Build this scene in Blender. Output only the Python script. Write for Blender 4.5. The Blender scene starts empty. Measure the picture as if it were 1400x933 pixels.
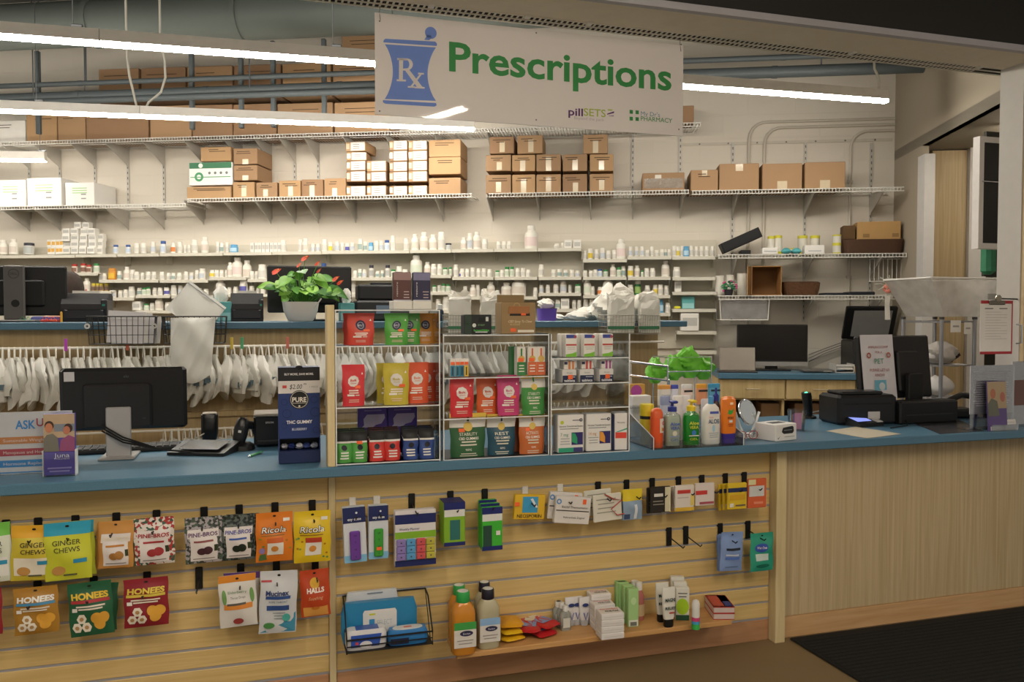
import bpy, bmesh, math, random
from mathutils import Vector, Matrix
random.seed(7)
R = math.radians
scene = bpy.context.scene
COL = scene.collection

# ------------------------------------------------------------------ camera, world, exposure
FPX, CX, CY, CAMH = 1120.0, 700.0, 466.5, 1.495
PITCH = math.atan(36.5 / FPX)
cam_data = bpy.data.cameras.new('camera')
cam_data.sensor_width = 36.0
cam_data.lens = FPX / 1400.0 * 36.0
cam_data.clip_start = 0.05
cam = bpy.data.objects.new('camera', cam_data)
COL.objects.link(cam)
cam.location = (0, 0, CAMH)
cam.rotation_euler = (math.pi / 2 - PITCH, 0, 0)
scene.camera = cam
world = bpy.data.worlds.new('world')
scene.world = world
world.use_nodes = True
world.node_tree.nodes['Background'].inputs[0].default_value = (1.0, 0.93, 0.82, 1)
world.node_tree.nodes['Background'].inputs[1].default_value = 0.17
scene.view_settings.view_transform = 'Standard'
scene.view_settings.look = 'None'
scene.view_settings.gamma = 1.0
scene.view_settings.use_curve_mapping = False
scene.view_settings.exposure = 1.3
TUBE_POWER = 33.0          # emission of the lit lenses of the line lamps
SHOP_POWER = 44.0          # line lamps over the customers' floor

# ------------------------------------------------------------------ frames of reference
class Frame:
    """A vertical plane standing in the room: s runs along it, d behind it, z up."""
    def __init__(self, o, deg):
        a = R(deg)
        self.o = Vector((o[0], o[1])); self.rz = a
        self.u = Vector((math.cos(a), math.sin(a))); self.v = Vector((-math.sin(a), math.cos(a)))
    def P(self, s, d, z):
        q = self.o + self.u * s + self.v * d
        return Vector((q.x, q.y, z))
    def sd(self, p):
        q = Vector((p[0], p[1])) - self.o
        return q.dot(self.u), q.dot(self.v)
    def at(self, px, py, d=0.0):
        r = ray(px, py); n = self.v
        t = (d + n.dot(self.o)) / (n.x * r.x + n.y * r.y)
        p = r * t
        return self.sd(p)[0], p.z + CAMH
    def on(self, px, py, z):
        r = ray(px, py); p = r * ((z - CAMH) / r.z)
        return self.sd(p)
    def col(self, px, z, d=0.0):
        lo, hi = 0.0, 933.0
        py = 430.0
        for _ in range(12):
            s, zz = self.at(px, py, d)
            s2, z2 = self.at(px, py + 1, d)
            py += (z - zz) / (z2 - zz)
        return self.at(px, py, d)[0]

def ray(px, py):
    u = (px - CX) / FPX; w = (CY - py) / FPX
    c, s = math.cos(PITCH), math.sin(PITCH)
    return Vector((u, c + w * s, -s + w * c))

C = Frame((1.18, 3.72), 17.0)      # counter front
W = Frame((3.20, 6.90), -7.0)      # back wall
K = Frame((C.P(0, 1.65, 0).x, C.P(0, 1.65, 0).y), 17.0)   # front of the bag unit behind the counter
L1 = Frame((-2.75, 4.40), 14.0)    # nearest line of lamps
TOPZ, UNDZ = 0.927, 0.889

# ------------------------------------------------------------------ materials
def lin(h):
    out = []
    for i in (0, 2, 4):
        c = int(h[i:i + 2], 16) / 255.0
        out.append(c / 12.92 if c <= 0.04045 else ((c + 0.055) / 1.055) ** 2.4)
    return (out[0], out[1], out[2], 1.0)

MATS = {}
def mt(h, rough=0.55, metal=0.0, var=0.07, scale=18.0, bump=0.0, bscale=60.0, spec=0.4, sub=0.0, coat=0.0):
    key = (h, rough, metal, var, scale, bump, bscale, spec, sub, coat)
    if key in MATS: return MATS[key]
    m = bpy.data.materials.new('finish_' + h); m.use_nodes = True
    nt = m.node_tree; b = nt.nodes['Principled BSDF']
    tc = nt.nodes.new('ShaderNodeTexCoord')
    nz = nt.nodes.new('ShaderNodeTexNoise'); nz.inputs['Scale'].default_value = scale; nz.inputs['Detail'].default_value = 3
    nt.links.new(tc.outputs['Object'], nz.inputs['Vector'])
    mr = nt.nodes.new('ShaderNodeMapRange'); mr.inputs['To Min'].default_value = 1 - var; mr.inputs['To Max'].default_value = 1 + var
    nt.links.new(nz.outputs['Fac'], mr.inputs['Value'])
    mx = nt.nodes.new('ShaderNodeVectorMath'); mx.operation = 'SCALE'
    mx.inputs[0].default_value = lin(h)[:3]
    nt.links.new(mr.outputs[0], mx.inputs['Scale'])
    nt.links.new(mx.outputs[0], b.inputs['Base Color'])
    b.inputs['Roughness'].default_value = rough; b.inputs['Metallic'].default_value = metal
    b.inputs['Specular IOR Level'].default_value = spec
    b.inputs['Coat Weight'].default_value = coat
    if bump:
        n2 = nt.nodes.new('ShaderNodeTexNoise'); n2.inputs['Scale'].default_value = bscale; n2.inputs['Detail'].default_value = 4
        nt.links.new(tc.outputs['Object'], n2.inputs['Vector'])
        bp = nt.nodes.new('ShaderNodeBump'); bp.inputs['Strength'].default_value = bump; bp.inputs['Distance'].default_value = 0.01
        nt.links.new(n2.outputs['Fac'], bp.inputs['Height']); nt.links.new(bp.outputs[0], b.inputs['Normal'])
    if sub:
        b.inputs['Transmission Weight'].default_value = 0.0
        b.inputs['Subsurface Weight'].default_value = sub
        b.inputs['Subsurface Radius'].default_value = (0.01, 0.01, 0.01)
    MATS[key] = m
    return m

def wood(name, h1, h2, stretch=(1.2, 1.2, 22.0), rough=0.45, scale=3.0, bump=0.02):
    if name in MATS: return MATS[name]
    m = bpy.data.materials.new(name); m.use_nodes = True
    nt = m.node_tree; b = nt.nodes['Principled BSDF']
    tc = nt.nodes.new('ShaderNodeTexCoord'); mp = nt.nodes.new('ShaderNodeMapping')
    mp.inputs['Scale'].default_value = stretch
    nt.links.new(tc.outputs['Object'], mp.inputs['Vector'])
    nz = nt.nodes.new('ShaderNodeTexNoise'); nz.inputs['Scale'].default_value = scale; nz.inputs['Detail'].default_value = 6; nz.inputs['Distortion'].default_value = 0.6
    nt.links.new(mp.outputs[0], nz.inputs['Vector'])
    cr = nt.nodes.new('ShaderNodeValToRGB'); cr.color_ramp.elements[0].position = 0.35; cr.color_ramp.elements[1].position = 0.68
    cr.color_ramp.elements[0].color = lin(h1); cr.color_ramp.elements[1].color = lin(h2)
    nt.links.new(nz.outputs['Fac'], cr.inputs[0]); nt.links.new(cr.outputs[0], b.inputs['Base Color'])
    b.inputs['Roughness'].default_value = rough; b.inputs['Specular IOR Level'].default_value = 0.35
    bp = nt.nodes.new('ShaderNodeBump'); bp.inputs['Strength'].default_value = bump; bp.inputs['Distance'].default_value = 0.004
    nt.links.new(nz.outputs['Fac'], bp.inputs['Height']); nt.links.new(bp.outputs[0], b.inputs['Normal'])
    MATS[name] = m
    return m

def emit(name, h, strength):
    if name in MATS: return MATS[name]
    m = bpy.data.materials.new(name); m.use_nodes = True
    b = m.node_tree.nodes['Principled BSDF']
    b.inputs['Base Color'].default_value = lin(h); b.inputs['Emission Color'].default_value = lin(h)
    b.inputs['Emission Strength'].default_value = strength
    MATS[name] = m
    return m

def clear(name, h='ffffff', op=0.06, rough=0.05, gloss=0.35, milk=0.0):
    """Thin clear plastic: mostly see-through, with a glossy coat that grows at grazing angles."""
    if name in MATS: return MATS[name]
    m = bpy.data.materials.new(name); m.use_nodes = True
    nt = m.node_tree; nt.nodes.remove(nt.nodes['Principled BSDF'])
    out = nt.nodes['Material Output']
    tr = nt.nodes.new('ShaderNodeBsdfTransparent'); tr.inputs[0].default_value = lin(h)
    gl = nt.nodes.new('ShaderNodeBsdfGlossy'); gl.inputs['Roughness'].default_value = rough
    fr = nt.nodes.new('ShaderNodeFresnel'); fr.inputs[0].default_value = 1.45
    ad = nt.nodes.new('ShaderNodeMath'); ad.operation = 'MULTIPLY_ADD'; ad.inputs[1].default_value = gloss; ad.inputs[2].default_value = op * 0.3
    ad.use_clamp = True
    nt.links.new(fr.outputs[0], ad.inputs[0])
    m1 = nt.nodes.new('ShaderNodeMixShader'); nt.links.new(ad.outputs[0], m1.inputs[0])
    nt.links.new(tr.outputs[0], m1.inputs[1]); nt.links.new(gl.outputs[0], m1.inputs[2])
    last = m1
    if milk:
        df = nt.nodes.new('ShaderNodeBsdfDiffuse'); df.inputs[0].default_value = lin(h)
        nz = nt.nodes.new('ShaderNodeTexNoise'); nz.inputs['Scale'].default_value = 14.0
        tc = nt.nodes.new('ShaderNodeTexCoord'); nt.links.new(tc.outputs['Object'], nz.inputs['Vector'])
        mr = nt.nodes.new('ShaderNodeMapRange'); mr.inputs['To Min'].default_value = max(0, milk - 0.25); mr.inputs['To Max'].default_value = min(1, milk + 0.25)
        nt.links.new(nz.outputs['Fac'], mr.inputs['Value'])
        m2 = nt.nodes.new('ShaderNodeMixShader'); nt.links.new(mr.outputs[0], m2.inputs[0])
        nt.links.new(m1.outputs[0], m2.inputs[1]); nt.links.new(df.outputs[0], m2.inputs[2]); last = m2
    nt.links.new(last.outputs[0], out.inputs[0])
    MATS[name] = m
    return m

SLAT = wood('maple_slat', 'c9ac70', 'd7bc82', (1.0, 1.0, 26.0), 0.38, 2.2)
PANEL = wood('pale_oak_laminate', 'b9a37c', 'cdb994', (30.0, 30.0, 0.7), 0.5, 2.2)
MAPLE = wood('maple_edge', 'c49a6c', 'd2ac80', (1.0, 1.0, 14.0), 0.45, 3.0)
POSTW = wood('cream_post', 'cbb88c', 'd6c59b', (20.0, 20.0, 1.0), 0.45, 3.0)
REDWOOD = wood('reddish_base', 'a77b58', 'b98d68', (1.0, 1.0, 9.0), 0.5, 3.0)
LEDGEW = wood('ledge_wood', 'bd8f58', 'c99c66', (1.0, 12.0, 12.0), 0.4, 3.0)
BLUE = mt('4d748c', 0.32, var=0.16, scale=240.0, spec=0.5)
CARTON = mt('a9845a', 0.8, var=0.10, scale=6.0, bump=0.05, bscale=120)
ACR = clear('clear_acrylic', 'fbfdff', 0.05, 0.03, 0.8)
ACRE = clear('acrylic_edge', 'f8fafa', 0.4, 0.15, 0.8, milk=0.7)  # milky white puts the bright edge highlights of acrylic into the colour
FILM = clear('clear_film', 'f4f4f0', 0.2, 0.2, 0.9)
BLACK = mt('131314', 0.42, var=0.1)
BLACKM = mt('0d0d0e', 0.6, var=0.1)
CHROME = mt('c9ccd0', 0.2, metal=1.0)
STEEL = mt('9b9ca0', 0.38, metal=0.7)
WHITE = mt('e6e3dc', 0.5, var=0.03)
WIREW = mt('d9d7d0', 0.45, var=0.03)

# ------------------------------------------------------------------ mesh building
class B:
    def __init__(self): self.v = []; self.f = []
    def add(self, vs, fs, mtx=None):
        n = len(self.v)
        self.v += [tuple(mtx @ Vector(p)) if mtx is not None else tuple(p) for p in vs]
        self.f += [tuple(i + n for i in f) for f in fs]
        return self
    def box(self, x0, x1, y0, y1, z0, z1, mtx=None):
        vs = [(x0, y0, z0), (x1, y0, z0), (x1, y1, z0), (x0, y1, z0), (x0, y0, z1), (x1, y0, z1), (x1, y1, z1), (x0, y1, z1)]
        return self.add(vs, [(0, 3, 2, 1), (4, 5, 6, 7), (0, 1, 5, 4), (1, 2, 6, 5), (2, 3, 7, 6), (3, 0, 4, 7)], mtx)
    def rbox(self, x0, x1, y0, y1, z0, z1, r=0.004, mtx=None):
        """box with rounded vertical and horizontal edges (chamfered)."""
        r = min(r, (x1 - x0) * .45, (y1 - y0) * .45, (z1 - z0) * .45)
        rings = []
        for z, k in ((z0, r), (z0 + r, 0), (z1 - r, 0), (z1, r)):
            a, b, c, e = x0 + k, x1 - k, y0 + k, y1 - k
            q = r if k == 0 else r * .6
            rings.append([(a + q, c, z), (b - q, c, z), (b, c + q, z), (b, e - q, z), (b - q, e, z), (a + q, e, z), (a, e - q, z), (a, c + q, z)])
        return self.loft(rings, mtx)
    def loft(self, rings, mtx=None, caps=True):
        n = len(rings[0]); vs = [p for r in rings for p in r]; fs = []
        for i in range(len(rings) - 1):
            for j in range(n):
                k = (j + 1) % n
                fs.append((i * n + j, i * n + k, (i + 1) * n + k, (i + 1) * n + j))
        if caps:
            fs.append(tuple(range(n - 1, -1, -1))); fs.append(tuple((len(rings) - 1) * n + j for j in range(n)))
        return self.add(vs, fs, mtx)
    def lathe(self, prof, n=16, c=(0, 0), sx=1.0, sy=1.0, mtx=None, caps=True):
        rings = [[(c[0] + r * sx * math.cos(2 * math.pi * j / n), c[1] + r * sy * math.sin(2 * math.pi * j / n), z) for j in range(n)] for r, z in prof]
        return self.loft(rings, mtx, caps)
    def srect(self, prof, n=20, p=4.0, mtx=None):
        """loft of super-ellipse sections: prof = (half width, half depth, z)"""
        rings = []
        for a, b, z in prof:
            ring = []
            for j in range(n):
                t = 2 * math.pi * j / n; ct, st = math.cos(t), math.sin(t)
                ring.append((a * math.copysign(abs(ct) ** (2 / p), ct), b * math.copysign(abs(st) ** (2 / p), st), z))
            rings.append(ring)
        return self.loft(rings, mtx)
    def tube(self, pts, r=0.002, n=6, closed=False, mtx=None):
        pts = [Vector(p) for p in pts]; m = len(pts); rings = []
        prev = None
        for i in range(m):
            if closed: t = pts[(i + 1) % m] - pts[i - 1]
            else: t = pts[min(i + 1, m - 1)] - pts[max(i - 1, 0)]
            t.normalize()
            ref = Vector((0, 0, 1)) if abs(t.z) < 0.9 else Vector((1, 0, 0))
            if prev is not None: ref = prev
            a = ref - t * ref.dot(t)
            if a.length < 1e-6: a = t.orthogonal()
            a.normalize(); b = t.cross(a); prev = a
            rr = r[i] if isinstance(r, (list, tuple)) else r
            rings.append([tuple(pts[i] + a * rr * math.cos(2 * math.pi * j / n) + b * rr * math.sin(2 * math.pi * j / n)) for j in range(n)])
        if closed:
            rings.append(rings[0]); return self.loft(rings, mtx, caps=False)
        return self.loft(rings, mtx)
    def prism(self, poly, y0, y1, mtx=None):
        """poly in (x, z), extruded along y"""
        n = len(poly)
        vs = [(p[0], y0, p[1]) for p in poly] + [(p[0], y1, p[1]) for p in poly]
        fs = [tuple(range(n)), tuple(range(2 * n - 1, n - 1, -1))]
        fs += [(j, j + n, (j + 1) % n + n, (j + 1) % n) for j in range(n)]
        return self.add(vs, fs, mtx)
    def grid(self, fn, nu, nv, mtx=None, flip=False):
        vs = [fn(i / nu, j / nv) for j in range(nv + 1) for i in range(nu + 1)]; fs = []
        for j in range(nv):
            for i in range(nu):
                a = j * (nu + 1) + i
                q = (a, a + 1, a + nu + 2, a + nu + 1)
                fs.append(q[::-1] if flip else q)
        return self.add(vs, fs, mtx)
    def sphere(self, c, r, n=10, m=6, s=(1, 1, 1)):
        rings = []
        for i in range(1, m):
            a = math.pi * i / m
            rings.append([(c[0] + r * s[0] * math.sin(a) * math.cos(2 * math.pi * j / n), c[1] + r * s[1] * math.sin(a) * math.sin(2 * math.pi * j / n), c[2] - r * s[2] * math.cos(a)) for j in range(n)])
        return self.loft(rings)
    def mesh(self, name, smooth=False, weld=False):
        me = bpy.data.meshes.new(name); me.from_pydata(self.v, [], self.f)
        bm = bmesh.new(); bm.from_mesh(me)
        if weld: bmesh.ops.remove_doubles(bm, verts=bm.verts, dist=1e-5)
        bmesh.ops.recalc_face_normals(bm, faces=bm.faces)
        bm.to_mesh(me); bm.free()
        if smooth:
            me.polygons.foreach_set('use_smooth', [True] * len(me.polygons))
            me.set_sharp_from_angle(angle=R(38))
        me.update()
        return me
    def build(self, name, mat, parent=None, smooth=False, weld=False):
        me = self.mesh(name, smooth, weld); me.materials.append(mat)
        o = bpy.data.objects.new(name, me); COL.objects.link(o)
        if parent is not None: o.parent = parent
        return o

def tag(o, label=None, cat=None, group=None, kind=None):
    if label: o['label'] = label
    if cat: o['category'] = cat
    if group: o['group'] = group
    if kind: o['kind'] = kind
    return o
def thing(name, label, cat, loc=(0, 0, 0), rz=0.0, group=None, rx=0.0, ry=0.0):
    o = bpy.data.objects.new(name, None); COL.objects.link(o)
    o.empty_display_size = 0.05
    o.location = loc; o.rotation_euler = (rx, ry, rz)
    return tag(o, label, cat, group)
def cthing(fr, name, label, cat, s, d, z, group=None, turn=0.0, rx=0.0, ry=0.0):
    return thing(name, label, cat, fr.P(s, d, z), fr.rz + R(turn), group, rx, ry)
def place(o, fr, s, d, z, turn=0.0):
    o.location = fr.P(s, d, z); o.rotation_euler = (0, 0, fr.rz + R(turn)); return o
def copy_tree(o, parent=None, label=None, group=None):
    c = o.copy(); COL.objects.link(c); c.parent = parent
    for ch in list(o.children): copy_tree(ch, c)
    if label: c['label'] = label
    if group: c['group'] = group
    return c
def struct(fr, name, mat, s0, s1, d0, d1, z0, z1, parent=None, kind='structure'):
    """a box in a frame, its origin at the frame's own origin"""
    o = B().box(s0, s1, d0, d1, z0, z1).build(name, mat, parent)
    if parent is None:
        o.location = fr.P(0, 0, 0); o.rotation_euler = (0, 0, fr.rz)
        if kind: o['kind'] = kind
    return o

# ------------------------------------------------------------------ printed surfaces: S(x, z, off) -> local point
def flat(y=0.0, tilt=0.0):
    return lambda x, z, off=0.0: (x, y - off, z)
def cyl(r, sy=1.0):
    return lambda x, z, off=0.0: ((r + off) * math.sin(x / r), -(r + off) * sy * math.cos(x / r), z)
def patch(parent, S, h, x0, z0, x1, z1, k=1, name='label_panel', nx=6, nz=6, **kw):
    mat = h if not isinstance(h, str) else mt(h, **({'rough': .5} | kw))
    b = B().grid(lambda u, v: S(x0 + (x1 - x0) * u, z0 + (z1 - z0) * v, 0.0009 * k), nx, nz)
    return b.build(name, mat, parent, smooth=nx > 1)
def disc(parent, S, h, cx, cz, rx, rz=None, k=1, name='round_emblem', n=20, inner=0.0, **kw):
    rz = rx if rz is None else rz
    mat = h if not isinstance(h, str) else mt(h, **kw)
    vs = []; fs = []
    rr = [inner, .5 + inner / 2, 1.0]
    for q in rr:
        vs += [S(cx + rx * q * math.cos(2 * math.pi * j / n), cz + rz * q * math.sin(2 * math.pi * j / n), 0.0009 * k) for j in range(n)]
    for i in range(2):
        fs += [(i * n + j, i * n + (j + 1) % n, (i + 1) * n + (j + 1) % n, (i + 1) * n + j) for j in range(n)]
    if inner == 0: fs = [f for f in fs if f[0] >= n] + [tuple(range(n, 2 * n))]
    return B().add(vs, fs).build(name, mat, parent)
def poly(parent, S, h, pts, k=1, name='printed_shape', **kw):
    mat = h if not isinstance(h, str) else mt(h, **kw)
    return B().add([S(p[0], p[1], 0.0009 * k) for p in pts], [tuple(range(len(pts)))]).build(name, mat, parent)

TXT = {}
def text_geo(s, bold, shear=0.0):
    key = (s, bold, shear)
    if key not in TXT:
        cu = bpy.data.curves.new('lettering', 'FONT'); cu.body = s; cu.size = 1.0
        cu.resolution_u = 3; cu.offset = bold; cu.shear = shear; cu.fill_mode = 'FRONT'
        ob = bpy.data.objects.new('lettering', cu)
        me = bpy.data.meshes.new_from_object(ob)
        vs = [tuple(v.co) for v in me.vertices]; fs = [tuple(p.vertices) for p in me.polygons]
        bpy.data.objects.remove(ob); bpy.data.curves.remove(cu); bpy.data.meshes.remove(me)
        TXT[key] = (vs, fs)
    return TXT[key]
def text(parent, S, s, h, cx, cz, size, w=None, k=2, bold=0.0, shear=0.0, slope=0.0, align='c', name='lettering', **kw):
    """lettering laid on a printed surface; (cx, cz) is the middle (or left end) of its x-height box"""
    vs, fs = text_geo(s, bold, shear)
    if not vs: return None
    x0 = min(v[0] for v in vs); x1 = max(v[0] for v in vs)
    sc = size / 0.73; sx = sc if w is None else w / (x1 - x0)
    mid = (x0 + x1) / 2 if align == 'c' else x0
    mat = h if not isinstance(h, str) else mt(h, **kw)
    b = B().add([S(cx + (v[0] - mid) * sx, cz + (v[1] - 0.36) * sc + slope * (v[0] - mid) * sx, 0.0009 * k) for v in vs], fs)
    return b.build(name, mat, parent)
# ================================================================== the room
LAMPW = emit('lit_lamp_lens', 'fff7ea', TUBE_POWER)
LAMPS = emit('lit_shop_lamp_lens', 'fff1dc', SHOP_POWER)
FLOORM = mt('7d6a4c', 0.5, var=0.12, scale=3.0, bump=0.03, bscale=30)
WALLM = mt('d2cabc', 0.75, var=0.03, scale=3.0)
nt = WALLM.node_tree; bk = nt.nodes.new('ShaderNodeTexBrick'); tcn = nt.nodes.new('ShaderNodeTexCoord'); mpn = nt.nodes.new('ShaderNodeMapping')
mpn.inputs['Rotation'].default_value = (R(90), 0, 0); bk.inputs['Scale'].default_value = 1.0; bk.inputs['Mortar Size'].default_value = 0.006
bk.inputs['Brick Width'].default_value = 0.4; bk.inputs['Row Height'].default_value = 0.2
bpn = nt.nodes.new('ShaderNodeBump'); bpn.inputs['Strength'].default_value = 0.5; bpn.inputs['Distance'].default_value = 0.004; bpn.invert = True
nt.links.new(tcn.outputs['Object'], mpn.inputs[0]); nt.links.new(mpn.outputs[0], bk.inputs['Vector']); nt.links.new(bk.outputs['Fac'], bpn.inputs['Height']); nt.links.new(bpn.outputs[0], nt.nodes['Principled BSDF'].inputs['Normal'])
B().box(-7, 7.5, -3.5, 9.5, -0.08, 0.0).build('floor', FLOORM)['kind'] = 'structure'
struct(W, 'wall_back', WALLM, -9.0, 0.0, 0.0, 0.15, 0.0, 4.45)
struct(W, 'ceiling', mt('4b4c49', 0.9, var=0.2, scale=2.0), -9.5, 3.0, -4.2, 0.3, 4.45, 4.55)
CEILF = mt('8f8a80', 0.9)
_cf = struct(C, 'ceiling_shop', CEILF, -6.5, 3.5, -7.2, -0.02, 3.35, 3.45)
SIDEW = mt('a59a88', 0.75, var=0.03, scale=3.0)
# right-hand side wall: runs from the back corner towards the viewer (local -d of frame W)
wr = B()
wr.box(0.0, 0.05, -0.62, 0.15, 0, 4.45)
wr.box(0.0, 0.05, -2.6, -0.62, 2.78, 4.45)
o = wr.build('wall_right', SIDEW); o['kind'] = 'structure'; o.location = W.P(0, 0, 0); o.rotation_euler = (0, 0, W.rz)
struct(W, 'trim_1', mt('c9c6c2', 0.5), -0.015, 0.06, -0.72, -0.58, 0, 2.70)     # white jamb
struct(W, 'wall_passage', mt('b0a694', 0.8), 0.9, 1.0, -1.6, 0.2, 0, 2.78)
struct(W, 'ceiling_passage', mt('8d8577', 0.8), 0.0, 1.1, -2.9, 0.2, 2.78, 2.86)
sD0 = W.col(1272, 1.6, -0.45); sD1 = W.col(1319, 1.6, -0.45); sD2 = W.col(1343, 1.6, -0.45)
struct(W, 'door_1', PANEL, sD0, sD1, -0.45, -0.40, 0, W.at(1290, 206, -0.45)[1])
struct(W, 'trim_2', mt('c9c6c2', 0.5), sD1 + 0.002, sD2, -0.50, -0.38, 0, W.at(1290, 198, -0.45)[1])
struct(W, 'wall_passage_end', mt('4c4a45', 0.8), 0.0, 1.0, 0.16, 0.2, 0, 2.78)
# ---- header over the counter
hdr = thing('header_beam', None, None, C.P(0, 0, 0), C.rz); hdr['kind'] = 'structure'
B().box(-5.0, 3.2, -0.02, 0.0, 2.83, 3.36).build('dark_fascia', mt('2a2927', 0.7), hdr)
B().box(-5.0, 3.2, -0.028, 0.004, 2.80, 2.83).build('metal_edge', mt('b4b2b8', 0.5), hdr)
B().box(-5.0, 3.2, 0.004, 0.24, 2.803, 2.86).build('soffit_board', mt('ddd3bf', 0.7), hdr)
B().box(-5.0, 3.2, 0.24, 0.34, 2.8045, 2.86).build('slot_shade_strip', mt('1c1b18', 0.9), hdr)  # near-black strip close behind the bars paints shade into the slots
gb = B()
for d in (0.24, 0.286, 0.332): gb.box(-5.0, 3.2, d, d + 0.008, 2.8, 2.8046)
i = -3.6
while i < 1.45:
    gb.box(i, i + 0.009, 0.24, 0.34, 2.8025, 2.8046); i += 0.026
gb.build('grille_bars', mt('dcd6c8', 0.5), hdr)
B().box(-5.0, 3.2, 0.34, 0.40, 2.86, 3.36).build('rear_board', mt('8d8577', 0.8), hdr)
B().box(-5.0, 3.2, 0.0, 0.34, 3.30, 3.36).build('top_board', mt('8d8577', 0.8), hdr)
for px in (352, 590, 722, 806, 1166, 1340):
    s_ = C.col(px, 2.80, 0.24)
    B().box(s_ - 0.012, s_ + 0.012, 0.225, 0.26, 2.794, 2.803).build('bracket_tab', mt('dcd8cf', 0.4), hdr)
# ---- pillar wall at the right of the opening
sP = C.col(1394, 1.6, 0.12)
struct(C, 'wall_pillar', mt('bdb9b2', 0.6), sP, 3.2, 0.12, 0.262, 0.0, 2.803)
struct(C, 'trim_3', PANEL, sP + 0.006, 3.2, 0.10, 0.12, 0.0, 2.80)

# ================================================================== counter
sDIV = C.col(454, 0.6, 0.0)       # divider between the two slatwall bays
top = thing('countertop', 'long blue laminate countertop running the whole width of the counter', 'countertop', C.P(0, 0, 0), C.rz)
B().rbox(-4.2, sP - 0.003, -0.13, 0.72, UNDZ, TOPZ, 0.004).build('top_board', BLUE, top)
B().rbox(sP - 0.003, 2.3, -0.13, 0.098, UNDZ, TOPZ, 0.004).build('top_extension', BLUE, top)
GZ = [0.101 + 0.0745 * k for k in range(10)]
def slat_bay(s0, s1, label):
    t = thing('slatwall', label, 'slatwall', C.P(0, 0, 0), C.rz)
    lo = GZ[0]
    edges = GZ + [UNDZ - 0.004]
    B().box(s0, s1, 0.016, 0.03, 0.09, UNDZ - 0.001).build('backing_board', mt('8a6f45', 0.7), t)
    for i in range(10):
        B().rbox(s0, s1, 0.0, 0.016, edges[i] + 0.0045, edges[i + 1] - 0.0045, 0.002).build('slat', SLAT, t)
    for z in edges:
        B().box(s0, s1, 0.003, 0.017, z - 0.0046, z + 0.0046).build('groove_insert', mt('a3a3a8', 0.4, metal=0.2), t)
    return t
slat_bay(-4.2, sDIV - 0.013, 'maple slatwall bay on the left, hung with cough drop bags')
slat_bay(sDIV + 0.013, -0.002, 'maple slatwall bay between the cream divider and end post')
def solid(fr, name, label, cat, mat, s0, s1, d0, d1, z0, z1, r=0.002):
    o = B().rbox(s0, s1, d0, d1, z0, z1, r).build(name, mat)
    o.location = fr.P(0, 0, 0); o.rotation_euler = (0, 0, fr.rz)
    return tag(o, label, cat)
solid(C, 'divider_post', 'narrow cream wooden strip dividing the two slatwall bays', 'post', POSTW, sDIV - 0.013, sDIV + 0.013, -0.012, 0.03, 0.0, UNDZ - 0.001)
solid(C, 'end_post', 'cream wooden end post beside the plain counter front', 'post', POSTW, 0.0, 0.052, -0.05, 0.03, 0.0, UNDZ - 0.001)
solid(C, 'counter_front', 'plain pale oak counter front right of the slatwall', 'panel', PANEL, 0.053, 2.3, 0.0, 0.03, 0.098, UNDZ - 0.001)
solid(C, 'base_board', 'maple skirting along the foot of the plain counter front', 'skirting', MAPLE, 0.053, 2.3, -0.008, 0.03, 0.0, 0.097)
solid(C, 'base_board', 'reddish skirting under the slatwall beneath the wooden ledge', 'skirting', REDWOOD, sDIV + 0.014, -0.001, 0.0, 0.03, 0.0, 0.0955)
solid(C, 'base_board', 'reddish skirting under the slatwall with cough drop bags', 'skirting', REDWOOD, -4.2, sDIV - 0.014, 0.0, 0.03, 0.0, 0.0955)
struct(C, 'counter_carcass', mt('8d7a55', 0.8), -4.2, sP - 0.01, 0.031, 0.70, 0.0, UNDZ - 0.002)['kind'] = 'structure'
# partition strip on the counter
sPT = C.col(452, 1.2, -0.1)
zPT = C.at(448, 417, -0.1)[1]
solid(C, 'partition_post', 'cream upright partition strip standing on the counter beside the acrylic rack', 'post', POSTW, sPT - 0.014, sPT + 0.014, -0.12, -0.04, TOPZ, zPT)
# floor mat
mat_ = thing('floor_mat', 'black ribbed floor mat before the plain counter front', 'mat', C.P(0, 0, 0), C.rz)
B().rbox(0.09, 3.0, -1.9, -0.03, 0.0005, 0.009, 0.004).build('mat_base', mt('161615', 0.95, var=0.3, scale=120, bump=0.5, bscale=160), mat_)
rb = B()
for i in range(60):
    d = -1.86 + i * 0.03
    rb.box(0.11, 2.98, d, d + 0.014, 0.008, 0.0115)
rb.build('rib_pattern', mt('1c1c1b', 0.95, var=0.3, scale=150), mat_)['kind'] = 'stuff'

# ================================================================== lamps
def line_lamp(label, fr, s0, s1, d, z, wires=(), lens=None, group='suspended line lamps', cords=()):
    t = cthing(fr, 'line_lamp', label, 'lamp', s0, d, z, group)
    n = s1 - s0
    B().box(0, n, -0.022, 0.022, -0.006, 0.058).build('housing', mt('ece6dc', 0.45), t)
    B().box(0.0, n, -0.022, 0.022, -0.028, -0.006).build('lens', lens or LAMPW, t)
    for x in (-0.003, n): B().box(x, x + 0.003, -0.022, 0.022, -0.02, 0.06).build('end_cap', mt('d6d0c4', 0.4), t)
    for s in wires:
        sw = B().tube([(s - s0, 0, 0.058), (s - s0, 0, 3.349 - z if lens == LAMPS else 4.449 - z)], 0.0022, 5).build('suspension_wire', CHROME, t)
        B().rbox(s - s0 - 0.008, s - s0 + 0.05, -0.012, 0.012, 0.058, 0.078, 0.004).build('wire_clip', CHROME, sw)
    for pts in cords:
        B().tube([(a - s0, 0, b - z) for a, b in pts], 0.0085, 6).build('power_cord', mt('d8d3c6', 0.5), t, smooth=True)
    return t
Z1 = 2.99
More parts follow.
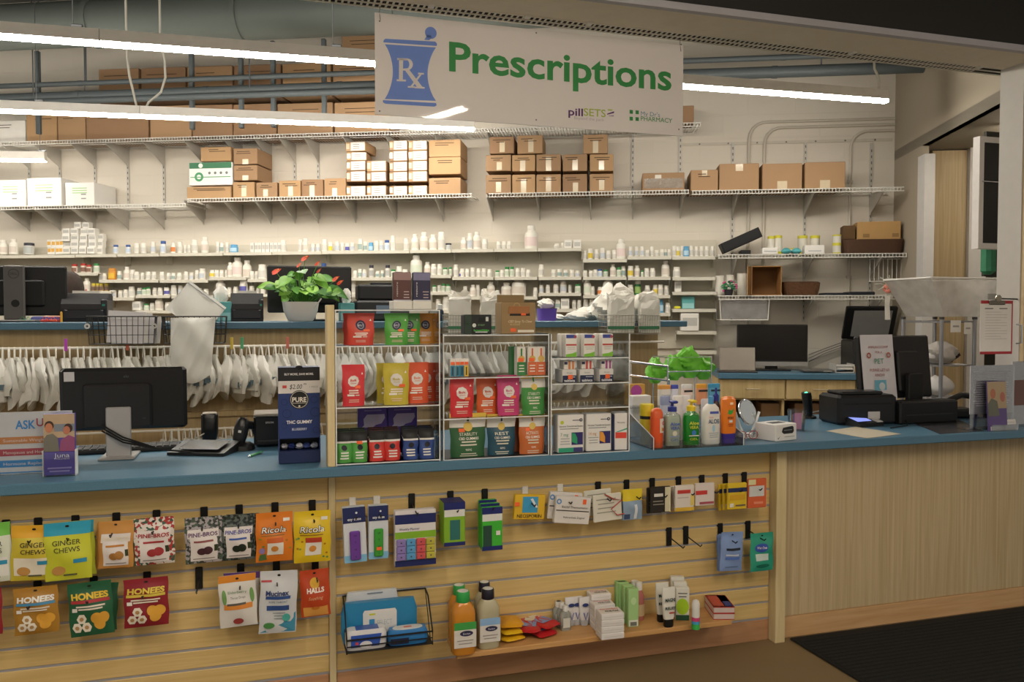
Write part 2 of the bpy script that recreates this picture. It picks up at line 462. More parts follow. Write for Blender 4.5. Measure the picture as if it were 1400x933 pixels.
sJ1 = L1.col(137, Z1, 0); sE1 = L1.col(1212, Z1, 0); sM1 = L1.col(735, Z1, 0)
line_lamp('near line lamp leaving the picture at top left', L1, sJ1 - 2.4, sJ1 - 0.004, 0, Z1, (L1.col(100, Z1),))
line_lamp('near line lamp running left behind the hanging sign', L1, sJ1 + 0.004, sM1 - 0.004, 0, Z1, (L1.col(455, Z1),))
line_lamp('near line lamp running out right of the hanging sign', L1, sM1 + 0.004, sE1, 0, Z1, (),
          cords=(((sE1 - 0.06, Z1 + 0.06), (sE1 - 0.06, Z1 + 0.13), (sE1 - 0.10, Z1 + 0.2), (sE1 - 0.11, Z1 + 0.33), (sE1 - 0.115, 4.45)),))
L2 = Frame((-3.75, 6.0), 9.9)
Z2 = 2.99
sJ2 = L2.col(192, Z2); sE2 = L2.col(648, Z2)
a, b2 = L2.col(187, Z2), L2.col(200, Z2)
line_lamp('middle line lamp leaving the picture on the left', L2, sJ2 - 2.6, sJ2 - 0.004, 0, Z2, (L2.col(50, Z2),),
          cords=(((a, Z2 + .05), (L2.col(184, 3.1), Z2 + .12), (L2.col(177, 3.2), Z2 + .28), (L2.col(174, 3.3), Z2 + .42), (L2.col(173, 3.4), Z2 + .6), (L2.col(171, 3.9), 4.45)),))
line_lamp('middle line lamp ending below the hanging sign', L2, sJ2 + 0.004, sE2, 0, Z2, (),
          cords=(((b2, Z2 + .05), (L2.col(203, 3.1), Z2 + .09), (L2.col(220, 3.2), Z2 + .17), (L2.col(226, 3.3), Z2 + .28), (L2.col(225, 3.4), Z2 + .4), (L2.col(219, 3.5), Z2 + .55), (L2.col(218, 3.9), 4.45)),))
L3 = Frame((-4.5, 7.2), 3.0)
Z3 = L3.at(62, 217, 0)[1]
sE3 = L3.col(62, Z3)
line_lamp('short far line lamp above the white boxes on the left', L3, sE3 - 1.2, sE3, 0, Z3, (L3.col(55, Z3),), lens=emit('lit_far_lamp_lens', 'fff7ea', 12.0))
# line lamps over the customers' floor, behind and above the camera
SL = Frame((C.P(-0.75, -2.17, 0).x, C.P(-0.75, -2.17, 0).y), 17.0 - 115.2)
for i, off in enumerate((-1.95, 0.0, 1.95)):
    line_lamp('line lamp over the shop floor, %s of three' % ('first second third'.split()[i]), SL, 0.0, 2.6, off * -1.0, 3.05, (.3, 2.3), lens=LAMPS, group='line lamps over the shop floor')
line_lamp('added lamp out of view that brightens the side passage', W, 0.3, 0.85, -1.3, 2.70, (), lens=emit('passage_fill_lens', 'fff1dc', 20.0))  # added out of view to brighten the otherwise dark passage
# ================================================================== hanging sign
sg0, zg0 = C.at(513, 160, 0.31); sgT = C.at(513, 22, 0.31)[1]; sg1 = C.at(934, 58, 0.31)[0]
zgb = (zg0 + C.at(934, 183, 0.31)[1]) / 2; zgt = (sgT + C.at(934, 58, 0.31)[1]) / 2
SW, SH = sg1 - sg0, zgt - zgb
sign = cthing(C, 'hanging_sign', 'white hanging sign reading Prescriptions with a blue mortar emblem', 'sign', sg0, 0.31, zgb)
B().box(0, SW, -0.002, 0.004, 0, SH).build('sign_board', mt('e4dedb', 0.03, var=0.015, spec=0.5), sign)
SF = flat(-0.002)
def sp(px, py):
    """a point of the photograph as metres on the sign board"""
    s, z = C.at(px, py, 0.308); return (s - sg0, z - zgb)
def spp(pts): return [sp(*p) for p in pts]
RB = '6a88d2'; SG = '2f8a45'
xl, zt_ = sp(527, 60); xr, zb_ = sp(595, 140)
ml = spp([(524.5, 55), (527, 53), (595, 57), (597.5, 60), (597, 63), (524, 58)])
poly(sign, SF, RB, ml, name='mortar_rim')
body = []
for i in range(13):
    v = i / 12; body.append((526 + 11 * math.sin(math.pi * v) ** 0.8, 60.5 + 75 * v))
for i in range(13):
    v = 1 - i / 12; body.append((596 - 11.5 * math.sin(math.pi * v) ** 0.8, 65 + 73 * v))
o = B(); pts = spp(body); n = len(pts) // 2
o.add([SF(p[0], p[1], .0006) for p in pts], [(i, i + 1, 2 * n - 2 - i, 2 * n - 1 - i) for i in range(n - 1)])
o.build('mortar_body', mt(RB), sign)
poly(sign, SF, RB, spp([(523.5, 137), (596, 141), (597, 144), (594, 146), (527, 142), (523.5, 140)]), name='mortar_foot')
px_, pz_ = sp(589, 45); disc(sign, SF, RB, px_, pz_, (sp(597, 45)[0] - px_), name='pestle_knob')
poly(sign, SF, RB, spp([(580, 54.5), (585, 47), (591, 50), (587, 55)]), name='pestle_shaft')
WS = 'd9d3d0'
# serif R and x
R_ = [(543, 79.5), (556, 80), (556, 82.5), (553, 83), (553, 108.5), (556, 109), (556, 111.5), (542.5, 111), (542.5, 108.5), (546, 108), (546, 82.5), (543, 82)]
o = B()
for q in ([(543, 79.5), (557, 80), (557, 82.6), (543, 82.2)], [(545.6, 80), (551.2, 80), (550.6, 111), (545.3, 111)], [(542.3, 108.6), (555, 109), (555, 111.6), (542.3, 111.2)]):
    p = spp(q); o.add([SF(a_[0], a_[1], .0012) for a_ in p], [(0, 1, 2, 3)])
ring = []
for i in range(11):
    t = -math.pi / 2 + math.pi * i / 10
    ring.append(((556 + 8.5 * math.cos(t), 88.2 + 8.3 * math.sin(t)), (556 + 3.6 * math.cos(t), 88.2 + 5.6 * math.sin(t))))
for i in range(10):
    p = spp([ring[i][0], ring[i + 1][0], ring[i + 1][1], ring[i][1]]); o.add([SF(a_[0], a_[1], .0012) for a_ in p], [(0, 1, 2, 3)])
for q in ([(550, 94), (557, 93.5), (557, 96.8), (550, 96.6)], [(550, 80), (557, 80), (557, 82.8), (550, 82.6)],
          [(553.5, 96), (559.5, 95.5), (577.5, 119), (570, 119)], [(567, 118.6), (580.5, 119.2), (580.5, 121.4), (567, 120.8)],
          [(571.5, 99.5), (579.5, 100), (579.5, 102.2), (571.5, 101.8)], [(574.2, 101), (577.2, 101), (563.6, 119.3), (560.2, 119.2)],
          [(557.5, 117.8), (567, 118.2), (567, 120.3), (557.5, 119.9)]):
    p = spp(q); o.add([SF(a_[0], a_[1], .0012) for a_ in p], [(0, 1, 2, 3)])
o.build('rx_monogram', mt(WS), sign)
def stext(s, h, x0, y0, x1, y1, size_px, k=1, bold=0.0, parent=None):
    a_ = sp(x0, y0); b_ = sp(x1, y1)
    m = ((a_[0] + b_[0]) / 2, (a_[1] + b_[1]) / 2)
    text(sign, SF, s, h, m[0], m[1], size_px * 3.6 / FPX, w=b_[0] - a_[0], k=k, bold=bold, slope=(b_[1] - a_[1]) / (b_[0] - a_[0]) * 0.0)
# the words run level on the board
stext('Prescriptions', SG, 614, 78, 918, 103, 40, bold=0.022)
stext('pill', '5a2c6b', 777, 152, 797, 154, 11, bold=0.02)
stext('SETS', 'a3b545', 798, 153, 828, 155, 11, bold=0.008)
stext('Beyond the pack', 'b9aebb', 785, 161, 826, 164, 4.5)
poly(sign, SF, 'a3b545', spp([(831, 149.5), (838, 150), (836, 151.6), (831, 151.2)]))
poly(sign, SF, '5a2c6b', spp([(830, 155.5), (839.5, 152.3), (839.5, 154.6), (830, 157)]))
poly(sign, SF, '9b86a8', spp([(832, 158.5), (839, 157.6), (839, 159.4), (832, 159)]))
gx, gz = sp(867, 158)
u_ = 0.0042
for i in (-1, 1):
    for j in (-1, 1):
        poly(sign, SF, SG, [(gx + i * u_ * 1.6, gz + j * u_ * 1.7), (gx + i * u_ * 5.6, gz + j * u_ * 1.7), (gx + i * u_ * 5.6, gz + j * u_ * 5.8), (gx + i * u_ * 1.6, gz + j * u_ * 5.8)], name='cross_corner')
stext("My Dr's", '6d8ea6', 876, 155, 902, 157, 6.5)
stext('PHARMACY', SG, 876, 162, 919, 165, 7)
for px, py in ((519, 29), (733, 45), (931, 61), (519, 152), (733, 164), (928, 177)):
    a_ = sp(px, py); disc(sign, SF, '5d5a55', a_[0], a_[1], 0.0035, name='grommet')
for px in (520, 931):
    a_ = sp(px, 40)[0]
    B().tube([(a_, -0.004, SH - 0.03), (a_ - 0.004, 0.0, SH + 0.005), (a_, 0.004, 2.80 - zgb)], 0.0016, 5).build('hanging_wire', mt('6b675f', 0.5), sign)

# ================================================================== ducts and pipes
DU = mt('6d746f', 0.55, metal=0.1, var=0.08, scale=4)
PG = mt('51585a', 0.5, var=0.08)
def wpipe(name, label, cat, pa, pb, d, r, mat, n=14, group=None):
    s0, z0 = W.at(pa[0], pa[1], d); s1, z1 = W.at(pb[0], pb[1], d)
    z = (z0 + z1) / 2; m = (s1 - s0)
    t = cthing(W, name, label, cat, s0, d, z, group)
    B().tube([(-0.1, 0, 0), (m + 0.1, 0, 0)], r, n).build('pipe_run', mat, t, smooth=True)
    for i in range(1, max(2, int(m / 1.1))):
        x = i * m / max(2, int(m / 1.1))
        B().tube([(x - 0.02, 0, 0), (x + 0.02, 0, 0)], r * 1.09, n).build('joint_collar', mat, t, smooth=True)
    for x in (m * .15, m * .55, m * .9):
        B().tube([(x, 0, r), (x, 0, 4.449 - z)], 0.006, 5).build('hanger_rod', mt('55585a', 0.5), t)
    return t
wpipe('air_duct', 'large round grey air duct under the ceiling at top left', 'duct', (-60, 36), (760, 8), -0.98, 0.18, DU, 20)
wpipe('ceiling_pipe', 'thin grey conduit crossing above the thick ceiling pipe', 'pipe', (-60, 119), (1290, 72), -0.62, 0.022, PG)
wpipe('ceiling_pipe', 'thick grey pipe crossing before the topmost cartons', 'pipe', (-60, 131), (1275, 99), -0.62, 0.045, PG)
wpipe('ceiling_pipe', 'middle-sized grey pipe running lowest before the topmost cartons', 'pipe', (-60, 143), (700, 118), -0.66, 0.028, PG)
# ================================================================== wall standards and shelves
SD = 0.40                       # depth of the wire shelves
ST = mt('b9b5ac', 0.45, metal=0.1); SLOT = mt('55524d', 0.7)
up_proto = None
def upright(px, zt, zb, label):
    t = cthing(W, 'wall_standard', label, 'shelf standard', W.col(px, (zt + zb) / 2, -0.012), -0.001, zb, 'slotted shelf standards on the back wall')
    h = zt - zb
    B().box(-0.011, 0.011, -0.014, 0.0, 0, h).build('channel', ST, t)
    b = B(); z = 0.02
    while z < h - 0.03:
        b.box(-0.004, 0.004, -0.0148, -0.0135, z, z + 0.022); z += 0.05
    b.build('slot_row', SLOT, t)['kind'] = 'stuff'
ztop = W.at(250, 187, -SD)[1]
for i, px in enumerate((40, 82, 130, 175, 224, 278, 330, 370, 403, 435, 486, 541, 606)):
    upright(px, ztop + 0.02, W.at(px, 300, 0)[1], 'slotted shelf standard number %s from the left on the back wall' % ('one two three four five six seven eight nine ten eleven twelve thirteen'.split()[i]))
for i, px in enumerate((674, 738, 808, 865, 930)):
    upright(px, ztop, W.at(px, 285, 0)[1], 'slotted shelf standard above the small carton shelf, %s from the left' % ('first second third fourth fifth'.split()[i]))
for i, px in enumerate((1001, 1100, 1190)):
    upright(px, W.at(px, 196, 0)[1], W.at(px, 440, 0)[1], 'slotted shelf standard behind the right-hand wire shelves, %s from the left' % ('first second third'.split()[i]))

def wire_shelf(label, x0, x1, z, depth, brackets, lip=0.032):
    s0 = W.col(x0, z, -depth); s1 = W.col(x1, z, -depth); n = s1 - s0
    t = cthing(W, 'wire_shelf', label, 'shelf', s0, 0, z)
    b = B()
    for y in (-depth, -0.02, -depth * .5): b.tube([(0, y, -0.004), (n, y, -0.004)], 0.004, 5)
    b.build('long_rail', WIREW, t)
    B().tube([(0, -depth - 0.002, -lip), (n, -depth - 0.002, -lip)], 0.004, 5).build('lip_rail', WIREW, t)
    b = B(); x = 0.008
    while x < n:
        b.box(x - 0.0022, x + 0.0022, -depth, -0.01, -0.003, 0.0)
        b.box(x - 0.0022, x + 0.0022, -depth - 0.004, -depth, -lip, 0.0); x += 0.026
    b.build('deck_wires', WIREW, t)['kind'] = 'stuff'
    for px in brackets:
        s = W.col(px, z - 0.1, -0.02) - s0
        k = B(); prof = [(-0.012, -0.19), (-0.012, -0.006), (-depth * .92, -0.006), (-depth * .92, -0.03), (-0.05, -0.16)]
        k.add([(s - 0.004, y, zz) for y, zz in prof] + [(s + 0.004, y, zz) for y, zz in prof],
              [(0, 1, 2, 3, 4), (9, 8, 7, 6, 5)] + [(i, i + 5, (i + 1) % 5 + 5, (i + 1) % 5) for i in range(5)])
        k.build('bracket', ST, t)
    return t
zA = ztop
wire_shelf('topmost wire shelf below the ceiling pipes, loaded with brown cartons', -60, 958, zA, SD, (40, 82, 130, 175, 224, 278, 330, 370, 403, 435, 486, 541, 606, 674, 738, 808))
zB1 = W.at(125, 280, -SD)[1]; zB2 = W.at(450, 268, -SD)[1]; zB3 = W.at(800, 262, -SD)[1]; zB4 = W.at(1090, 258, -SD)[1]
wire_shelf('wire shelf with white green-printed boxes at the left', -60, 254, zB1, SD, (40, 82, 130, 175, 224))
wire_shelf('wire shelf with the green and white paper box and labelled cartons', 256, 645, zB2, SD, (278, 330, 370, 403, 435, 486, 541, 606))
wire_shelf('wire shelf with two stacked rows of taped cartons', 668, 942, zB3, SD, (674, 738, 808, 865, 930))
wire_shelf('wire shelf with four large plain cartons by the right corner', 946, 1236, zB4, SD, (1001, 1100, 1190))
zR1 = W.at(1110, 347, -0.36)[1]; zR2 = W.at(1090, 404, -0.36)[1]
wire_shelf('wire shelf with black tray and yellow-ended rolls by the right corner', 982, 1240, zR1, 0.36, (1001, 1100, 1190))
wire_shelf('lower wire shelf with paper rolls and brown baskets by the right corner', 982, 1236, zR2, 0.36, (1001, 1100, 1190))
# hang rail with screws and conduits on the right of the back wall
s0 = W.col(932, W.at(1000, 195, 0)[1], 0); zH = W.at(1060, 195, 0)[1]
hr = cthing(W, 'hang_rail', 'thin painted hang rail with screws across the upper right wall', 'rail', s0, -0.001, zH)
B().box(0, -s0 - 0.02, -0.008, 0, -0.012, 0.012).build('rail_strip', mt('c3bbac', 0.6), hr)
for i in range(9): B().lathe([(0.007, 0), (0.007, 0.006)], 8, mtx=Matrix.Translation((0.15 + i * .24, -0.008, 0)) @ Matrix.Rotation(R(90), 4, 'X')).build('screw', mt('6c675e', 0.4, metal=.5), hr)
def conduit(px, ytop, label):
    s = W.col(px, 2.8, -0.02); z1 = W.at(1150, ytop, -0.02)[1]
    t = cthing(W, 'wall_conduit', label, 'conduit', s, -0.015, 1.2)
    h = z1 - 1.2; r = 0.14
    pts = [(0, 0, 0), (0, 0, h - r)] + [(r - r * math.cos(R(a_)), 0, h - r + r * math.sin(R(a_))) for a_ in (20, 40, 60, 80)] + [(r + .02, 0, h), (-s - 0.005, 0, h)]
    B().tube(pts, 0.012, 8).build('conduit_run', mt('c0b8a9', 0.5), t, smooth=True)
    for z in (0.6, 1.4): B().box(-0.02, 0.02, -0.014, 0.012, z, z + 0.02).build('strap', mt('b3ab9d', .5), t)
conduit(1024, 164, 'painted conduit bending right near the ceiling, leftmost of three')
conduit(1045, 172, 'painted conduit bending right near the ceiling, middle of three')
conduit(1163, 180, 'painted conduit bending right near the ceiling, nearest the corner')

# ================================================================== cartons
CB = [mt(h, 0.8, var=0.08, scale=5.0, bump=0.04, bscale=90) for h in ('a38260', '98795a', 'aa8862', '917154')]
TAPE = mt('cdbda0', 0.15, var=0.1, spec=0.7); PEN = mt('4b3a2a', 0.8)
ORD = 'first second third fourth fifth sixth seventh eighth ninth tenth eleventh twelfth thirteenth fourteenth'.split()
def carton(label, x0, y0, x1, y1, d, depth, z=None, mat=None, tape='v', mark=True, group=None, turn=0, fr=W, name='carton', cat='box'):
    s0, zb = fr.at(x0, y1, d); s1 = fr.at(x1, y1, d)[0]; zt = fr.at((x0 + x1) / 2, y0, d)[1]
    if z is not None: h = zt - zb; zb = z
    else: h = zt - zb
    w = s1 - s0
    t = cthing(fr, name, label, cat, (s0 + s1) / 2, d, zb + 0.0005, group, turn)
    w2 = w / 2 - 0.002
    B().rbox(-w2, w2, 0.001, depth, 0, h, 0.004).build('carton_body', mat or random.choice(CB), t)
    F = flat(0.001)
    if tape == 'v':
        tw = min(0.022, w2 * .3); q = random.uniform(-.1, .1) * w2
        patch(t, F, TAPE, q - tw, h * random.uniform(0, .1), q + tw, h * random.uniform(.45, .95), name='tape_strip', nx=3, nz=3)
    elif tape == 'low':
        patch(t, F, TAPE, -w2 * .25, 0.0, w2 * .25, h * .32, name='tape_strip', nx=2, nz=2)
    elif tape == 'T':
        patch(t, F, TAPE, -w2 * .18, h * .72, w2 * .2, h * .98, name='tape_strip', nx=2, nz=2)
    if mark:
        for i in range(2):
            a_ = -w2 * random.uniform(.4, .8); b_ = w2 * random.uniform(.1, .8); zz = h * (.78 - .12 * i)
            patch(t, F, PEN, a_, zz, b_, zz + 0.006, name='marker_line', nx=1, nz=1, k=2)
    B().box(-w2, w2, depth * .5 - 0.002, depth * .5 + 0.002, h - 0.0005, h + 0.0008).build('lid_seam', mt('6e5336', .8), t)
    return t
# topmost shelf: lower row
xs = [(36, 78), (79, 117), (118, 203), (205, 262), (263, 318), (319, 378), (379, 388 + 67), (457, 513 + 20)]
for i, (a, b) in enumerate(xs):
    carton('brown carton in the lower row on the topmost shelf, %s from left' % ORD[i], a, 150 - a * .035, b, 197 - a * .043, -0.36, 0.33, zA, group='cartons on the topmost shelf', tape=None)
carton('white carton with handwriting at the left end of the topmost shelf', -30, 165, 35, 196, -0.36, 0.33, zA, mat=mt('d4d0c8', .6), tape=None)
xs = [(135, 190), (193, 254), (256, 318), (320, 384), (386, 452), (455, 530)]
for i, (a, b) in enumerate(xs):
    carton('brown carton in the upper row on the topmost shelf, %s from left' % ORD[i], a, 98 - a * .03, b, 146 - a * .035, -0.34, 0.30, None, group='cartons on the topmost shelf', tape=None)
carton('brown carton with a white label high up beside the hanging sign', 467, 47, 540, 88, -0.34, 0.30, None, group='cartons on the topmost shelf', tape=None)
carton('single small carton at the right end of the topmost shelf', 928, 140, 949, 165, -0.36, 0.2, zA, tape=None, mark=False)
for i, px in enumerate((69, 275, 341, 384, 452)):
    s = W.col(px, 3.5, -0.40)
    o = B().rbox(-0.018, 0.018, -0.02, 0.02, 0, 0.72).build('pipe_post', PG); tag(o, 'grey upright pipe support before the topmost cartons, %s from left' % ORD[i], 'pipe support', 'pipe supports')
    place(o, W, s, -0.56, zA + 0.02)
# white green-printed boxes
WB = mt('dfdcd6', .55, var=.02)
def white_box(label, x0, y0, x1, y1, turn=0):
    t = carton(label, x0, y0, x1, y1, -0.36, 0.33, zB1, mat=WB, tape=None, mark=False, group='white boxes at the left', turn=turn)
    w = abs(W.at(x1, y1, -.36)[0] - W.at(x0, y1, -.36)[0]); h = W.at(x0, y0, -.36)[1] - W.at(x0, y1, -.36)[1]
    for i in range(3): patch(t, flat(0), '9cc58b', -w * .25, h * (.72 - .1 * i), w * .25, h * (.76 - .1 * i), k=1, name='green_print', nx=1, nz=1)
    for i in range(2): patch(t, flat(0), '8a8a86', w * .05, h * (.45 - .18 * i), w * .22, h * (.5 - .18 * i), k=1, name='grey_print', nx=1, nz=1)
white_box('white green-printed box cut off by the left picture edge', -6, 240, 35, 277)
white_box('white green-printed box, middle of the three on the left shelf', 37, 237, 84, 276)
white_box('white green-printed box, rightmost of the three on the left shelf', 89, 243, 129, 275, turn=0)
# the green paper box and brown cartons on shelf B2
def gb_(label, x0, y0, x1, y1, z=None, **k): return carton(label, x0, y0, x1, y1, -0.37, 0.32, z, group='cartons on the middle wire shelf', **k)
gb_('flat brown carton under the green and white paper box', 255, 254, 316, 271, zB2, tape=None)
t = gb_('green and white printer paper box on a flat carton', 258, 222, 318, 254, None, mat=WB, tape=None, mark=False)
w = W.at(318, 254, -.37)[0] - W.at(258, 254, -.37)[0]; h = W.at(280, 222, -.37)[1] - W.at(280, 254, -.37)[1]
F0 = flat(0)
patch(t, F0, '2d6b47', -w * .48, h * .72, w * .48, h * .97, nx=1, nz=1, name='green_band')
disc(t, F0, 'd8ddd5', -w * .22, h * .84, h * .1, k=2); disc(t, F0, '3f8a5c', -w * .26, h * .36, h * .2, k=2, inner=.5, name='green_ring')
patch(t, F0, '5f9a6e', -w * .46, h * .33, w * .46, h * .37, nx=1, nz=1)
for i in range(4): disc(t, F0, '6d716e', w * (-.02 + .13 * i), h * .52, h * .06, k=2, name='grey_icon')
gb_('dark brown carton on top of the green paper box', 274, 201, 316, 221, None, tape=None)
gb_('brown carton topmost in the stack beside the green paper box', 319, 203, 352, 225, None, tape='low')
gb_('brown carton in the middle of the stack beside the green paper box', 319, 226, 352, 247, None, tape='low')
gb_('brown carton lowest in the stack beside the green paper box', 318, 248, 348, 270, zB2)
for i, (a, b, y) in enumerate(((350, 379, 248), (381, 411, 246), (412, 442, 245), (443, 473, 244))):
    gb_('low taped carton in the row right of the stack, %s from left' % ORD[i], a, y, b, 269, zB2)
LBL = mt('cfccc6', .5); MBR = mt('a98a63', .7)
def labelled(x0, y0, x1, y1, label, turn=0, z=None):
    t = carton(label, x0, y0, x1, y1, -0.37, 0.25, z, mat=random.choice(CB), tape=None, mark=False, group='cartons with large white labels', turn=turn)
    w = W.at(x1, y1, -.37)[0] - W.at(x0, y1, -.37)[0]; h = W.at(x0, y0, -.37)[1] - W.at(x0, y1, -.37)[1]
    patch(t, F0, LBL, -w * .24, h * .08, w * .47, h * .92, nx=1, nz=1, name='white_label')
    for i in range(3): patch(t, F0, '7a7770', -w * .12, h * (.66 - .2 * i), w * .2, h * (.72 - .2 * i), nx=1, nz=1, k=2, name='label_print')
    patch(t, F0, TAPE, -w * .46, h * .25, -w * .3, h * .8, nx=1, nz=1, name='tape_strip')
def lstack(x0, x1, ys, nm, z):
    ys = list(ys)
    for i in range(len(ys) - 1):
        labelled(x0, ys[i], x1, ys[i + 1], 'white-labelled carton, %s from top in %s' % (ORD[i], nm), z=z if i == len(ys) - 2 else None)
lstack(473, 500, (220, 234, 249, 263), 'the leftmost labelled stack', zB2)
labelled(474, 208, 501, 220, 'white-labelled carton second from top, set askew on the leftmost labelled stack', 6)
labelled(472, 194, 500, 207.5, 'white-labelled carton on the very top of the leftmost labelled stack', -5)
lstack(501, 528, (220, 235, 249, 263), 'the low labelled stack', zB2)
lstack(532, 557, (192, 206, 221, 235, 249, 262), 'the taller labelled stack', zB2)
lstack(558, 584, (192, 206, 220, 234, 249, 262), 'the labelled stack beside the wide cartons', zB2)
ys = (191, 215, 239, 262)
for i in range(3):
    gb_('wide plain carton, %s from top at the right of the labelled stacks' % ORD[i], 586, ys[i], 630, ys[i + 1], zB2 if i == 2 else None, tape=None)
def gc_(label, x0, y0, x1, y1, z=None, **k): return carton(label, x0, y0, x1, y1, -0.37, 0.32, z, group='taped cartons in stacked rows', **k)
for i, (a, b) in enumerate(((664, 699), (700, 732), (733, 767), (769, 803), (806, 839))):
    gc_('taped carton in the bottom row of the stacked cartons, %s from left' % ORD[i], a, 235, b, 261 - i * .3, zB3)
    gc_('taped carton in the middle row of the stacked cartons, %s from left' % ORD[i], a, 212 - (i > 1), b, 234.5, None)
for i, (a, b, y) in enumerate(((669, 703, 187), (707, 742, 185), (797, 831, 184))):
    gc_('taped carton in the top row of the stacked cartons, %s from left' % ORD[i], a, y, b, 210.5, None)
t = gc_('carton wrapped in clear film alone beside the stacked rows', 878, 234, 936, 259, zB3, tape=None, mark=False)
w = W.at(936, 259, -.37)[0] - W.at(878, 259, -.37)[0]
patch(t, F0, clear('shiny_tape', 'd8cfc0', .5, .12, .9, milk=.25), -w * .45, .02, w * .45, .10, nx=8, nz=3, name='film_wrap'); patch(t, F0, 'cfc8bb', -w * .2, .1, -w * .05, .13, nx=1, nz=1)
def gd_(label, x0, y0, x1, y1, **k): return carton(label, x0, y0, x1, y1, -0.37, 0.34, zB4, mat=CB[0], group='large plain cartons by the corner', **k)
gd_('lower taped carton, leftmost of the cartons by the corner', 944, 228, 982, 257, tape='T', turn=0)
gd_('large plain carton with white label, second of the cartons by the corner', 983, 218, 1038, 255, tape='T', mark=False)
gd_('large plain carton, third of the cartons by the corner', 1042, 219, 1097, 255, tape='low', mark=False)
gd_('large plain carton, rightmost of the cartons by the corner', 1100, 218, 1156, 255, tape='low', mark=False)
# ================================================================== bottle shelves on the back wall
BSH = mt('c8c4b6', 0.5, var=.03)
struct(W, 'trim_4', mt('c4beae', 0.7, var=.03, bump=.03), W.col(-60, 1.8, -0.03), W.col(979, 1.8, -0.03), -0.03, -0.004, 1.2, W.at(700, 331, -0.03)[1])
def bshelf(label, x0, x1, y, d=0.24):
    z = W.at((x0 + x1) / 2, y, -d)[1]
    s0 = W.col(x0, z, -d); s1 = W.col(x1, z, -d); n = s1 - s0
    t = cthing(W, 'bottle_shelf', label, 'shelf', s0, 0, z, 'pale metal shelves of pill bottles')
    B().box(0, n, -d, -0.031, -0.012, 0).build('shelf_board', BSH, t)
    B().box(0, n, -d - 0.003, -d, -0.028, 0.0).build('front_lip', BSH, t)
    for x in (0, n - .003): B().prism([(0, 0)] * 0 or [(x, -.012), (x + .003, -.012), (x + .003, -.09), (x, -.09)], -.12, -.031).build('side_bracket', BSH, t)
    return z
BOT = {}
def bottle_proto(kind):
    """unit bottle: height 1, body half width .5 before scaling; root at base"""
    if kind in BOT: return BOT[kind]
    col, capc, lab = KINDS[kind]
    t = thing('pill_bottle', 'x', 'bottle')
    body = mt(col, .35, var=.02); cap = mt(capc, .4, var=.02)
    if kind in ('W', 'Wg', 'Wc'):   # big shouldered stock bottle
        B().lathe([(.46, 0), (.5, .03), (.5, .62), (.46, .72), (.3, .8), (.28, .86)], 14).build('bottle_body', body, t, smooth=True)
        B().lathe([(.31, .84), (.31, .99), (.28, 1.0)], 14).build('cap', cap, t, smooth=True); r = .5; lz = (.15, .52)
    elif kind in ('bx', 'bo'):
        B().rbox(-.5, .5, -.5, .5, 0, .999, .03).build('carton_body', body, t); r = None; lz = (.3, .75)
        B().box(-.5, .5, -.02, .02, .999, 1.004).build('lid_seam', cap, t)
    elif kind == 'j':               # squat jar
        B().lathe([(.48, 0), (.5, .03), (.5, .74), (.44, .78)], 14).build('jar_body', body, t, smooth=True)
        B().lathe([(.5, .76), (.5, .98), (.47, 1.0)], 14).build('cap', cap, t, smooth=True); r = .5; lz = (.12, .68)
    else:
        B().lathe([(.46, 0), (.5, .02), (.5, .66), (.45, .74), (.4, .77)], 12).build('bottle_body', body, t, smooth=True)
        B().lathe([(.43, .75), (.43, .985), (.4, 1.0)], 12).build('cap', cap, t, smooth=True); r = .5; lz = (.14, .58)
    if lab:
        S = cyl(.5) if r else flat(-.5)
        b = B().grid(lambda u, v: S((-.6 if r else -.4) + (1.2 if r else .8) * u, lz[0] + (lz[1] - lz[0]) * v, 0.01), 8, 1)
        b.build('label_band', mt(lab, .5), t, smooth=True)
    BOT[kind] = t
    return t
KINDS = {'w': ('dcd8cd', 'e4e0d6', 'c9c6be'), 'v': ('d8d2c6', 'dedad0', 'b9bfc6'), 'W': ('dfdbd0', 'e4e0d6', 'cfc4b8'), 'Wg': ('dfdbd0', 'e4e0d6', 'cfd6c4'),
         'Wc': ('dfdbd0', 'e4e0d6', 'dcc9c4'), 'b': ('d6d6d4', '3d5a94', 'b9c6d6'), 'k': ('ccc9c0', '3a3842', 'a7a7a4'), 'j': ('cfcdc6', '35343d', 'aeb2b0'),
         'o': ('dcd8cd', 'e4e0d6', 'd98348'), 'y': ('dcd8cd', 'e4e0d6', 'd9c04a'), 'g': ('d6d6cc', '3f8a4c', 'b9c4b0'), 'r': ('cfc2b4', 'b43a32', '7a5a4c'),
         'G': ('2f7a45', 'dedad0', '8fae62'), 'B': ('5d9cc4', '5d9cc4', 'a9c9dd'), 'u': ('dcd8cd', 'e4e0d6', '5b5aa0'), 'Y': ('a88f5a', 'd3c23e', '6d5548'),
         'bx': ('dedbd3', 'b9b5ab', 'b4b2ac'), 'bo': ('dfdcd4', 'b9b5ab', 'd9a648'), 'O': ('c9862e', 'c98a3a', 'd9b03a'), 'm': ('d8d4c9', 'e0dcd2', '93a5a0')}
USED = {}
NAMES = {'w': 'small white pill bottle', 'v': 'small grey-labelled pill bottle', 'W': 'large white stock bottle', 'Wg': 'large white stock bottle with green label', 'Wc': 'large white stock bottle with pinkish label',
         'b': 'white bottle with blue cap', 'k': 'white bottle with dark cap', 'j': 'squat white jar with dark lid', 'o': 'white bottle with orange label', 'y': 'white bottle with yellow label',
         'g': 'white bottle with green cap', 'r': 'bottle with red cap', 'G': 'green bottle with white cap', 'B': 'blue bottle', 'u': 'white bottle with violet label', 'Y': 'brown bottle with yellow cap',
         'bx': 'small medicine carton', 'bo': 'white medicine carton with orange print', 'O': 'amber plastic bottle with orange lid', 'm': 'white bottle with greenish label'}
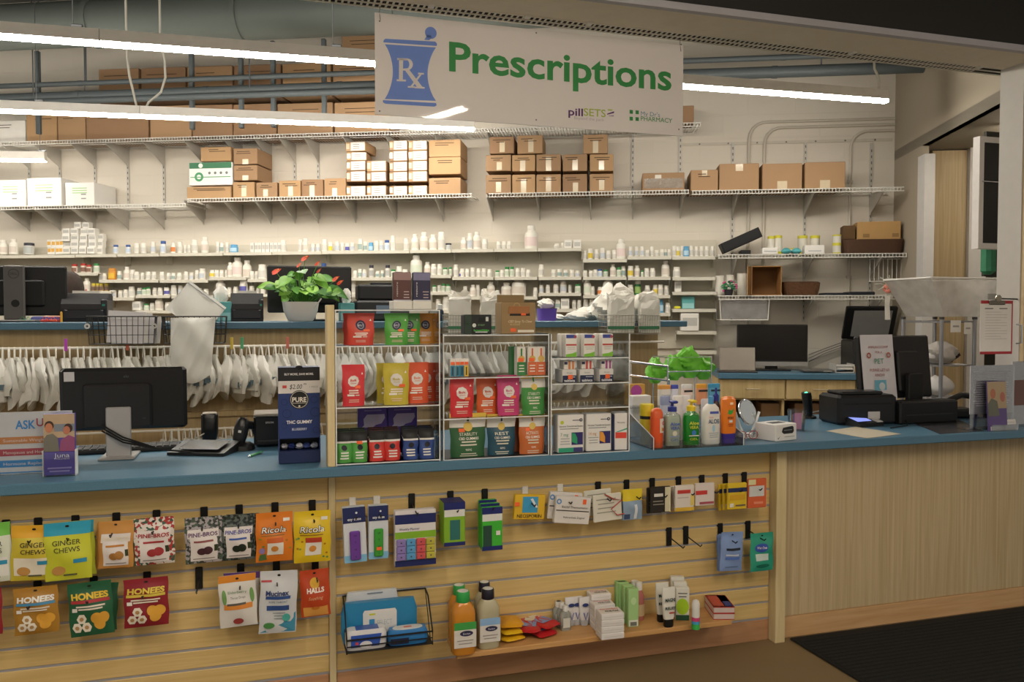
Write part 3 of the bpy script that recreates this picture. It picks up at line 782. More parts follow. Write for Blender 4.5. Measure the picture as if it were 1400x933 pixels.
COUNT = {}
def put_bottle(kind, px, z, hpx, wpx, rowname, d=-0.17):
    p = bottle_proto(kind)
    s = W.col(px, z + .05, d)
    dist = (W.P(s, d, z) - Vector((0, 0, z))).y
    k = dist / FPX
    lab = '%s %s' % (NAMES[kind], rowname)
    if not USED.get(kind): o = p; USED[kind] = 1
    else: o = copy_tree(p)
    n = COUNT[lab] = COUNT.get(lab, 0) + 1
    o['label'] = lab; o['group'] = lab
    if kind in ('bx', 'bo'): o.name = 'medicine_carton'
    o.location = W.P(s, d + random.uniform(-.012, .02), z + 0.0005); o.rotation_euler = (0, 0, W.rz + random.uniform(-.25, .25) * (0.15 if kind in ('bx', 'bo') else 1))
    o.scale = (wpx * k, wpx * k, hpx * k)
def fill(row, z, x0, x1, pitch, hs, kinds='wwwvwmw', w=None):
    x = x0 + pitch / 2
    while x <= x1 - pitch / 2 + .1:
        k = random.choice(kinds); h = random.uniform(*hs)
        put_bottle(k, x, z, h * (1.15 if k == 'W' else 1), (w or pitch * .86), row); x += pitch * random.uniform(.98, 1.06)
def seq(row, z, items):
    for it in items: put_bottle(it[0], it[1], z, it[2], it[3], row)
# ---- top row
A = 'on the left top bottle shelf'
zs = []
edges = [-30, 103, 160, 218, 305, 372, 440, 560, 617, 675, 735, 795]
for i in range(len(edges) - 1):
    m = (edges[i] + edges[i + 1]) / 2
    z = bshelf('top-row bottle shelf, %s segment from the left' % ORD[i], edges[i] + .5, edges[i + 1] - .5, 349.5 - m * .0135)
    zs.append(z)
zt = sum(zs) / len(zs)
seq(A, zt, [('W', 6, 20, 12), ('W', 20, 21, 12), ('j', 38, 16, 13), ('b', 159, 12, 7), ('b', 175, 12, 7), ('w', 187, 14, 7.5), ('w', 196, 14, 7.5), ('v', 208, 16, 7), ('b', 222, 17, 8), ('o', 237, 14, 7),
             ('w', 246, 15, 7), ('w', 253, 11, 5), ('w', 259, 11, 5), ('w', 267, 18, 8), ('W', 279, 22, 10), ('w', 298, 15, 6), ('m', 304, 13, 6), ('w', 310, 14, 5), ('B', 319, 11, 11)])
B_ = 'on the top shelf behind the plant'
for i in range(8): put_bottle('bx', 345 + i * 5.4, zt, 13, 4.8, B_)
put_bottle('w', 388, zt, 16, 8, B_)
seq(B_, zt, [('w', 411, 17, 6), ('W', 418, 18, 8), ('v', 427, 11, 6), ('v', 434, 11, 6), ('w', 443, 17, 8), ('y', 451, 13, 6), ('v', 461, 14, 7), ('w', 468, 12, 5), ('u', 475, 11, 6), ('v', 482, 12, 6), ('m', 493, 17, 7),
              ('m', 500, 13, 6), ('B', 507, 12, 7), ('w', 515, 14, 7), ('v', 522, 14, 6), ('b', 529, 15, 7), ('w', 537, 21, 7)])
A2 = 'on the middle top bottle shelf'
seq(A2, zt, [('w', 555, 17, 7), ('W', 567, 23, 11), ('W', 580, 25, 11), ('W', 592, 22, 11), ('w', 604, 25, 10), ('j', 613, 10, 8), ('W', 634, 18, 9), ('v', 643, 23, 8), ('W', 652, 25, 11), ('w', 663, 15, 8), ('w', 682, 12, 6), ('w', 689, 12, 6), ('w', 696, 12, 6),
             ('Wc', 726, 33, 18), ('w', 761, 8, 7), ('w', 769, 9, 4), ('bx', 777, 13, 10), ('bx', 789, 13, 10)])
# carton pile at the left of the top row
row = 'in the white carton pile'
for i in range(4): 
    for j in range(2): put_bottle('bo', 68 + i * 6, zt + j * .065, 10.4, 5.7, 'stacked beside the white carton pile')
for i in range(4):
    n = 4 if i < 3 else 4
    for j in range(5 if i in (2, 3) and False else 4): put_bottle('bx', 94 + i * 11.2, zt + j * 0.058, 9.0, 10.6, row)
for i in range(2): put_bottle('bx', 108 + i * 10.5, zt + 4 * 0.058, 9.0, 9.6, row)
for j in range(3):
    put_bottle('bx', 138, zt + j * 0.062, 9.5, 8, 'right of the white carton pile', d=-.14)
# ---- right shelves of the top row
z = bshelf('bottle shelf set lower at the start of the right bay, top row', 797, 857, 354.5)
seq('on the lowered right-bay shelf', z, [('w', 800, 12, 6), ('y', 807, 15, 7), ('w', 815, 14, 7), ('v', 824, 16, 8), ('w', 832, 12, 6), ('w', 840, 13, 8), ('Wc', 849, 28, 13)])
z = bshelf('top-row bottle shelf of the right bay, middle segment', 858, 918, 350.5)
seq('on the middle right-bay top shelf', z, [('v', 862, 14, 6), ('v', 870, 14, 6), ('v', 878, 14, 6), ('w', 885, 9, 6), ('w', 891, 14, 6), ('w', 898, 9, 6), ('w', 905, 10, 6), ('m', 910, 10, 5), ('w', 915, 10, 5)])
z = bshelf('top-row bottle shelf of the right bay, last segment', 919, 978, 350.5)
seq('on the last right-bay top shelf', z, [('w', 922, 15, 6), ('y', 927, 14, 6), ('w', 933, 15, 6), ('B', 938, 14, 8), ('w', 945, 15, 6), ('w', 952, 14, 6), ('w', 959, 14, 6), ('w', 966, 14, 6), ('w', 974, 14, 6)])
# ---- second row
z = bshelf('short bottle shelf with red-capped bottles behind the big monitor', 86, 134, 373)
seq('on the short shelf behind the monitor', z, [('r', 103, 12, 8), ('r', 114, 13, 8), ('r', 122, 11, 7), ('g', 131, 13, 8)])
segs = [(135, 217, 382.5), (218, 285, 382.5), (286, 337, 379), (338, 430, 381.5), (431, 559, 379.5), (560, 617, 376), (618, 675, 378.5), (676, 735, 378.5), (736, 795, 378.5), (797, 857, 378.5), (858, 917, 378.5), (919, 978, 379)]
zz = [bshelf('second-row bottle shelf, %s segment from the left' % ORD[i], a + .5, b - .5, y) for i, (a, b, y) in enumerate(segs)]
r2 = 'on the second shelf, left part'
seq(r2, zz[0], [('w', 138, 9, 6), ('w', 144, 9, 6), ('O', 154, 16, 11), ('m', 163, 12, 6), ('W', 172, 18, 9), ('w', 180, 14, 7), ('w', 188, 11, 7), ('w', 194, 10, 6), ('w', 203, 11, 7), ('w', 210, 11, 7)])
fill(r2, zz[1], 218, 270, 7.6, (9, 12)); seq(r2, zz[1], [('w', 269, 13, 7), ('v', 277, 15, 9)])
seq(r2, zz[2], [('y', 290, 10, 8), ('w', 297, 10, 6), ('w', 303, 10, 6), ('w', 309, 10, 5), ('W', 315, 20, 9), ('Wc', 324, 27, 14)])
put_bottle('W', 337, zz[3], 26, 12, r2)
seq(r2, zz[3], [('w', 345, 11, 6), ('w', 350, 11, 6), ('w', 358, 20, 11)])
r2 = 'on the second shelf, middle part'
put_bottle('b', 442, zz[4], 20, 8, r2)
fill(r2, zz[4], 482, 503, 6.5, (9, 13)); seq(r2, zz[4], [('k', 508, 17, 7), ('m', 516, 9, 6), ('m', 522, 10, 5), ('k', 530, 17, 7), ('g', 538, 11, 7), ('w', 546, 15, 8), ('w', 554, 11, 8)])
seq(r2, zz[5], [('Wg', 569, 27, 16), ('W', 584, 18, 9), ('w', 593, 15, 8), ('w', 601, 15, 7), ('g', 609, 10, 7), ('g', 615, 11, 5)])
fill(r2, zz[6], 628, 675, 7.4, (10, 13)); seq(r2, zz[6], [('w', 623, 17, 7), ('u', 630, 8, 5)])
seq(r2, zz[7], [('g', 680, 9, 6), ('w', 686, 10, 6), ('g', 693, 14, 7), ('g', 700, 14, 6)]); fill(r2, zz[7], 704, 733, 7.4, (10, 14))
seq(r2, zz[8], [('w', 740, 17, 7)]); fill(r2, zz[8], 753, 794, 7.8, (8, 12))
r2 = 'on the second shelf, right bay'
seq(r2, zz[9], [('w', 800, 9, 6), ('w', 808, 9, 6), ('w', 814, 10, 6), ('b', 820, 11, 7), ('g', 828, 10, 7), ('W', 838, 17, 8), ('g', 846, 13, 7), ('m', 852, 15, 7)])
seq(r2, zz[10], [('y', 862, 15, 8), ('W', 871, 16, 8), ('g', 878, 9, 4), ('w', 884, 12, 7), ('w', 892, 12, 8), ('W', 910, 22, 11)])
seq(r2, zz[11], [('w', 925, 14, 10)])
# ---- third row
z = bshelf('short bottle shelf with yellow-capped bottles by the seated person', 100, 152, 398.5)
seq('on the short shelf by the seated person', z, [('w', 112, 12, 6), ('W', 120, 18, 9), ('Y', 128, 11, 6), ('Y', 134, 11, 6), ('Y', 140, 11, 6), ('Y', 146, 11, 6)])
segs = [(138, 184, 407), (185, 233, 403.5), (234, 292, 404), (293, 366, 402), (480, 559, 402), (586, 617, 399), (618, 678, 405.5), (679, 735, 405.5), (736, 795, 400.5), (797, 857, 403.5), (858, 917, 403.5), (919, 980, 399)]
zz = [bshelf('third-row bottle shelf, %s segment from the left' % ORD[i], a + .5, b - .5, y) for i, (a, b, y) in enumerate(segs)]
r3 = 'on the third shelf, left part'
seq(r3, zz[0], [('v', 144, 9, 12), ('v', 155, 10, 9), ('w', 164, 10, 7), ('w', 172, 11, 7), ('w', 180, 15, 9)])
seq(r3, zz[1], [('m', 190, 10, 8), ('g', 198, 10, 8), ('g', 204, 11, 6), ('w', 211, 10, 7), ('w', 220, 10, 7), ('u', 229, 10, 8)])
seq(r3, zz[2], [('w', 238, 14, 8), ('v', 246, 14, 8), ('w', 258, 16, 8), ('w', 272, 10, 7), ('w', 281, 9, 7)])
seq(r3, zz[3], [('W', 302, 20, 13), ('w', 313, 9, 6), ('w', 322, 10, 7), ('u', 334, 18, 11), ('w', 344, 11, 7), ('w', 352, 9, 6), ('w', 360, 10, 7)])
r3 = 'on the third shelf, middle part'
put_bottle('w', 483, zz[4], 18, 7, r3)
seq(r3, zz[5], [('g', 594, 9, 6), ('w', 600, 9, 6), ('g', 606, 11, 7), ('g', 613, 10, 7)])
seq(r3, zz[6], [('w', 636, 14, 6), ('W', 647, 16, 8), ('w', 653, 16, 6), ('w', 663, 11, 7), ('W', 671, 20, 11)])
seq(r3, zz[7], [('W', 692, 19, 14), ('W', 709, 26, 20), ('w', 732, 12, 6)])
seq(r3, zz[8], [('v', 740, 11, 6), ('w', 749, 11, 6), ('w', 760, 12, 7), ('v', 770, 16, 9), ('w', 779, 11, 5), ('g', 790, 12, 8)])
r3 = 'on the third shelf, right bay'
seq(r3, zz[9], [('Wg', 803, 22, 10), ('w', 810, 12, 6), ('o', 821, 11, 8), ('Wg', 831, 24, 14), ('W', 846, 16, 12)])
seq(r3, zz[10], [('w', 862, 14, 8), ('G', 872, 20, 9), ('w', 885, 13, 7), ('y', 896, 14, 7), ('w', 903, 14, 7), ('w', 911, 13, 7)])
put_bottle('bx', 927, zz[11], 15, 9, r3)
# ---- fourth row and below
segs = [(185, 240, 424.5), (590, 640, 424), (736, 795, 422.5), (797, 859, 422.5), (860, 917, 428), (919, 980, 422.5), (925, 980, 453), (925, 980, 480)]
zz = [bshelf('low bottle shelf, %s of the fourth row and below' % ORD[i], a + .5, b - .5, y) for i, (a, b, y) in enumerate(segs)]
r4 = 'on the fourth bottle shelf'
seq(r4, zz[0], [('bx', 190, 12, 12), ('g', 201, 9, 7), ('w', 208, 10, 7), ('W', 218, 18, 11), ('w', 230, 11, 9)])
seq(r4, zz[1], [('w', 599, 15, 7), ('w', 610, 18, 9)])
seq(r4, zz[2], [('w', 742, 12, 7), ('m', 763, 12, 8), ('bx', 773, 14, 11), ('w', 785, 12, 6), ('w', 792, 12, 6)])
seq(r4, zz[3], [('w', 801, 13, 7), ('w', 809, 13, 7)])
seq(r4, zz[4], [('B', 904, 18, 6), ('w', 913, 14, 7)])
def tissue_box(label, fr, s, d, z, w, h, dep, turn=0, tissue=True):
    t = cthing(fr, 'tissue_box', label, 'tissue box', s, d, z + .0005, None, turn)
    B().rbox(-w / 2, w / 2, 0, dep, 0, h, .003).build('carton_body', mt('5aa3a3', .5, var=.25, scale=14), t)
    patch(t, flat(0), '8fc4c4', -w * .45, h * .05, w * .45, h * .45, nx=4, nz=2, name='pale_print')
    B().lathe([(w * .3, h), (w * .3, h + .001)], 16, c=(0, dep / 2), sy=.6).build('opening_film', mt('cfd8d6', .4), t)
    if tissue:
        b = B(); n = 14
        rings = []
        for j in range(6):
            v = j / 5; rr = w * (.22 + .16 * math.sin(v * 2.6)) * (1 - .55 * v * v)
            rings.append([(rr * math.cos(2 * math.pi * i / n) * (1 + .25 * math.sin(3 * i + 2 * j)), dep / 2 + rr * .6 * math.sin(2 * math.pi * i / n) * (1 + .3 * math.cos(4 * i + j)), h + v * h * .8) for i in range(n)])
        b.loft(rings); b.build('tissue', mt('e9e6df', .8), t, smooth=True)
    return t
k = 6.9 / FPX
tissue_box('teal tissue box on the right bay shelf', W, W.col(941, zz[5] + .05, -.2), -.2, zz[5], 17 * k, 17 * k, .1, tissue=False)
o = B().rbox(-.03, .03, -.025, .025, 0, .022, .01).build('yellow_tape_roll', mt('d6cf3a', .4)); tag(o, 'small yellow piece at the end of the low right shelf', 'tape'); place(o, W, W.col(926, zz[5], -.19), -.19, zz[5] + .0005)
put_bottle('bx', 942, zz[6], 24, 24, 'tall white carton on the low right bay shelf')

# every bottle gets its own place in its row
_by = {}
for o in COL.objects:
    if o.parent is None and 'group' in o and o.get('label') == o.get('group'): _by.setdefault(o['label'], []).append(o)
def nth(n):
    base = 'first second third fourth fifth sixth seventh eighth ninth tenth eleventh twelfth thirteenth fourteenth fifteenth sixteenth seventeenth eighteenth nineteenth twentieth'.split()
    return base[n] if n < 20 else 'last'
for lab, os_ in _by.items():
    os_.sort(key=lambda o: (round(W.sd(o.location)[0], 2), o.location.z))
    if len(os_) > 1:
        for i, o in enumerate(os_): o['label'] = ('%s %s' % (nth(i), lab) + ('' if 'pile' in lab else ', from left'))
# ================================================================== unit of hanging bags behind the counter
zK = K.at(220, 440.5, -0.02)[1]; zKb = K.at(220, 450.5, -0.02)[1]
sK1 = K.col(940, zK, -0.02)
unit = thing('bag_unit', 'high wooden unit with blue top where filled bags hang on rods', 'storage unit', K.P(0, 0, 0), K.rz)
B().rbox(-6.0, sK1, -0.02, 0.62, zKb, zK, .004).build('top_board', BLUE, unit)
zF = K.at(220, 471, 0)[1]; sK2 = K.col(906, zK - .2, 0)
FW = wood('tan_fascia', 'a8926a', 'b59f78', (24.0, 24.0, 0.8), 0.5, 2.5)
B().box(-6.0, sK2, 0.07, 0.09, 0, zKb).build('front_panel', FW, unit)
B().box(sK2 - 0.02, sK2, 0.091, 0.5, 0, zKb).build('side_panel', FW, unit)
zS = K.at(320, 563, 0.0)[1]; DR = -0.055
B().box(-6.0, sK2, 0.045, 0.07, zS - 0.03, zS).build('panel_rail', FW, unit)
zRod = K.at(300, 474, DR)[1]; zRod2 = zS - 0.085
for z in (zRod, zRod2):
    B().tube([(-6, DR, z), (sK2 - .02, DR, z)], .007, 8).build('hanging_rod', mt('e2ded4', .4), unit)
    for i in range(7): B().tube([(sK2 - .05 - i * .8, .07, z), (sK2 - .05 - i * .8, DR, z)], .006, 6).build('rod_bracket', mt('d9d4c8', .4), unit)
BAGM = [mt(h, .42, var=.12, scale=9, bump=.25, bscale=16) for h in ('dcdad3', 'd2d0c8', 'e2e0da')]
def bag_proto(seed):
    rnd = random.Random(seed)
    t = thing('hanging_bag', 'x', 'bag')
    n = 12; rings = []; L = rnd.uniform(.29, .37); ph = rnd.uniform(0, 6)
    for j in range(10):
        v = j / 9
        a = (.010 + .022 * math.sin(min(1, v * 1.15) * math.pi * .8)) * rnd.uniform(.8, 1.2)
        b = (.030 + .075 * min(1, v * 2.2)) * (1 - .25 * max(0, v - .75) / .25)
        ring = []
        for i in range(n):
            th = 2 * math.pi * i / n
            w = 1 + .34 * math.sin(3 * th + ph + 5 * v) + .25 * rnd.uniform(-1, 1)
            ring.append((a * math.cos(th) * w + .012 * math.sin(5 * v + ph), b * math.sin(th) * (1 + .2 * math.sin(2 * th + ph + 3 * v) + .1 * rnd.uniform(-1, 1)), -.07 - v * L - (.05 * math.sin(th + ph) if j == 9 else 0)))
        rings.append(ring)
    B().loft(rings).build('bag_body', BAGM[seed % 3], t, smooth=True)
    hm = mt('e0ddd4', .45)
    B().tube([(0, -.028, -.085), (0, -.016, -.02), (0, 0, .0095), (0, .016, -.02), (0, .028, -.085)], .0038, 5).build('hanger_loop', hm, t, smooth=True)
    if seed % 4 == 0:
        c = ['5a6f7a', '6f9a7c', '4d5560', '9aa9a0'][seed % 4]
        B().box(-.03, .03, -.085, -.08, -.30, -.26).build('leaflet', mt(c, .6), t)
    return t
PROT = [bag_proto(i) for i in range(8)]
used = set()
def hang(px, zr, rowlab, i, grp):
    k = random.randrange(8)
    if k in used: t = copy_tree(PROT[k])
    else: t = PROT[k]; used.add(k)
    t['label'] = rowlab; t['group'] = grp
    t.location = K.P(K.col(px, zr - .1, DR), DR, zr)
    t.rotation_euler = (0, random.uniform(-.05, .05), K.rz + .3 + random.uniform(-.14, .14))
    sc = random.uniform(.9, 1.12); t.scale = (sc * random.uniform(.9, 1.3), sc, random.uniform(.8, 1.0) * (zRod - zS) / .475)
NUM = 'first second third fourth fifth sixth seventh eighth ninth tenth eleventh twelfth thirteenth fourteenth fifteenth sixteenth seventeenth eighteenth nineteenth twentieth'.split()
def ordinal(n):
    if n <= 20: return NUM[n - 1]
    tens = {2: 'twenty', 3: 'thirty', 4: 'forty', 5: 'fifty', 6: 'sixty', 7: 'seventy', 8: 'eighty', 9: 'ninety'}
    if n % 10 == 0: return {2: 'twentieth', 3: 'thirtieth', 4: 'fortieth', 5: 'fiftieth', 6: 'sixtieth', 7: 'seventieth', 8: 'eightieth', 9: 'ninetieth'}[n // 10]
    return tens[n // 10] + '-' + NUM[n % 10 - 1]
i = 0; x = 4.0
while x < 850:
    i += 1
    hang(x, zRod, 'white plastic bag on the upper rod, %s from the left' % ordinal(i), i, 'bags on the upper rod')
    x += random.uniform(7.5, 11.5) * (1.0 if x < 470 else 1.25)
i = 0; x = 225.0
while x < 440:
    i += 1
    hang(x, zRod2, 'white plastic bag on the lower rod, %s from the left' % ordinal(i), i, 'bags on the lower rod')
    x += random.uniform(7.5, 11)
# coloured tags clipped to the rod
for px, h, nm in ((91, 'c050c8', 'purple'), (175, 'e0785a', 'coral'), (317, 'd9c04a', 'yellow'), (331, '4fae7c', 'green'), (393, 'd9776a', 'red')):
    t = cthing(K, 'rod_tag', '%s divider tag standing up from the bag rod' % nm, 'tag', K.col(px, zRod, DR), DR - .018, zRod - .015)
    B().rbox(-.008, .008, 0, .003, 0, .065, .003).build('tag_plate', mt(h, .4), t)
    B().tube([(0, .002, 0), (0, .02, .012), (0, .02, .026)], .002, 5).build('tag_clip', mt(h, .4), t)

# ---- baskets clipped to the front edge
def wire_basket(label, fr, x0, x1, ztop, h, depth, mat, d0, taper=.06, nx=None, nz=3, group=None, r=.0022, band=None):
    s0 = fr.col(x0, ztop, d0 - depth); s1 = fr.col(x1, ztop, d0 - depth); w = s1 - s0
    t = cthing(fr, 'wire_basket', label, 'basket', (s0 + s1) / 2, d0, ztop - h, group)
    W2 = w / 2; T2 = W2 * (1 - taper)
    def rim(a, y0, y1, z): return [(-a, y0, z), (a, y0, z), (a, y1, z), (-a, y1, z)]
    b = B(); p = rim(W2, -depth, -.004, h)
    for i in range(4): b.tube([p[i], p[(i + 1) % 4]], r * 1.6, 6)
    b.build('rim', mat, t)
    b = B(); nx = nx or max(5, int(w / .026)); ny = max(3, int(depth / .03))
    for i in range(nx + 1):
        u = -1 + 2 * i / nx
        b.tube([(u * W2, -depth, h), (u * T2, -depth * .93, 0), (u * T2, -.008, 0), (u * W2, -.004, h)], r * .8, 4)
    for i in range(1, ny):
        y = -depth + depth * i / ny
        b.tube([(-W2, y, h), (-T2, y, 0), (T2, y, 0), (W2, y, h)], r * .8, 4)
    for j in range(nz):
        z = h * j / nz; a = T2 + (W2 - T2) * j / nz; q = rim(a, -depth * (.93 + .07 * j / nz), -.006, z)
        for i in range(4): b.tube([q[i], q[(i + 1) % 4]], r * .8, 4)
    b.build('wire_mesh', mat, t)['kind'] = 'stuff'
    if band: B().box(-W2 * .95, W2 * .95, -depth * 1.0 - .004, -depth * 1.0, h * .26, h * .42).build('green_band', mt(band, .5), t)
    return t
bw = mt('2b2a28', .5)
hB = zK - .006
t = wire_basket('black wire basket holding papers clipped to the blue top', K, 118, 212, K.at(165, 433, -.16)[1], .145, .15, bw, -.022, group='black wire baskets')
for x in (-.16, .16): disc(t, flat(-.155), 'd8d8d4', x, .095, .014, name='white_tag', inner=.4)
t = wire_basket('black wire basket with white bags spilling out', K, 221, 309, K.at(265, 433, -.16)[1], .145, .15, bw, -.022, group='black wire baskets')
zBk = K.at(165, 433, -.16)[1] - .145
# papers in the first basket
for i in range(5):
    o = B().box(-.09, .09, 0, .003, 0, .17 - i * .006).build('paper_sheet', mt(['e4e2e6', 'e8e6e2', 'dddde2'][i % 3], .7))
    tag(o, 'white paper slip standing in the left black basket, %s from the front' % ORD[i], 'paper', 'papers in the left basket')
    o.location = K.P(K.col(172 + i * 5, zBk + .1, -.1), -.13 + i * .02, zBk + .004); o.rotation_euler = (R(-6), R(random.uniform(-5, 5)), K.rz)

def crumple(name, label, cat, fr, s, d, z, w, dep, h, mat, seed, group=None, turn=0, p=3.0, amp=.16, rx=0, ry=0, n=22, m=12, parts=None):
    rnd = random.Random(seed); f = [(rnd.uniform(2, 6), rnd.uniform(2, 6), rnd.uniform(0, 6)) for _ in range(5)]
    t = cthing(fr, name, label, cat, s, d, z + .001, group, turn, rx, ry)
    rings = []
    for j in range(m + 1):
        v = j / m; q = max(.12, math.sin(math.pi * min(.97, max(.05, v))) ** .45)
        ring = []
        for i in range(n):
            th = 2 * math.pi * i / n; ct, st = math.cos(th), math.sin(th)
            k = 1 + sum(amp * .45 * math.sin(a * th + b * v * 3 + c) for a, b, c in ((round(a), b, c) for a, b, c in f))
            ring.append((w / 2 * q * math.copysign(abs(ct) ** (2 / p), ct) * k, dep / 2 * q * math.copysign(abs(st) ** (2 / p), st) * k, h * v * (1 + .10 * math.sin(3 * th + f[0][2]) * v)))
        rings.append(ring)
    B().loft(rings).build('bag_body', mat, t, smooth=True)
    return t
PB = mt('dedbd2', .6, var=.05, bump=.2, bscale=20)
def paper_bag(label, fr, s, d, z, w, h, dep, turn=0, rx=0.0, group=None, seed=0, ry=0.0):
    """open flat-bottomed paper bag with creased sides and a ragged top"""
    rnd = random.Random(seed)
    t = cthing(fr, 'paper_bag', label, 'bag', s, d, z + .001, group, turn, rx, ry)
    def ring(a, b, zz, j): return [(x * a + rnd.uniform(-.008, .008), y * b + rnd.uniform(-.006, .006), zz + (j * rnd.uniform(-.015, .015))) for x, y in ((-.5, -.5), (-.2, -.55), (.2, -.48), (.5, -.5), (.42, 0), (.5, .5), (.2, .5), (-.2, .52), (-.5, .5), (-.42, 0))]
    B().loft([ring(w, dep, 0, 0), ring(w * 1.02, dep, h * .35, 0), ring(w * .97, dep * .9, h * .7, 1), ring(w * 1.0, dep * .6, h, 1.4)], caps=True).build('bag_body', PB, t)
    B().loft([ring(w * 1.01, dep * .62, h * .98, 1), ring(w * .95, dep * .25, h * 1.08, 1.4)]).build('folded_mouth', PB, t)
    return t
# white bags spilling over the second black basket
FB = mt('e4e4df', .35, var=.05, bump=.3, bscale=12)
t = cthing(K, 'plastic_bag', 'large white plastic bag drooping over the black basket rim', 'bag', K.col(261, 1.3, -.2), -.19, K.at(261, 512, -.2)[1])
def dq(sg): return lambda u, v: ((u - .5) * .225 * (1 - .12 * (1 - v)) + .012 * v, sg * .03 * math.sin(math.pi * u) ** .7 * math.sin(math.pi * v) ** .5 + .007 * math.sin(7 * u + 9 * v) + .004 * math.sin(17 * u - 12 * v), v * .30 - .05 * math.sin(math.pi * u) * (1 - v))
B().grid(dq(-1), 22, 22).grid(dq(1), 22, 22).build('bag_body', FB, t, smooth=True, weld=True)
t = cthing(K, 'plastic_bag', 'flat white plastic bag standing diagonally in the black basket', 'bag', K.col(252, zK, -.10), -.09, zK + .0, None, 0, R(-14), R(38))
def qs(u, v): return ((u - .5) * .24, .012 * math.sin(5 * u + 3 * v), v * .20)
B().grid(lambda u, v: (qs(u, v)[0], -.012 * math.sin(math.pi * u) * math.sin(math.pi * v) + .004 * math.sin(9 * u + 4 * v), qs(u, v)[2]), 14, 10).grid(lambda u, v: (qs(u, v)[0], .02 * math.sin(math.pi * u) * math.sin(math.pi * v), qs(u, v)[2]), 14, 10).build('bag_body', FB, t, smooth=True)
B().tube([(-.12, -.004, .185), (.12, -.004, .185)], .003, 5).build('seal_strip', mt('b9bcc0', .4), t)

# white paper bag baskets on the right
bwW = mt('a9a69c', .5)
def bag_basket(x0, x1, lab, seed, zt=431, front=''):
    z1 = K.at((x0 + x1) / 2, zt, -.16)[1]; h = z1 - K.at((x0 + x1) / 2, 457, -.16)[1]
    wire_basket('small grey wire basket of white paper bags %s' % lab, K, x0, x1, z1, h, .14, bwW, -.022, taper=.02, nx=9, nz=5, group='small wire baskets with a green band', band='3f7f5a', r=.0016)
    s0 = K.col(x0, z1, -.09); s1 = K.col(x1, z1, -.09)
    for j in range(3):
        paper_bag('%s white paper bag in the basket %s' % (ORD[j], lab), K, (s0 + s1) / 2 + (j - 1) * .012, -.125 + j * .042, z1 - h + .006, (s1 - s0) * .82, h * (1.75 + .12 * j), .036, turn=(j - 1) * 4, seed=seed + j, group='paper bags in wire baskets', rx=R(-2))
bag_basket(612, 646, 'beside the dark dropper bottles', 10)
bag_basket(655, 688, 'behind the black and green box', 20)
bag_basket(830, 868, 'left of the pair at the unit end', 30)
bag_basket(873, 902, 'right of the pair at the unit end', 40)
# ---- things on the blue top
def Kc(px, z=None, d=.2): return K.col(px, zK if z is None else z, d)
def kpx(d=.2, px=300): return (K.P(Kc(px, None, d), d, 0)).y / FPX
def monitor_back(label, fr, x0, y0, x1, y1, d, z, stand='grey', tilt=0.0, turn=0.0, foot=.24):
    s0, zt = fr.at(x0, y0, d); s1, zb = fr.at(x1, y1, d); w = s1 - s0; h = zt - zb
    t = cthing(fr, 'computer_monitor', label, 'monitor', (s0 + s1) / 2, d, z + .0005, None, turn)
    b0 = zb - z
    B().rbox(-w / 2, w / 2, 0, .022, b0, b0 + h, .008).build('screen_shell', BLACK, t)
    B().rbox(-w / 2 + .012, w / 2 - .012, .0215, .024, b0 + .014, b0 + h - .014, .001).build('screen_panel', mt('08090b', .15), t)
    B().rbox(-w * .3, w * .3, -.02, .004, b0 + h * .18, b0 + h * .72, .01).build('rear_bulge', BLACKM, t)
    return t, w, h, b0
t, w, h, b0 = monitor_back('large black monitor seen from behind at the left edge', K, -62, 362, 92, 432, .15, zK)
q = K.col(20, zK, .1) - K.col(15, zK, .1); sx = K.col(20, zK + .1, .1) - (K.at(-62, 362, .15)[0] + K.at(92, 432, .15)[0]) / 2
GS = mt('5c5a58', .4, metal=.2)
hs = K.at(20, 363, .1)[1] - zK
B().rbox(sx - .05, sx + .05, -.06, -.035, .01, hs, .006).build('stand_column', GS, t)
B().rbox(sx - .12, sx + .12, -.14, .06, 0, .012, .004).build('stand_base', GS, t)
S = flat(-.06)
disc(t, S, '3a3938', sx, hs - .045, .026, inner=.86, name='emblem_ring'); text(t, S, 'DELL', '3a3938', sx, hs - .045, .012, w=.036, bold=.02)
disc(t, S, '0f0f0f', sx + .006, hs * .33, .02, name='cable_hole')
def label_printer(label, fr, x0, x1, ytop, d, z, dep=.2, turn=0):
    s0 = fr.col(x0, z + .08, d); s1 = fr.col(x1, z + .08, d); w = s1 - s0; h = fr.at((x0 + x1) / 2, ytop, d)[1] - z
    t = cthing(fr, 'label_printer', label, 'printer', (s0 + s1) / 2, d, z + .0005, None, turn)
    b = B(); pr = [(0, 0), (dep, 0), (dep, h * .9), (dep * .8, h), (dep * .3, h), (dep * .02, h * .62), (0, h * .45)]
    b.add([(-w / 2, y, q) for y, q in pr] + [(w / 2, y, q) for y, q in pr], [tuple(range(7)), tuple(range(13, 6, -1))] + [(i, i + 7, (i + 1) % 7 + 7, (i + 1) % 7) for i in range(7)])
    b.build('printer_body', mt('1c1b1e', .6), t)
    B().rbox(-w * .44, w * .44, -.006, .004, h * .1, h * .42, .004).build('front_door', mt('232227', .35), t)
    B().box(-w * .36, w * .36, -.008, -.004, h * .40, h * .425).build('paper_slot', mt('0a0a0b', .5), t)
    B().box(-w * .30, w * .30, dep * .32, dep * .36, h * .99, h * 1.09).build('label_strip', mt('e2dfd8', .5), t)
    B().rbox(w * .36, w * .505, .0, dep, h * .03, h * .8, .008).build('side_cheek', mt('2b2a2d', .35), t)
    B().box(w * .40, w * .46, -.0075, .002, h * .55, h * .62).build('status_light', mt('2f8f78', .3), t)
    return t
label_printer('black label printer beside the large left monitor', K, 83, 146, 401, .12, zK)
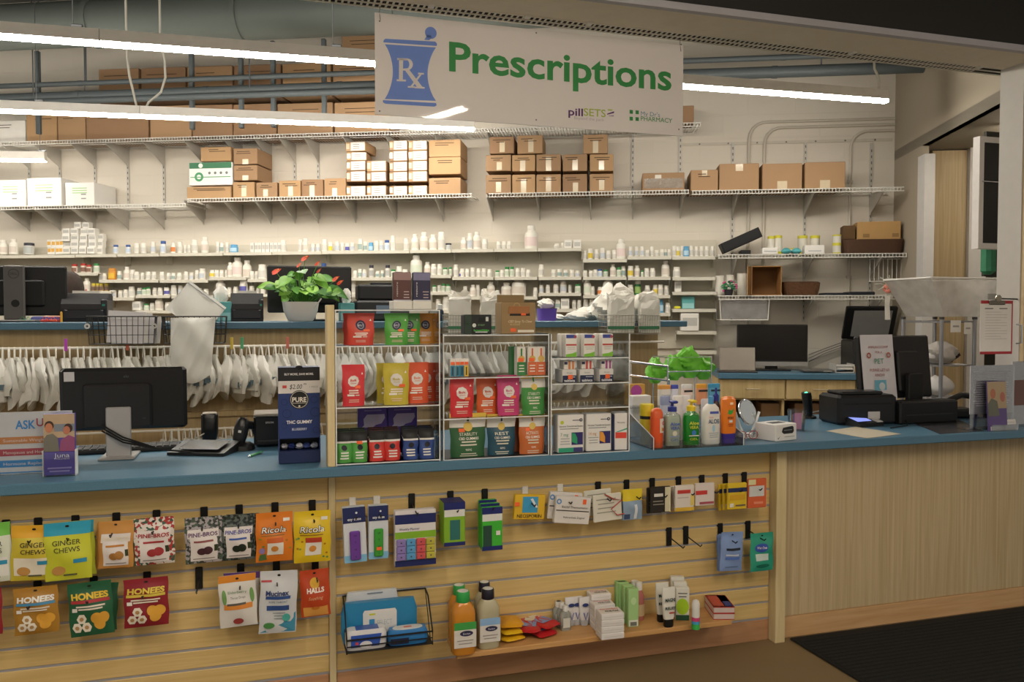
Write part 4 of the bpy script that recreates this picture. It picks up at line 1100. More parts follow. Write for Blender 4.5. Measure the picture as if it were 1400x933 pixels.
label_printer('black label printer between tissue box and the plant', K, 315, 360, 401, .12, zK)
# clips and pens near the first printer
for i, (px, h_) in enumerate(((30, '2f7f58'), (37, '3f8f68'), (60, 'c03a2e'), (66, 'b8352c'), (72, 'd04a30'), (78, 'a83030'))):
    t = cthing(K, 'paper_clip_clamp', '%s plastic clamp lying before the left monitor, %s from left' % ('green' if i < 2 else 'red', ORD[i]), 'clamp', Kc(px, None, .02), .03 + .012 * (i % 2), zK + .0005, 'coloured clamps', random.uniform(-40, 40))
    B().rbox(-.02, .02, -.006, .006, 0, .014, .004).build('jaw', mt(h_, .4), t); B().tube([(-.012, 0, .012), (0, 0, .03), (.012, 0, .012)], .002, 5).build('handle_loop', mt(h_, .4), t)
o = B().lathe([(.006, 0), (.006, .05), (.003, .056)], 8).build('glue_stick', mt('e0a83a', .4)); tag(o, 'small orange stick standing beside the red clamps', 'stick'); place(o, K, Kc(84, None, .04), .04, zK + .0005)
k4 = kpx(.15, 300)
tissue_box('teal tissue box with raised tissue behind the black basket', K, Kc(302, None, .12), .12, zK, 28 * k4, 27 * k4, .12)
tissue_box('teal tissue box right of the potted plant', K, Kc(475, None, .10), .10, zK, 20 * k4, 26 * k4, .11)
t, w, h, b0 = monitor_back('wide black monitor behind the potted plant', K, 365, 363, 481, 428, .36, zK)
B().rbox(-.03, .03, -.05, -.02, 0, b0 + h * .4, .004).build('stand_column', BLACKM, t); B().rbox(-.12, .12, -.12, .06, 0, .012, .004).build('stand_base', BLACKM, t)
# flatbed copier behind rack A
s0 = Kc(486, None, .2); s1 = Kc(560, None, .2); w = s1 - s0; hh = K.at(520, 388, .2)[1] - zK
t = cthing(K, 'desktop_printer', 'black desktop printer behind the two small brown cartons', 'printer', (s0 + s1) / 2, .2, zK + .0005)
B().rbox(-w / 2, w / 2, 0, .28, 0, hh * .55, .012).build('printer_body', mt('1a1a1c', .4), t)
B().rbox(-w * .44, w * .44, .02, .2, hh * .55, hh * .98, .012).build('paper_feed', mt('141416', .45), t)
B().rbox(-w * .2, w * .2, .06, .1, hh * .98, hh * 1.04, .005).build('feed_guide', mt('0e0e10', .45), t)
B().box(-w * .12, w * .14, -.003, .002, hh * .2, hh * .42).build('control_display', mt('6f7f90', .25), t)
# purple tub, small white bags and bottle
zt = K.at(750, 424, .1)[1]
t = cthing(K, 'storage_tub', 'purple plastic tub on the blue top behind the kraft box', 'tub', Kc(749, None, .1), .12, zK + .0005)
B().srect([(.055, .04, 0), (.06, .045, .075), (.064, .049, .08)], 20, 5).build('tub_body', mt('6f4fae', .35), t, smooth=True)
crumple('plastic_bag', 'crumpled white bag inside the purple tub', 'bag', K, Kc(748, None, .1), .12, zK + .078, .10, .07, .06, PB, 5)
for i, (px, w_, h_, sd) in enumerate(((790, .17, .06, 6), (812, .2, .085, 7), (775, .1, .04, 8))):
    crumple('paper_bag', 'crumpled white bag on the blue top, %s right of the purple tub' % ORD[i], 'bag', K, Kc(px, None, .1), .10 + .09 * i, zK, w_, .09, h_, PB, sd, group='crumpled bags by the purple tub', n=18, m=9)
for i, (px, w_, h_, z_, sd) in enumerate(((836, .2, .16, .08, 16), (858, .26, .17, .15, 17), (886, .2, .16, .06, 19))):
    crumple('paper_bag', 'crumpled white bag heaped over the end baskets, %s of three' % ORD[i], 'bag', K, Kc(px, None, -.05), .06 + .05 * (i == 1), zK + (0 if i != 1 else .0), w_, .1, h_ + .06 * (i == 1), PB, sd, group='bags heaped over the end baskets', n=18, m=9, amp=.28)
for i, px in enumerate((604, 609)):
    t = cthing(K, 'dropper_bottle', 'dark glass bottle left of the wire basket, %s of two' % ORD[i], 'bottle', Kc(px, None, -.05), .03 + .05 * i, zK + .0005, 'dark dropper bottles')
    B().lathe([(.016, 0), (.018, .004), (.018, .06), (.009, .074)], 12).build('bottle_body', mt('1d2f3d', .25), t, smooth=True); B().lathe([(.010, .072), (.010, .1), (.004, .106)], 10).build('cap', mt('d0d0cc', .4), t, smooth=True)

# ================================================================== potted anthurium
sp0 = Kc(412, None, .03)
pl = cthing(K, 'potted_plant', 'red-flowered green plant in a white oval bowl on the blue top', 'plant', sp0, .10, zK + .0005)
pw = (K.col(438, zK + .1, .06) - K.col(387, zK + .1, .06)) / 2; ph_ = K.at(412, 413, .06)[1] - zK
B().srect([(pw * .62, .055, 0), (pw * .72, .065, .01), (pw * .93, .08, ph_ * .55), (pw, .085, ph_), (pw * .95, .08, ph_), (pw * .9, .075, ph_ * .8)], 28, 2.6).build('bowl', mt('d5d2cc', .3, var=.02), pl, smooth=True)
B().srect([(pw * .9, .074, ph_ * .75), (pw * .9, .074, ph_ * .86)], 24, 2.6).build('soil', mt('3a2a1c', .9, bump=.5), pl)
LG = [mt(h, .35, var=.2, scale=12) for h in ('4f8a2e', '6fa83a', '3d7429', '85b84a')]
def leaf(parent, base, tip, width, mat, name='leaf', droop=.25):
    base = Vector(base); tip = Vector(tip); ax = tip - base; L = ax.length; ax.normalize()
    side = ax.cross(Vector((0, -.75, .65))); side.normalize(); nrm = side.cross(ax)
    prof = [(0, .25), (.08, .75), (.25, 1), (.45, .95), (.65, .7), (.85, .32), (1, 0.02)]
    vs = []; fs = []
    for v, k in prof:
        c = base + ax * L * v - nrm * 0 + Vector((0, 0, -droop * L * v * v))
        for u in (-1, -.5, 0, .5, 1):
            back = -.12 * L * abs(u) * (1 if v < .1 else 0)
            vs.append(tuple(c + side * width * k * u + ax * back + nrm * (.12 * width * abs(u))))
    for j in range(len(prof) - 1):
        for i in range(4): fs.append((j * 5 + i, j * 5 + i + 1, j * 5 + i + 6, j * 5 + i + 5))
    return B().add(vs, fs).build(name, mat, parent, smooth=True)
rnd = random.Random(4)
for i in range(46):
    a = rnd.uniform(0, 2 * math.pi); e = rnd.uniform(.1, 1)
    r0 = rnd.uniform(.03, .19); hgt = ph_ + .03 + (1 - (r0 / .21) ** 2) * .15 * e + .02 * rnd.random()
    bx_, by_ = r0 * math.cos(a) * 1.05, r0 * .5 * math.sin(a)
    L = rnd.uniform(.055, .095)
    tp = (bx_ + math.cos(a) * L * .9 + rnd.uniform(-.03, .03), by_ + math.sin(a) * L * .5 - .03, hgt + rnd.uniform(-.045, .02))
    st = B().tube([(bx_ * .2, by_ * .2, ph_ * .8), (bx_ * .6, by_ * .6, ph_ + (hgt - ph_) * .6), (bx_, by_, hgt)], .0025, 5).build('leaf_stem', LG[0], pl)
    leaf(st, (bx_, by_, hgt), tp, L * .42, rnd.choice(LG))
SPA = mt('e0523a', .3)
for px, py, sz in ((417, 355, .035), (378, 373, .04), (459, 383, .03), (465, 388, .028), (409, 364, .022), (434, 362, .022), (436, 372, .02)):
    s_, z_ = K.at(px, py, .06); q = s_ - sp0
    fs_ = B().tube([(q * .25, 0, ph_ * .8), (q * .7, -.02, (z_ - zK) * .8), (q, -.04, z_ - zK)], .002, 5).build('flower_stem', LG[0], pl)
    leaf(fs_, (q - sz * .5, -.042, z_ - zK - .004), (q + sz * .7, -.06, z_ - zK + .02), sz * .45, SPA, 'flower_spathe', 0)
    B().tube([(q, -.045, z_ - zK), (q + sz * .25, -.055, z_ - zK + sz * .5)], .003, 6).build('flower_spadix', mt('e0c060', .5), fs_)
B().rbox(-.004, .004, -.07, -.066, ph_ * .8, ph_ + .05, .001, Matrix.Translation((.02, 0, 0)) @ Matrix.Rotation(R(35), 4, 'Y')).build('plant_label', mt('d9d6cf', .5), pl)

# ================================================================== person behind the unit
pp = K.P(Kc(95, 1.7, 1.0), 1.0, 0)
per = thing('person', 'person in a navy shirt standing behind the large left monitor, turned away', 'person', pp, K.rz + R(200))
def skin(name, nodes, edges, mat, parent, sub=2):
    me = bpy.data.meshes.new(name); me.from_pydata([n[:3] for n in nodes], edges, [])
    ob = bpy.data.objects.new(name, me); COL.objects.link(ob)
    m = ob.modifiers.new('skin', 'SKIN'); m.use_smooth_shade = True
    for i, n in enumerate(nodes):
        sv = me.skin_vertices[0].data[i]; sv.radius = (n[3], n[4] if len(n) > 4 else n[3]); sv.use_root = i == 0
    s_ = ob.modifiers.new('sub', 'SUBSURF'); s_.levels = sub; s_.render_levels = sub
    dg = bpy.context.evaluated_depsgraph_get(); dg.update()
    m2 = bpy.data.meshes.new_from_object(ob.evaluated_get(dg))
    bpy.data.objects.remove(ob)
    m2.materials.clear(); m2.materials.append(mat); m2.polygons.foreach_set('use_smooth', [True] * len(m2.polygons))
    o = bpy.data.objects.new(name, m2); COL.objects.link(o); o.parent = parent
    return o
SK = mt('c98f72', .5, var=.05)
H = 1.74
N = [(0, 0, .95, .16, .12), (0, 0, 1.12, .15, .11), (0, 0, 1.28, .17, .12), (0, 0, 1.42, .13, .09), (0, .0, 1.50, .058), (0, -.01, 1.56, .06), (0, -.02, 1.62, .085, .09), (0, -.02, 1.70, .075, .09),
     (.17, 0, 1.42, .07), (.25, .02, 1.18, .05), (.22, -.14, 1.02, .04), (.20, -.24, .99, .03), (-.17, 0, 1.42, .07), (-.25, .02, 1.18, .05), (-.22, -.14, 1.02, .04), (-.20, -.24, .99, .03),
     (.09, 0, .86, .1), (.10, -.01, .48, .065), (.10, .02, .09, .045), (.10, -.12, .04, .04), (-.09, 0, .86, .1), (-.10, -.01, .48, .065), (-.10, .02, .09, .045), (-.10, -.12, .04, .04)]
E = [(0, 1), (1, 2), (2, 3), (3, 4), (4, 5), (5, 6), (6, 7), (3, 8), (8, 9), (9, 10), (10, 11), (3, 12), (12, 13), (13, 14), (14, 15), (0, 16), (16, 17), (17, 18), (18, 19), (0, 20), (20, 21), (21, 22), (22, 23)]
for sx_ in (1, -1):
    for f_ in range(5):
        i0 = len(N); bx_ = sx_ * (.20 + (f_ - 2) * .016)
        L = (.05, .07, .078, .072, .055)[f_]
        N += [(bx_, -.27, .985, .0095), (bx_ + sx_ * (-.02 if f_ == 0 else 0), -.27 - L * .6, .975, .0085), (bx_ + sx_ * (-.03 if f_ == 0 else 0), -.27 - L, .955, .0075)]
        E += [(11 if sx_ > 0 else 15, i0), (i0, i0 + 1), (i0 + 1, i0 + 2)]
body = skin('body', N, E, SK, per)
sh = [(0, 0, .93, .175, .135), (0, 0, 1.12, .165, .125), (0, 0, 1.28, .185, .135), (0, 0, 1.42, .145, .105), (0, 0, 1.475, .075), (.17, 0, 1.42, .085), (.25, .02, 1.2, .066), (-.17, 0, 1.42, .085), (-.25, .02, 1.2, .066)]
skin('shirt', sh, [(0, 1), (1, 2), (2, 3), (3, 4), (3, 5), (5, 6), (3, 7), (7, 8)], mt('2b2f63', .8), per)
tr = [(0, 0, .98, .17, .13), (.09, 0, .86, .115), (.10, -.01, .48, .085), (.10, .02, .10, .07), (-.09, 0, .86, .115), (-.10, -.01, .48, .085), (-.10, .02, .10, .07)]
skin('trousers', tr, [(0, 1), (1, 2), (2, 3), (0, 4), (4, 5), (5, 6)], mt('25252b', .8), per)
hb = B(); n = 20; rings = []
for j in range(10):
    v = j / 9; zz = 1.585 + .185 * v; k = math.sqrt(max(0.02, 1 - (max(0, v - .35) / .68) ** 2))
    rings.append([((.083 * k + .004) * math.cos(2 * math.pi * i / n), -.012 + (.100 * k + .003) * math.sin(2 * math.pi * i / n) * (1 if math.sin(2 * math.pi * i / n) > 0 else (.55 if v < .5 else .96)), zz) for i in range(n)])
hb.loft(rings).build('hair', mt('2e2119', .75, var=.3, scale=60, bump=.5, bscale=120), per, smooth=True)
for sx_ in (1, -1):
    B().sphere((sx_ * .096, -.005, 1.63), .03, 10, 6, (.35, .7, 1.1)).build('ear', mt('c97a66', .5), per, smooth=True)
    B().sphere((sx_ * .032, -.098, 1.635), .011, 8, 6).build('eye', mt('2a2320', .3), per, smooth=True)
B().sphere((0, -.112, 1.61), .017, 8, 6, (.8, 1, 1.5)).build('nose', SK, per, smooth=True)
B().sphere((0, -.098, 1.575), .02, 10, 6, (1.1, .4, .35)).build('mouth', mt('a35a4c', .5), per, smooth=True)
# ================================================================== low counter by the right corner
DF = -0.62
zL = W.at(1080, 511, DF)[1]; zLb = W.at(1080, 519, DF)[1]
sL0 = W.col(982, zL, DF)
lc = thing('back_counter', 'low wooden counter with blue top and drawers by the right corner', 'counter', W.P(0, 0, 0), W.rz)
B().rbox(sL0, -0.02, DF - .02, -0.035, zLb, zL, .004).build('top_board', BLUE, lc)
B().box(sL0 + .02, -0.03, DF + .03, -.04, 0.0, 0.1).build('plinth', mt('4a3c28', .8), lc)
LW = wood('light_drawer', 'b7a071', 'c8b284', (14.0, 14.0, 1.0), .45, 2.5)
zDr = W.at(1080, 546, DF)[1]
xs_ = [984, 1074, 1170, 1250]
B().box(sL0 + .02, -.03, DF + .022, DF + .05, zDr - .012, zLb - .001).build('rail', LW, lc)
for i in range(3):
    a = W.col(xs_[i] + 1, zDr, DF) ; b = min(W.col(xs_[i + 1] - 1, zDr, DF), -.03)
    dr = B().rbox(a, b, DF, DF + .02, zDr, zLb - .004, .003).build('drawer', LW, lc)
    m = (a + b) / 2; zz = (zDr + zLb) / 2
    B().tube([(m - .05, DF, zz), (m - .05, DF - .025, zz), (m + .05, DF - .025, zz), (m + .05, DF, zz)], .005, 6).build('handle', mt('b7a98e', .4), dr)
    B().box(b - .018, b + .0, DF + .022, -.05, 0.1, zDr - .014).build('partition', LW, lc)
B().box(sL0 + .0, sL0 + .02, DF + .022, -.05, 0.0, zLb - .001).build('side_panel', LW, lc)
B().box(sL0 + .02, -.03, -.06, -.045, 0.1, zDr - .014).build('back_panel', mt('5a4a33', .8), lc)
for i, (a, b) in enumerate(((1040, 1066), (1086, 1120))):
    carton('brown carton inside the low counter, %s compartment' % ORD[i], a, 552, b, 575, DF + .1, .25, None, tape=None, mark=False)
def Wc_(px, z=None, d=-.4): return W.col(px, zL if z is None else z, d)
# big monitor
d = -.30
s0, zt = W.at(1008, 444, d); s1, zb = W.at(1104, 501, d); w = s1 - s0; h = zt - zb
t = cthing(W, 'computer_monitor', 'black screen with silver lower edge on the low counter', 'monitor', (s0 + s1) / 2, d, zL + .0005)
B().rbox(-w / 2, w / 2, 0, .03, zb - zL, zt - zL, .006).build('screen_shell', mt('1b1a19', .35), t)
B().box(-w / 2 + .01, w / 2 - .01, -.001, .001, zb - zL + .05, zt - zL - .012).build('screen_panel', mt('201d1b', .22), t)
B().box(-w / 2, w / 2, -.004, .0, zb - zL, zb - zL + .035).build('silver_edge', mt('aaa7a2', .35, metal=.5), t)
B().rbox(-.05, .05, .03, .05, 0, zb - zL + .1, .005).build('stand_column', BLACK, t); B().rbox(-.14, .14, -.06, .12, 0, .012, .004).build('stand_base', BLACK, t)
# small open laptop
d = -.50
s0, zt = W.at(984, 475, d); s1, zb = W.at(1033, 508, d); w = s1 - s0
t = cthing(W, 'laptop', 'open grey laptop at the left end of the low counter', 'laptop', (s0 + s1) / 2, d, zL + .0005)
B().rbox(-w / 2, w / 2, .0, .012, .012, zt - zL, .004, Matrix.Rotation(R(-8), 4, 'X')).build('screen_lid', mt('8d857c', .25, metal=.4), t)
B().rbox(-w / 2 - .02, w / 2, -.10, .01, 0, .014, .004).build('keyboard_deck', mt('3d3a38', .4), t)
# grey receiver, white tray, kraft boxes
def simple(name, label, cat, x0, y0, x1, y1, d, dep, parts, fr=W, z=None, turn=0):
    s0, zt = fr.at(x0, y0, d); s1 = fr.at(x1, y0, d)[0]; zz = zL if z is None else z; w = s1 - s0; h = zt - zz
    t = cthing(fr, name, label, cat, (s0 + s1) / 2, d, zz + .0005, None, turn); parts(t, w, h, dep); return t
def p_recv(t, w, h, e):
    B().rbox(-w / 2, w / 2, 0, e, .006, h, .004).build('case', mt('5d5b58', .4), t); B().box(w * .15, w * .42, -.002, .002, h * .35, h * .7).build('badge', mt('9f9c96', .4), t)
    for x in (-.4, .4): B().lathe([(.012, 0), (.012, .007)], 8, c=(w * x, e * .3)).build('foot', BLACK, t)
simple('network_box', 'flat grey electronics box on the low counter', 'electronics', 1098, 506, 1141, 516, -.52, .2, p_recv)
def p_tray(t, w, h, e):
    for i in range(3): B().rbox(-w / 2, w / 2, 0, e, h * .33 * i, h * .33 * i + .006, .002).build('tray_shelf', mt('c9c6c0', .4), t)
    for x in (-1, 1): B().box(x * w / 2 - .003, x * w / 2 + .003, 0, e, 0, h * .9).build('tray_side', mt('bdbab4', .4), t)
    B().box(-w * .45, w * .45, .01, e - .01, h * .33 + .006, h * .33 + .03).build('paper_stack', mt('dcd9d2', .7), t)
simple('letter_tray', 'pale stacked letter tray beside the kraft tubs', 'tray', 1143, 497, 1168, 516, -.50, .2, p_tray)
def p_tub(t, w, h, e):
    B().srect([(w * .44, e * .4, 0), (w * .5, e * .48, h)], 20, 4).build('tub_wall', mt('b8935a', .7), t); B().srect([(w * .42, e * .4, h), (w * .36, e * .3, h * 1.35), (w * .2, e * .15, h * 1.5)], 14, 3).build('tub_filling', mt('d9d3c4', .7, bump=.4), t)
simple('kraft_tub', 'open kraft tub of supplies on the low counter', 'tub', 1169, 502, 1186, 516, -.52, .12, p_tub)
simple('kraft_tub', 'second kraft tub partly behind the counter monitor', 'tub', 1190, 502, 1206, 516, -.50, .12, p_tub)
# copier behind the right monitor
d = -.45
s0 = Wc_(1166, 1.1, d); s1 = Wc_(1235, 1.1, d); w = s1 - s0; zt = W.at(1180, 466, d)[1]
t = cthing(W, 'office_copier', 'black copier with its lid raised behind the counter monitor', 'copier', (s0 + s1) / 2, d, zL + .0005)
hh = zt - zL
B().rbox(-w / 2, w / 2, 0, .36, 0, hh, .012).build('copier_body', mt('151517', .4), t)
B().box(-w * .42, w * .42, .03, .3, hh, hh + .003).build('glass_plate', mt('2b3136', .1), t)
lm = Matrix.Translation((0, .33, hh)) @ Matrix.Rotation(R(-62), 4, 'X')
B().rbox(-w / 2, w / 2 + .02, -.30, 0, 0, .03, .006, lm).build('raised_lid', mt('18181a', .35), t)
B().box(-w * .33, w * .45, -.27, -.03, -.002, .001, lm).build('lid_pad', mt('8f8f8d', .3), t)
# cables on wall
t = cthing(W, 'wall_cable', 'grey cables drooping along the wall behind the low counter', 'cable', W.col(1105, 1.2, -.02), -.04, zL)
for i in range(3): B().tube([(0, 0, .12 - i * .03), (.12, -.01, .17 - i * .02), (.25, -.01, .22 - i * .02), (.36, 0, .25 - i * .02)], .004, 5).build('cable_strand', mt('7d7870', .6), t, smooth=True)

# ================================================================== goods on the right wire shelves
d = -.30
k7 = 6.7 / FPX
def on(zs_, px, d_=-.28): return W.col(px, zs_ + .05, d_)
t = cthing(W, 'plastic_tray', 'black plastic tray tilted on the wire shelf', 'tray', on(zR1, 1017), -.25, zR1 + .002)
mtx = Matrix.Translation((-.16, 0, .01)) @ Matrix.Rotation(R(-24), 4, 'Y')
B().rbox(0, .33, -.08, .08, 0, .012, .003, mtx).build('tray_floor', BLACKM, t)
for y in (-.08, .074): B().rbox(0, .33, y, y + .008, 0, .085, .003, mtx).build('tray_side', BLACKM, t)
for x in (0, .322): B().rbox(x, x + .008, -.08, .08, 0, .085, .003, mtx).build('tray_end', BLACKM, t)
B().rbox(-.03, .05, -.07, .07, 0, .035, .004).build('tray_foot', BLACKM, t)
RW = mt('d2cec2', .6)
def roll(label, px, zs_, w_, h_, dz=0, ends='c9c23a', group='rolls on the wire shelf', d_=-.28):
    t = cthing(W, 'paper_roll', label, 'roll', on(zs_, px, d_), d_, zs_ + .001 + dz, group)
    r = w_ * k7 / 2; h = h_ * k7
    B().lathe([(r, 0), (r, h)], 16).build('roll_body', RW, t, smooth=True)
    if ends:
        B().lathe([(r * 1.03, 0), (r * 1.03, h * .15)], 16).build('yellow_end', mt(ends, .5), t, smooth=True); B().lathe([(r * 1.03, h * .85), (r * 1.03, h)], 16).build('yellow_end', mt(ends, .5), t, smooth=True)
    B().lathe([(r * .35, h), (r * .35, h + .002)], 12).build('core', mt('7d6a4c', .7), t)
roll('yellow-ended roll, leftmost on the upper right wire shelf', 1054, zR1, 9, 25); roll('yellow-ended roll, second on the upper right wire shelf', 1064, zR1, 10, 26)
roll('yellow-ended roll behind the white box, left of two', 1097, zR1, 13, 27, d_=-.16); roll('yellow-ended roll behind the white box, right of two', 1114, zR1, 13, 27, d_=-.16)
roll('yellow-ended roll, lower of the pair beside the open carton', 1144, zR1, 11, 13); roll('yellow-ended roll, upper of the pair beside the open carton', 1144, zR1, 11, 13, dz=13 * k7)
for nm, x0, x1, y0 in (('small white box before the yellow-ended rolls', 1042, 1064, 336), ('larger white box right of the teal packs', 1100, 1128, 333)):
    t = carton(nm, x0, y0, x1, 345, -.34, .1, zR1, mat=WB, tape=None, mark=False); patch(t, F0, '9aa0a8', -.05, .02, .05, .026, nx=1, nz=1)
for i, (px, c) in enumerate(((1074, '4f9fa6'), (1088, '55a8ae'))):
    crumple('mask_pack', 'teal soft pack on the wire shelf, %s of two' % ORD[i], 'pack', W, on(zR1, px), -.30, zR1, 13 * k7, .08, 8 * k7, mt(c, .5), 50 + i, group='teal packs', n=14, m=7, amp=.06)
roll('short yellow roll above the teal packs', 1082, zR1, 16, 9, d_=-.2)
t = carton('open kraft carton lying on the dark tray by the corner', 1172, 303, 1231, 330, -.26, .2, None, mat=mt('b08b58', .8), tape=None, mark=False, turn=-6)
for q in (-.1, .12): patch(t, F0, '8a6a40', q - .02, .03, q + .03, .06, nx=1, nz=1, name='brown_print')
B().box(-.27, -.18, -.0, .16, .02, .13).build('side_flap', mt('5d4427', .8), t)
t = cthing(W, 'woven_tray', 'dark brown tray under the open kraft carton', 'tray', on(zR1, 1193), -.19, zR1 + .001)
w = 82 * k7
B().srect([(w * .46, .12, 0), (w * .5, .13, .115), (w * .48, .12, .115), (w * .45, .11, .01)], 24, 6).build('tray_wall', mt('4a3120', .7, bump=.5, bscale=90), t)
# lower right shelf
for i, (px, h_, w_) in enumerate(((984, 28, 12), (998, 29, 11), (1015, 31, 15))):
    roll('white paper roll on the lower right wire shelf, %s from left' % ORD[i], px, zR2, w_, h_, ends=None, group='white paper rolls', d_=-.2)
t = cthing(W, 'flower_pot', 'small posy of green leaves and pink flowers before the paper rolls', 'flowers', on(zR2, 996, -.31), -.315, zR2 + .001)
B().lathe([(.03, 0), (.04, .05)], 12).build('pot', mt('2a2a2e', .5), t, smooth=True)
rnd = random.Random(9)
for i in range(26):
    a = rnd.uniform(0, 6.28); r0 = rnd.uniform(.02, .07); zz = .05 + rnd.uniform(0, .07)
    leaf(t, (r0 * .4 * math.cos(a), r0 * .3 * math.sin(a), zz), (r0 * 1.2 * math.cos(a), r0 * .6 * math.sin(a) - .02, zz + rnd.uniform(-.01, .03)), .012, mt(rnd.choice(['2f6f4a', '2a5f42', '3c8257']), .5))
for i in range(9):
    a = rnd.uniform(0, 6.28); B().sphere((.06 * math.cos(a), -.03, .07 + .05 * math.sin(a)), .009, 8, 5).build('pink_bloom', mt('b8487c', .5), t, smooth=True)
t = cthing(W, 'carton', 'open empty kraft box standing on its side', 'box', on(zR2, 1046), -.34, zR2 + .001)
w = 40 * k7; h = 40 * k7; KB = mt('9a7142', .8)
for nm, a in (('wall_panel', (-w / 2, w / 2, .2, .206, 0, h)), ('floor_panel', (-w / 2, w / 2, 0, .2, 0, .006)), ('roof_panel', (-w / 2, w / 2, 0, .2, h - .006, h)), ('side_panel', (-w / 2, -w / 2 + .006, 0, .2, 0, h)), ('side_panel', (w / 2 - .006, w / 2, 0, .2, 0, h))):
    B().box(*a).build(nm, KB if nm != 'wall_panel' else mt('7d5a34', .8), t)
B().box(-w / 2 - .03, -w / 2 - .024, -.1, .02, 0, h, Matrix.Rotation(R(-10), 4, 'Z')).build('flap', mt('a98150', .8), t)
t = cthing(W, 'woven_basket', 'low brown wicker basket on the lower right wire shelf', 'basket', on(zR2, 1096), -.22, zR2 + .001)
w = 50 * k7
B().srect([(w * .44, .08, 0), (w * .48, .09, .05), (w * .5, .1, .105), (w * .48, .095, .105), (w * .42, .08, .012)], 24, 5).build('basket_wall', mt('5a3c24', .8, bump=.8, bscale=70, var=.3, scale=60), t)
B().tube([(w * .5 * math.cos(a / 12 * 6.283), .1 * math.sin(a / 12 * 6.283), .107) for a in range(12)], .006, 6, closed=True).build('rim', mt('4c321e', .8), t)
for i, (px, w_) in enumerate(((1140, 30), (1176, 34))):
    o = B().rbox(-w_ * k7 / 2, w_ * k7 / 2, -.08, .08, 0, .02 + .008 * i, .006).build('folder', mt('20242c', .5)); tag(o, 'dark flat folder lying on the lower right shelf, %s of two' % ORD[i], 'folder', 'dark folders'); place(o, W, on(zR2, px), -.24, zR2 + .001, 5)
# wire drawer below
t = cthing(W, 'hanging_wire_basket', 'pale sliding wire basket hanging under the lower right shelf', 'basket', on(zR2, 1018, -.34), -.34, zR2 - .20)
w = 66 * k7
b = B()
for x in (-w / 2, w / 2): b.tube([(x, 0, .165), (x * .95, 0, .0), (x * .95, .28, 0), (x, .28, .165)], .004, 6)
b.tube([(-w * .475, 0, 0), (w * .475, 0, 0)], .005, 6); b.tube([(-w * .475, .28, 0), (w * .475, .28, 0)], .004, 6)
b.tube([(-w * .5, 0, .165), (w * .5, 0, .165)], .004, 6); b.build('drawer_frame', WIREW, t)
b = B()
for i in range(1, 14): x = -w * .475 + w * .95 * i / 14; b.tube([(x, 0, 0), (x, .28, 0)], .0015, 4)
b.build('floor_wires', WIREW, t)['kind'] = 'stuff'
B().box(-w * .46, w * .46, .004, .006, .01, .16).build('mesh_front', clear('wire_mesh_veil', 'b0aeac', .3, .3, .3, milk=.45), t)
# hanging wire rack, ribbon and pink artificial flower
t = cthing(W, 'hanging_rack', 'thin vertical wire rack hanging below the upper shelf', 'rack', W.col(1214, zR1, -.2), -.2, zR1 - .22)
for i in range(9): B().tube([(-.14 + i * .035, 0, .185), (-.14 + i * .035, 0, 0)], .003, 5).build('rack_wire', WIREW, t)
B().tube([(-.15, 0, .0), (.15, 0, .0)], .004, 5).build('rack_bar', WIREW, t); B().tube([(-.15, 0, .183), (.15, 0, .183)], .004, 5).build('rack_bar', WIREW, t)
s_, z_ = W.at(1213, 396, -.42)
t = cthing(W, 'artificial_flower', 'coral artificial flower with white ribbon hanging at the shelf corner', 'flower', s_, -.44, z_)
for i in range(7):
    a = i * .9; B().sphere((.022 * math.cos(a), -.01 * (i % 2), .022 * math.sin(a) + .01), .02, 8, 6, (1, .6, 1)).build('petal', mt('d98370', .5), t, smooth=True)
B().add([(-.02, 0, 0), (.02, -.004, 0), (.015, .004, -.12), (.02, 0, -.24), (-.02, .002, -.24), (-.025, -.004, -.12)], [(0, 1, 2, 5), (5, 2, 3, 4)]).build('ribbon', mt('d6d1c6', .5), t)
rnd = random.Random(3)
for i in range(16):
    a = rnd.uniform(0, 6.28); r = rnd.uniform(.05, .12)
    B().tube([(0, 0, .02), (r * .6 * math.cos(a), -.02, .05 + r * .4 * math.sin(a)), (r * math.cos(a), .0, .05 + r * .7 * math.sin(a))], .003, 4).build('tulle_sprig', mt('c9cabc', .7), t)
# ================================================================== right-hand passage: framed panel, wire rack, clipboard
fr = Frame((C.P(sP, .262, 0).x, C.P(sP, .262, 0).y), 17.0)
d = .75
s0, zt = C.at(1340, 186, d); s1, zb = C.at(1368, 341, d)
t = cthing(C, 'framed_panel', 'white-framed black panel high up beside the white pillar', 'panel', s0, d, zb, None, 0)
h = zt - zb; w = .30
B().box(.03, w - .03, .004, .02, .03, h - .03).build('dark_panel', mt('121213', .4), t)
for nm, a in (('frame_side', (0, .035, 0, .05, 0, h)), ('frame_side', (w - .035, w, 0, .05, 0, h)), ('frame_rail', (.035, w - .035, 0, .05, 0, .035)), ('frame_rail', (.035, w - .035, 0, .05, h - .035, h))): B().box(*a).build(nm, mt('d2cdc9', .5), t)
B().tube([(.02, -.004, h * .6), (w - .03, -.004, h * .6)], .004, 6).build('latch_bar', CHROME, t)
d = .85
s0, z0 = C.at(1354, 345, d); 
o = B().rbox(0, .08, 0, .08, 0, .19, .02).build('green_bottle', mt('2f7a58', .4, var=.4, scale=30)); tag(o, 'green printed pack seen below the framed panel', 'pack'); place(o, C, C.col(1352, 1.9, d), d, C.at(1354, 375, d)[1])
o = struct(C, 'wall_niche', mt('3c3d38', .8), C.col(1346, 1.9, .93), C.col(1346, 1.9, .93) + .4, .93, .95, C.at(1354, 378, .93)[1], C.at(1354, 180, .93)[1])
d = .62
rack = None
sR0 = C.col(1287, 1.3, d); sR1 = C.col(1332, 1.3, d); zt = C.at(1300, 437, d)[1]
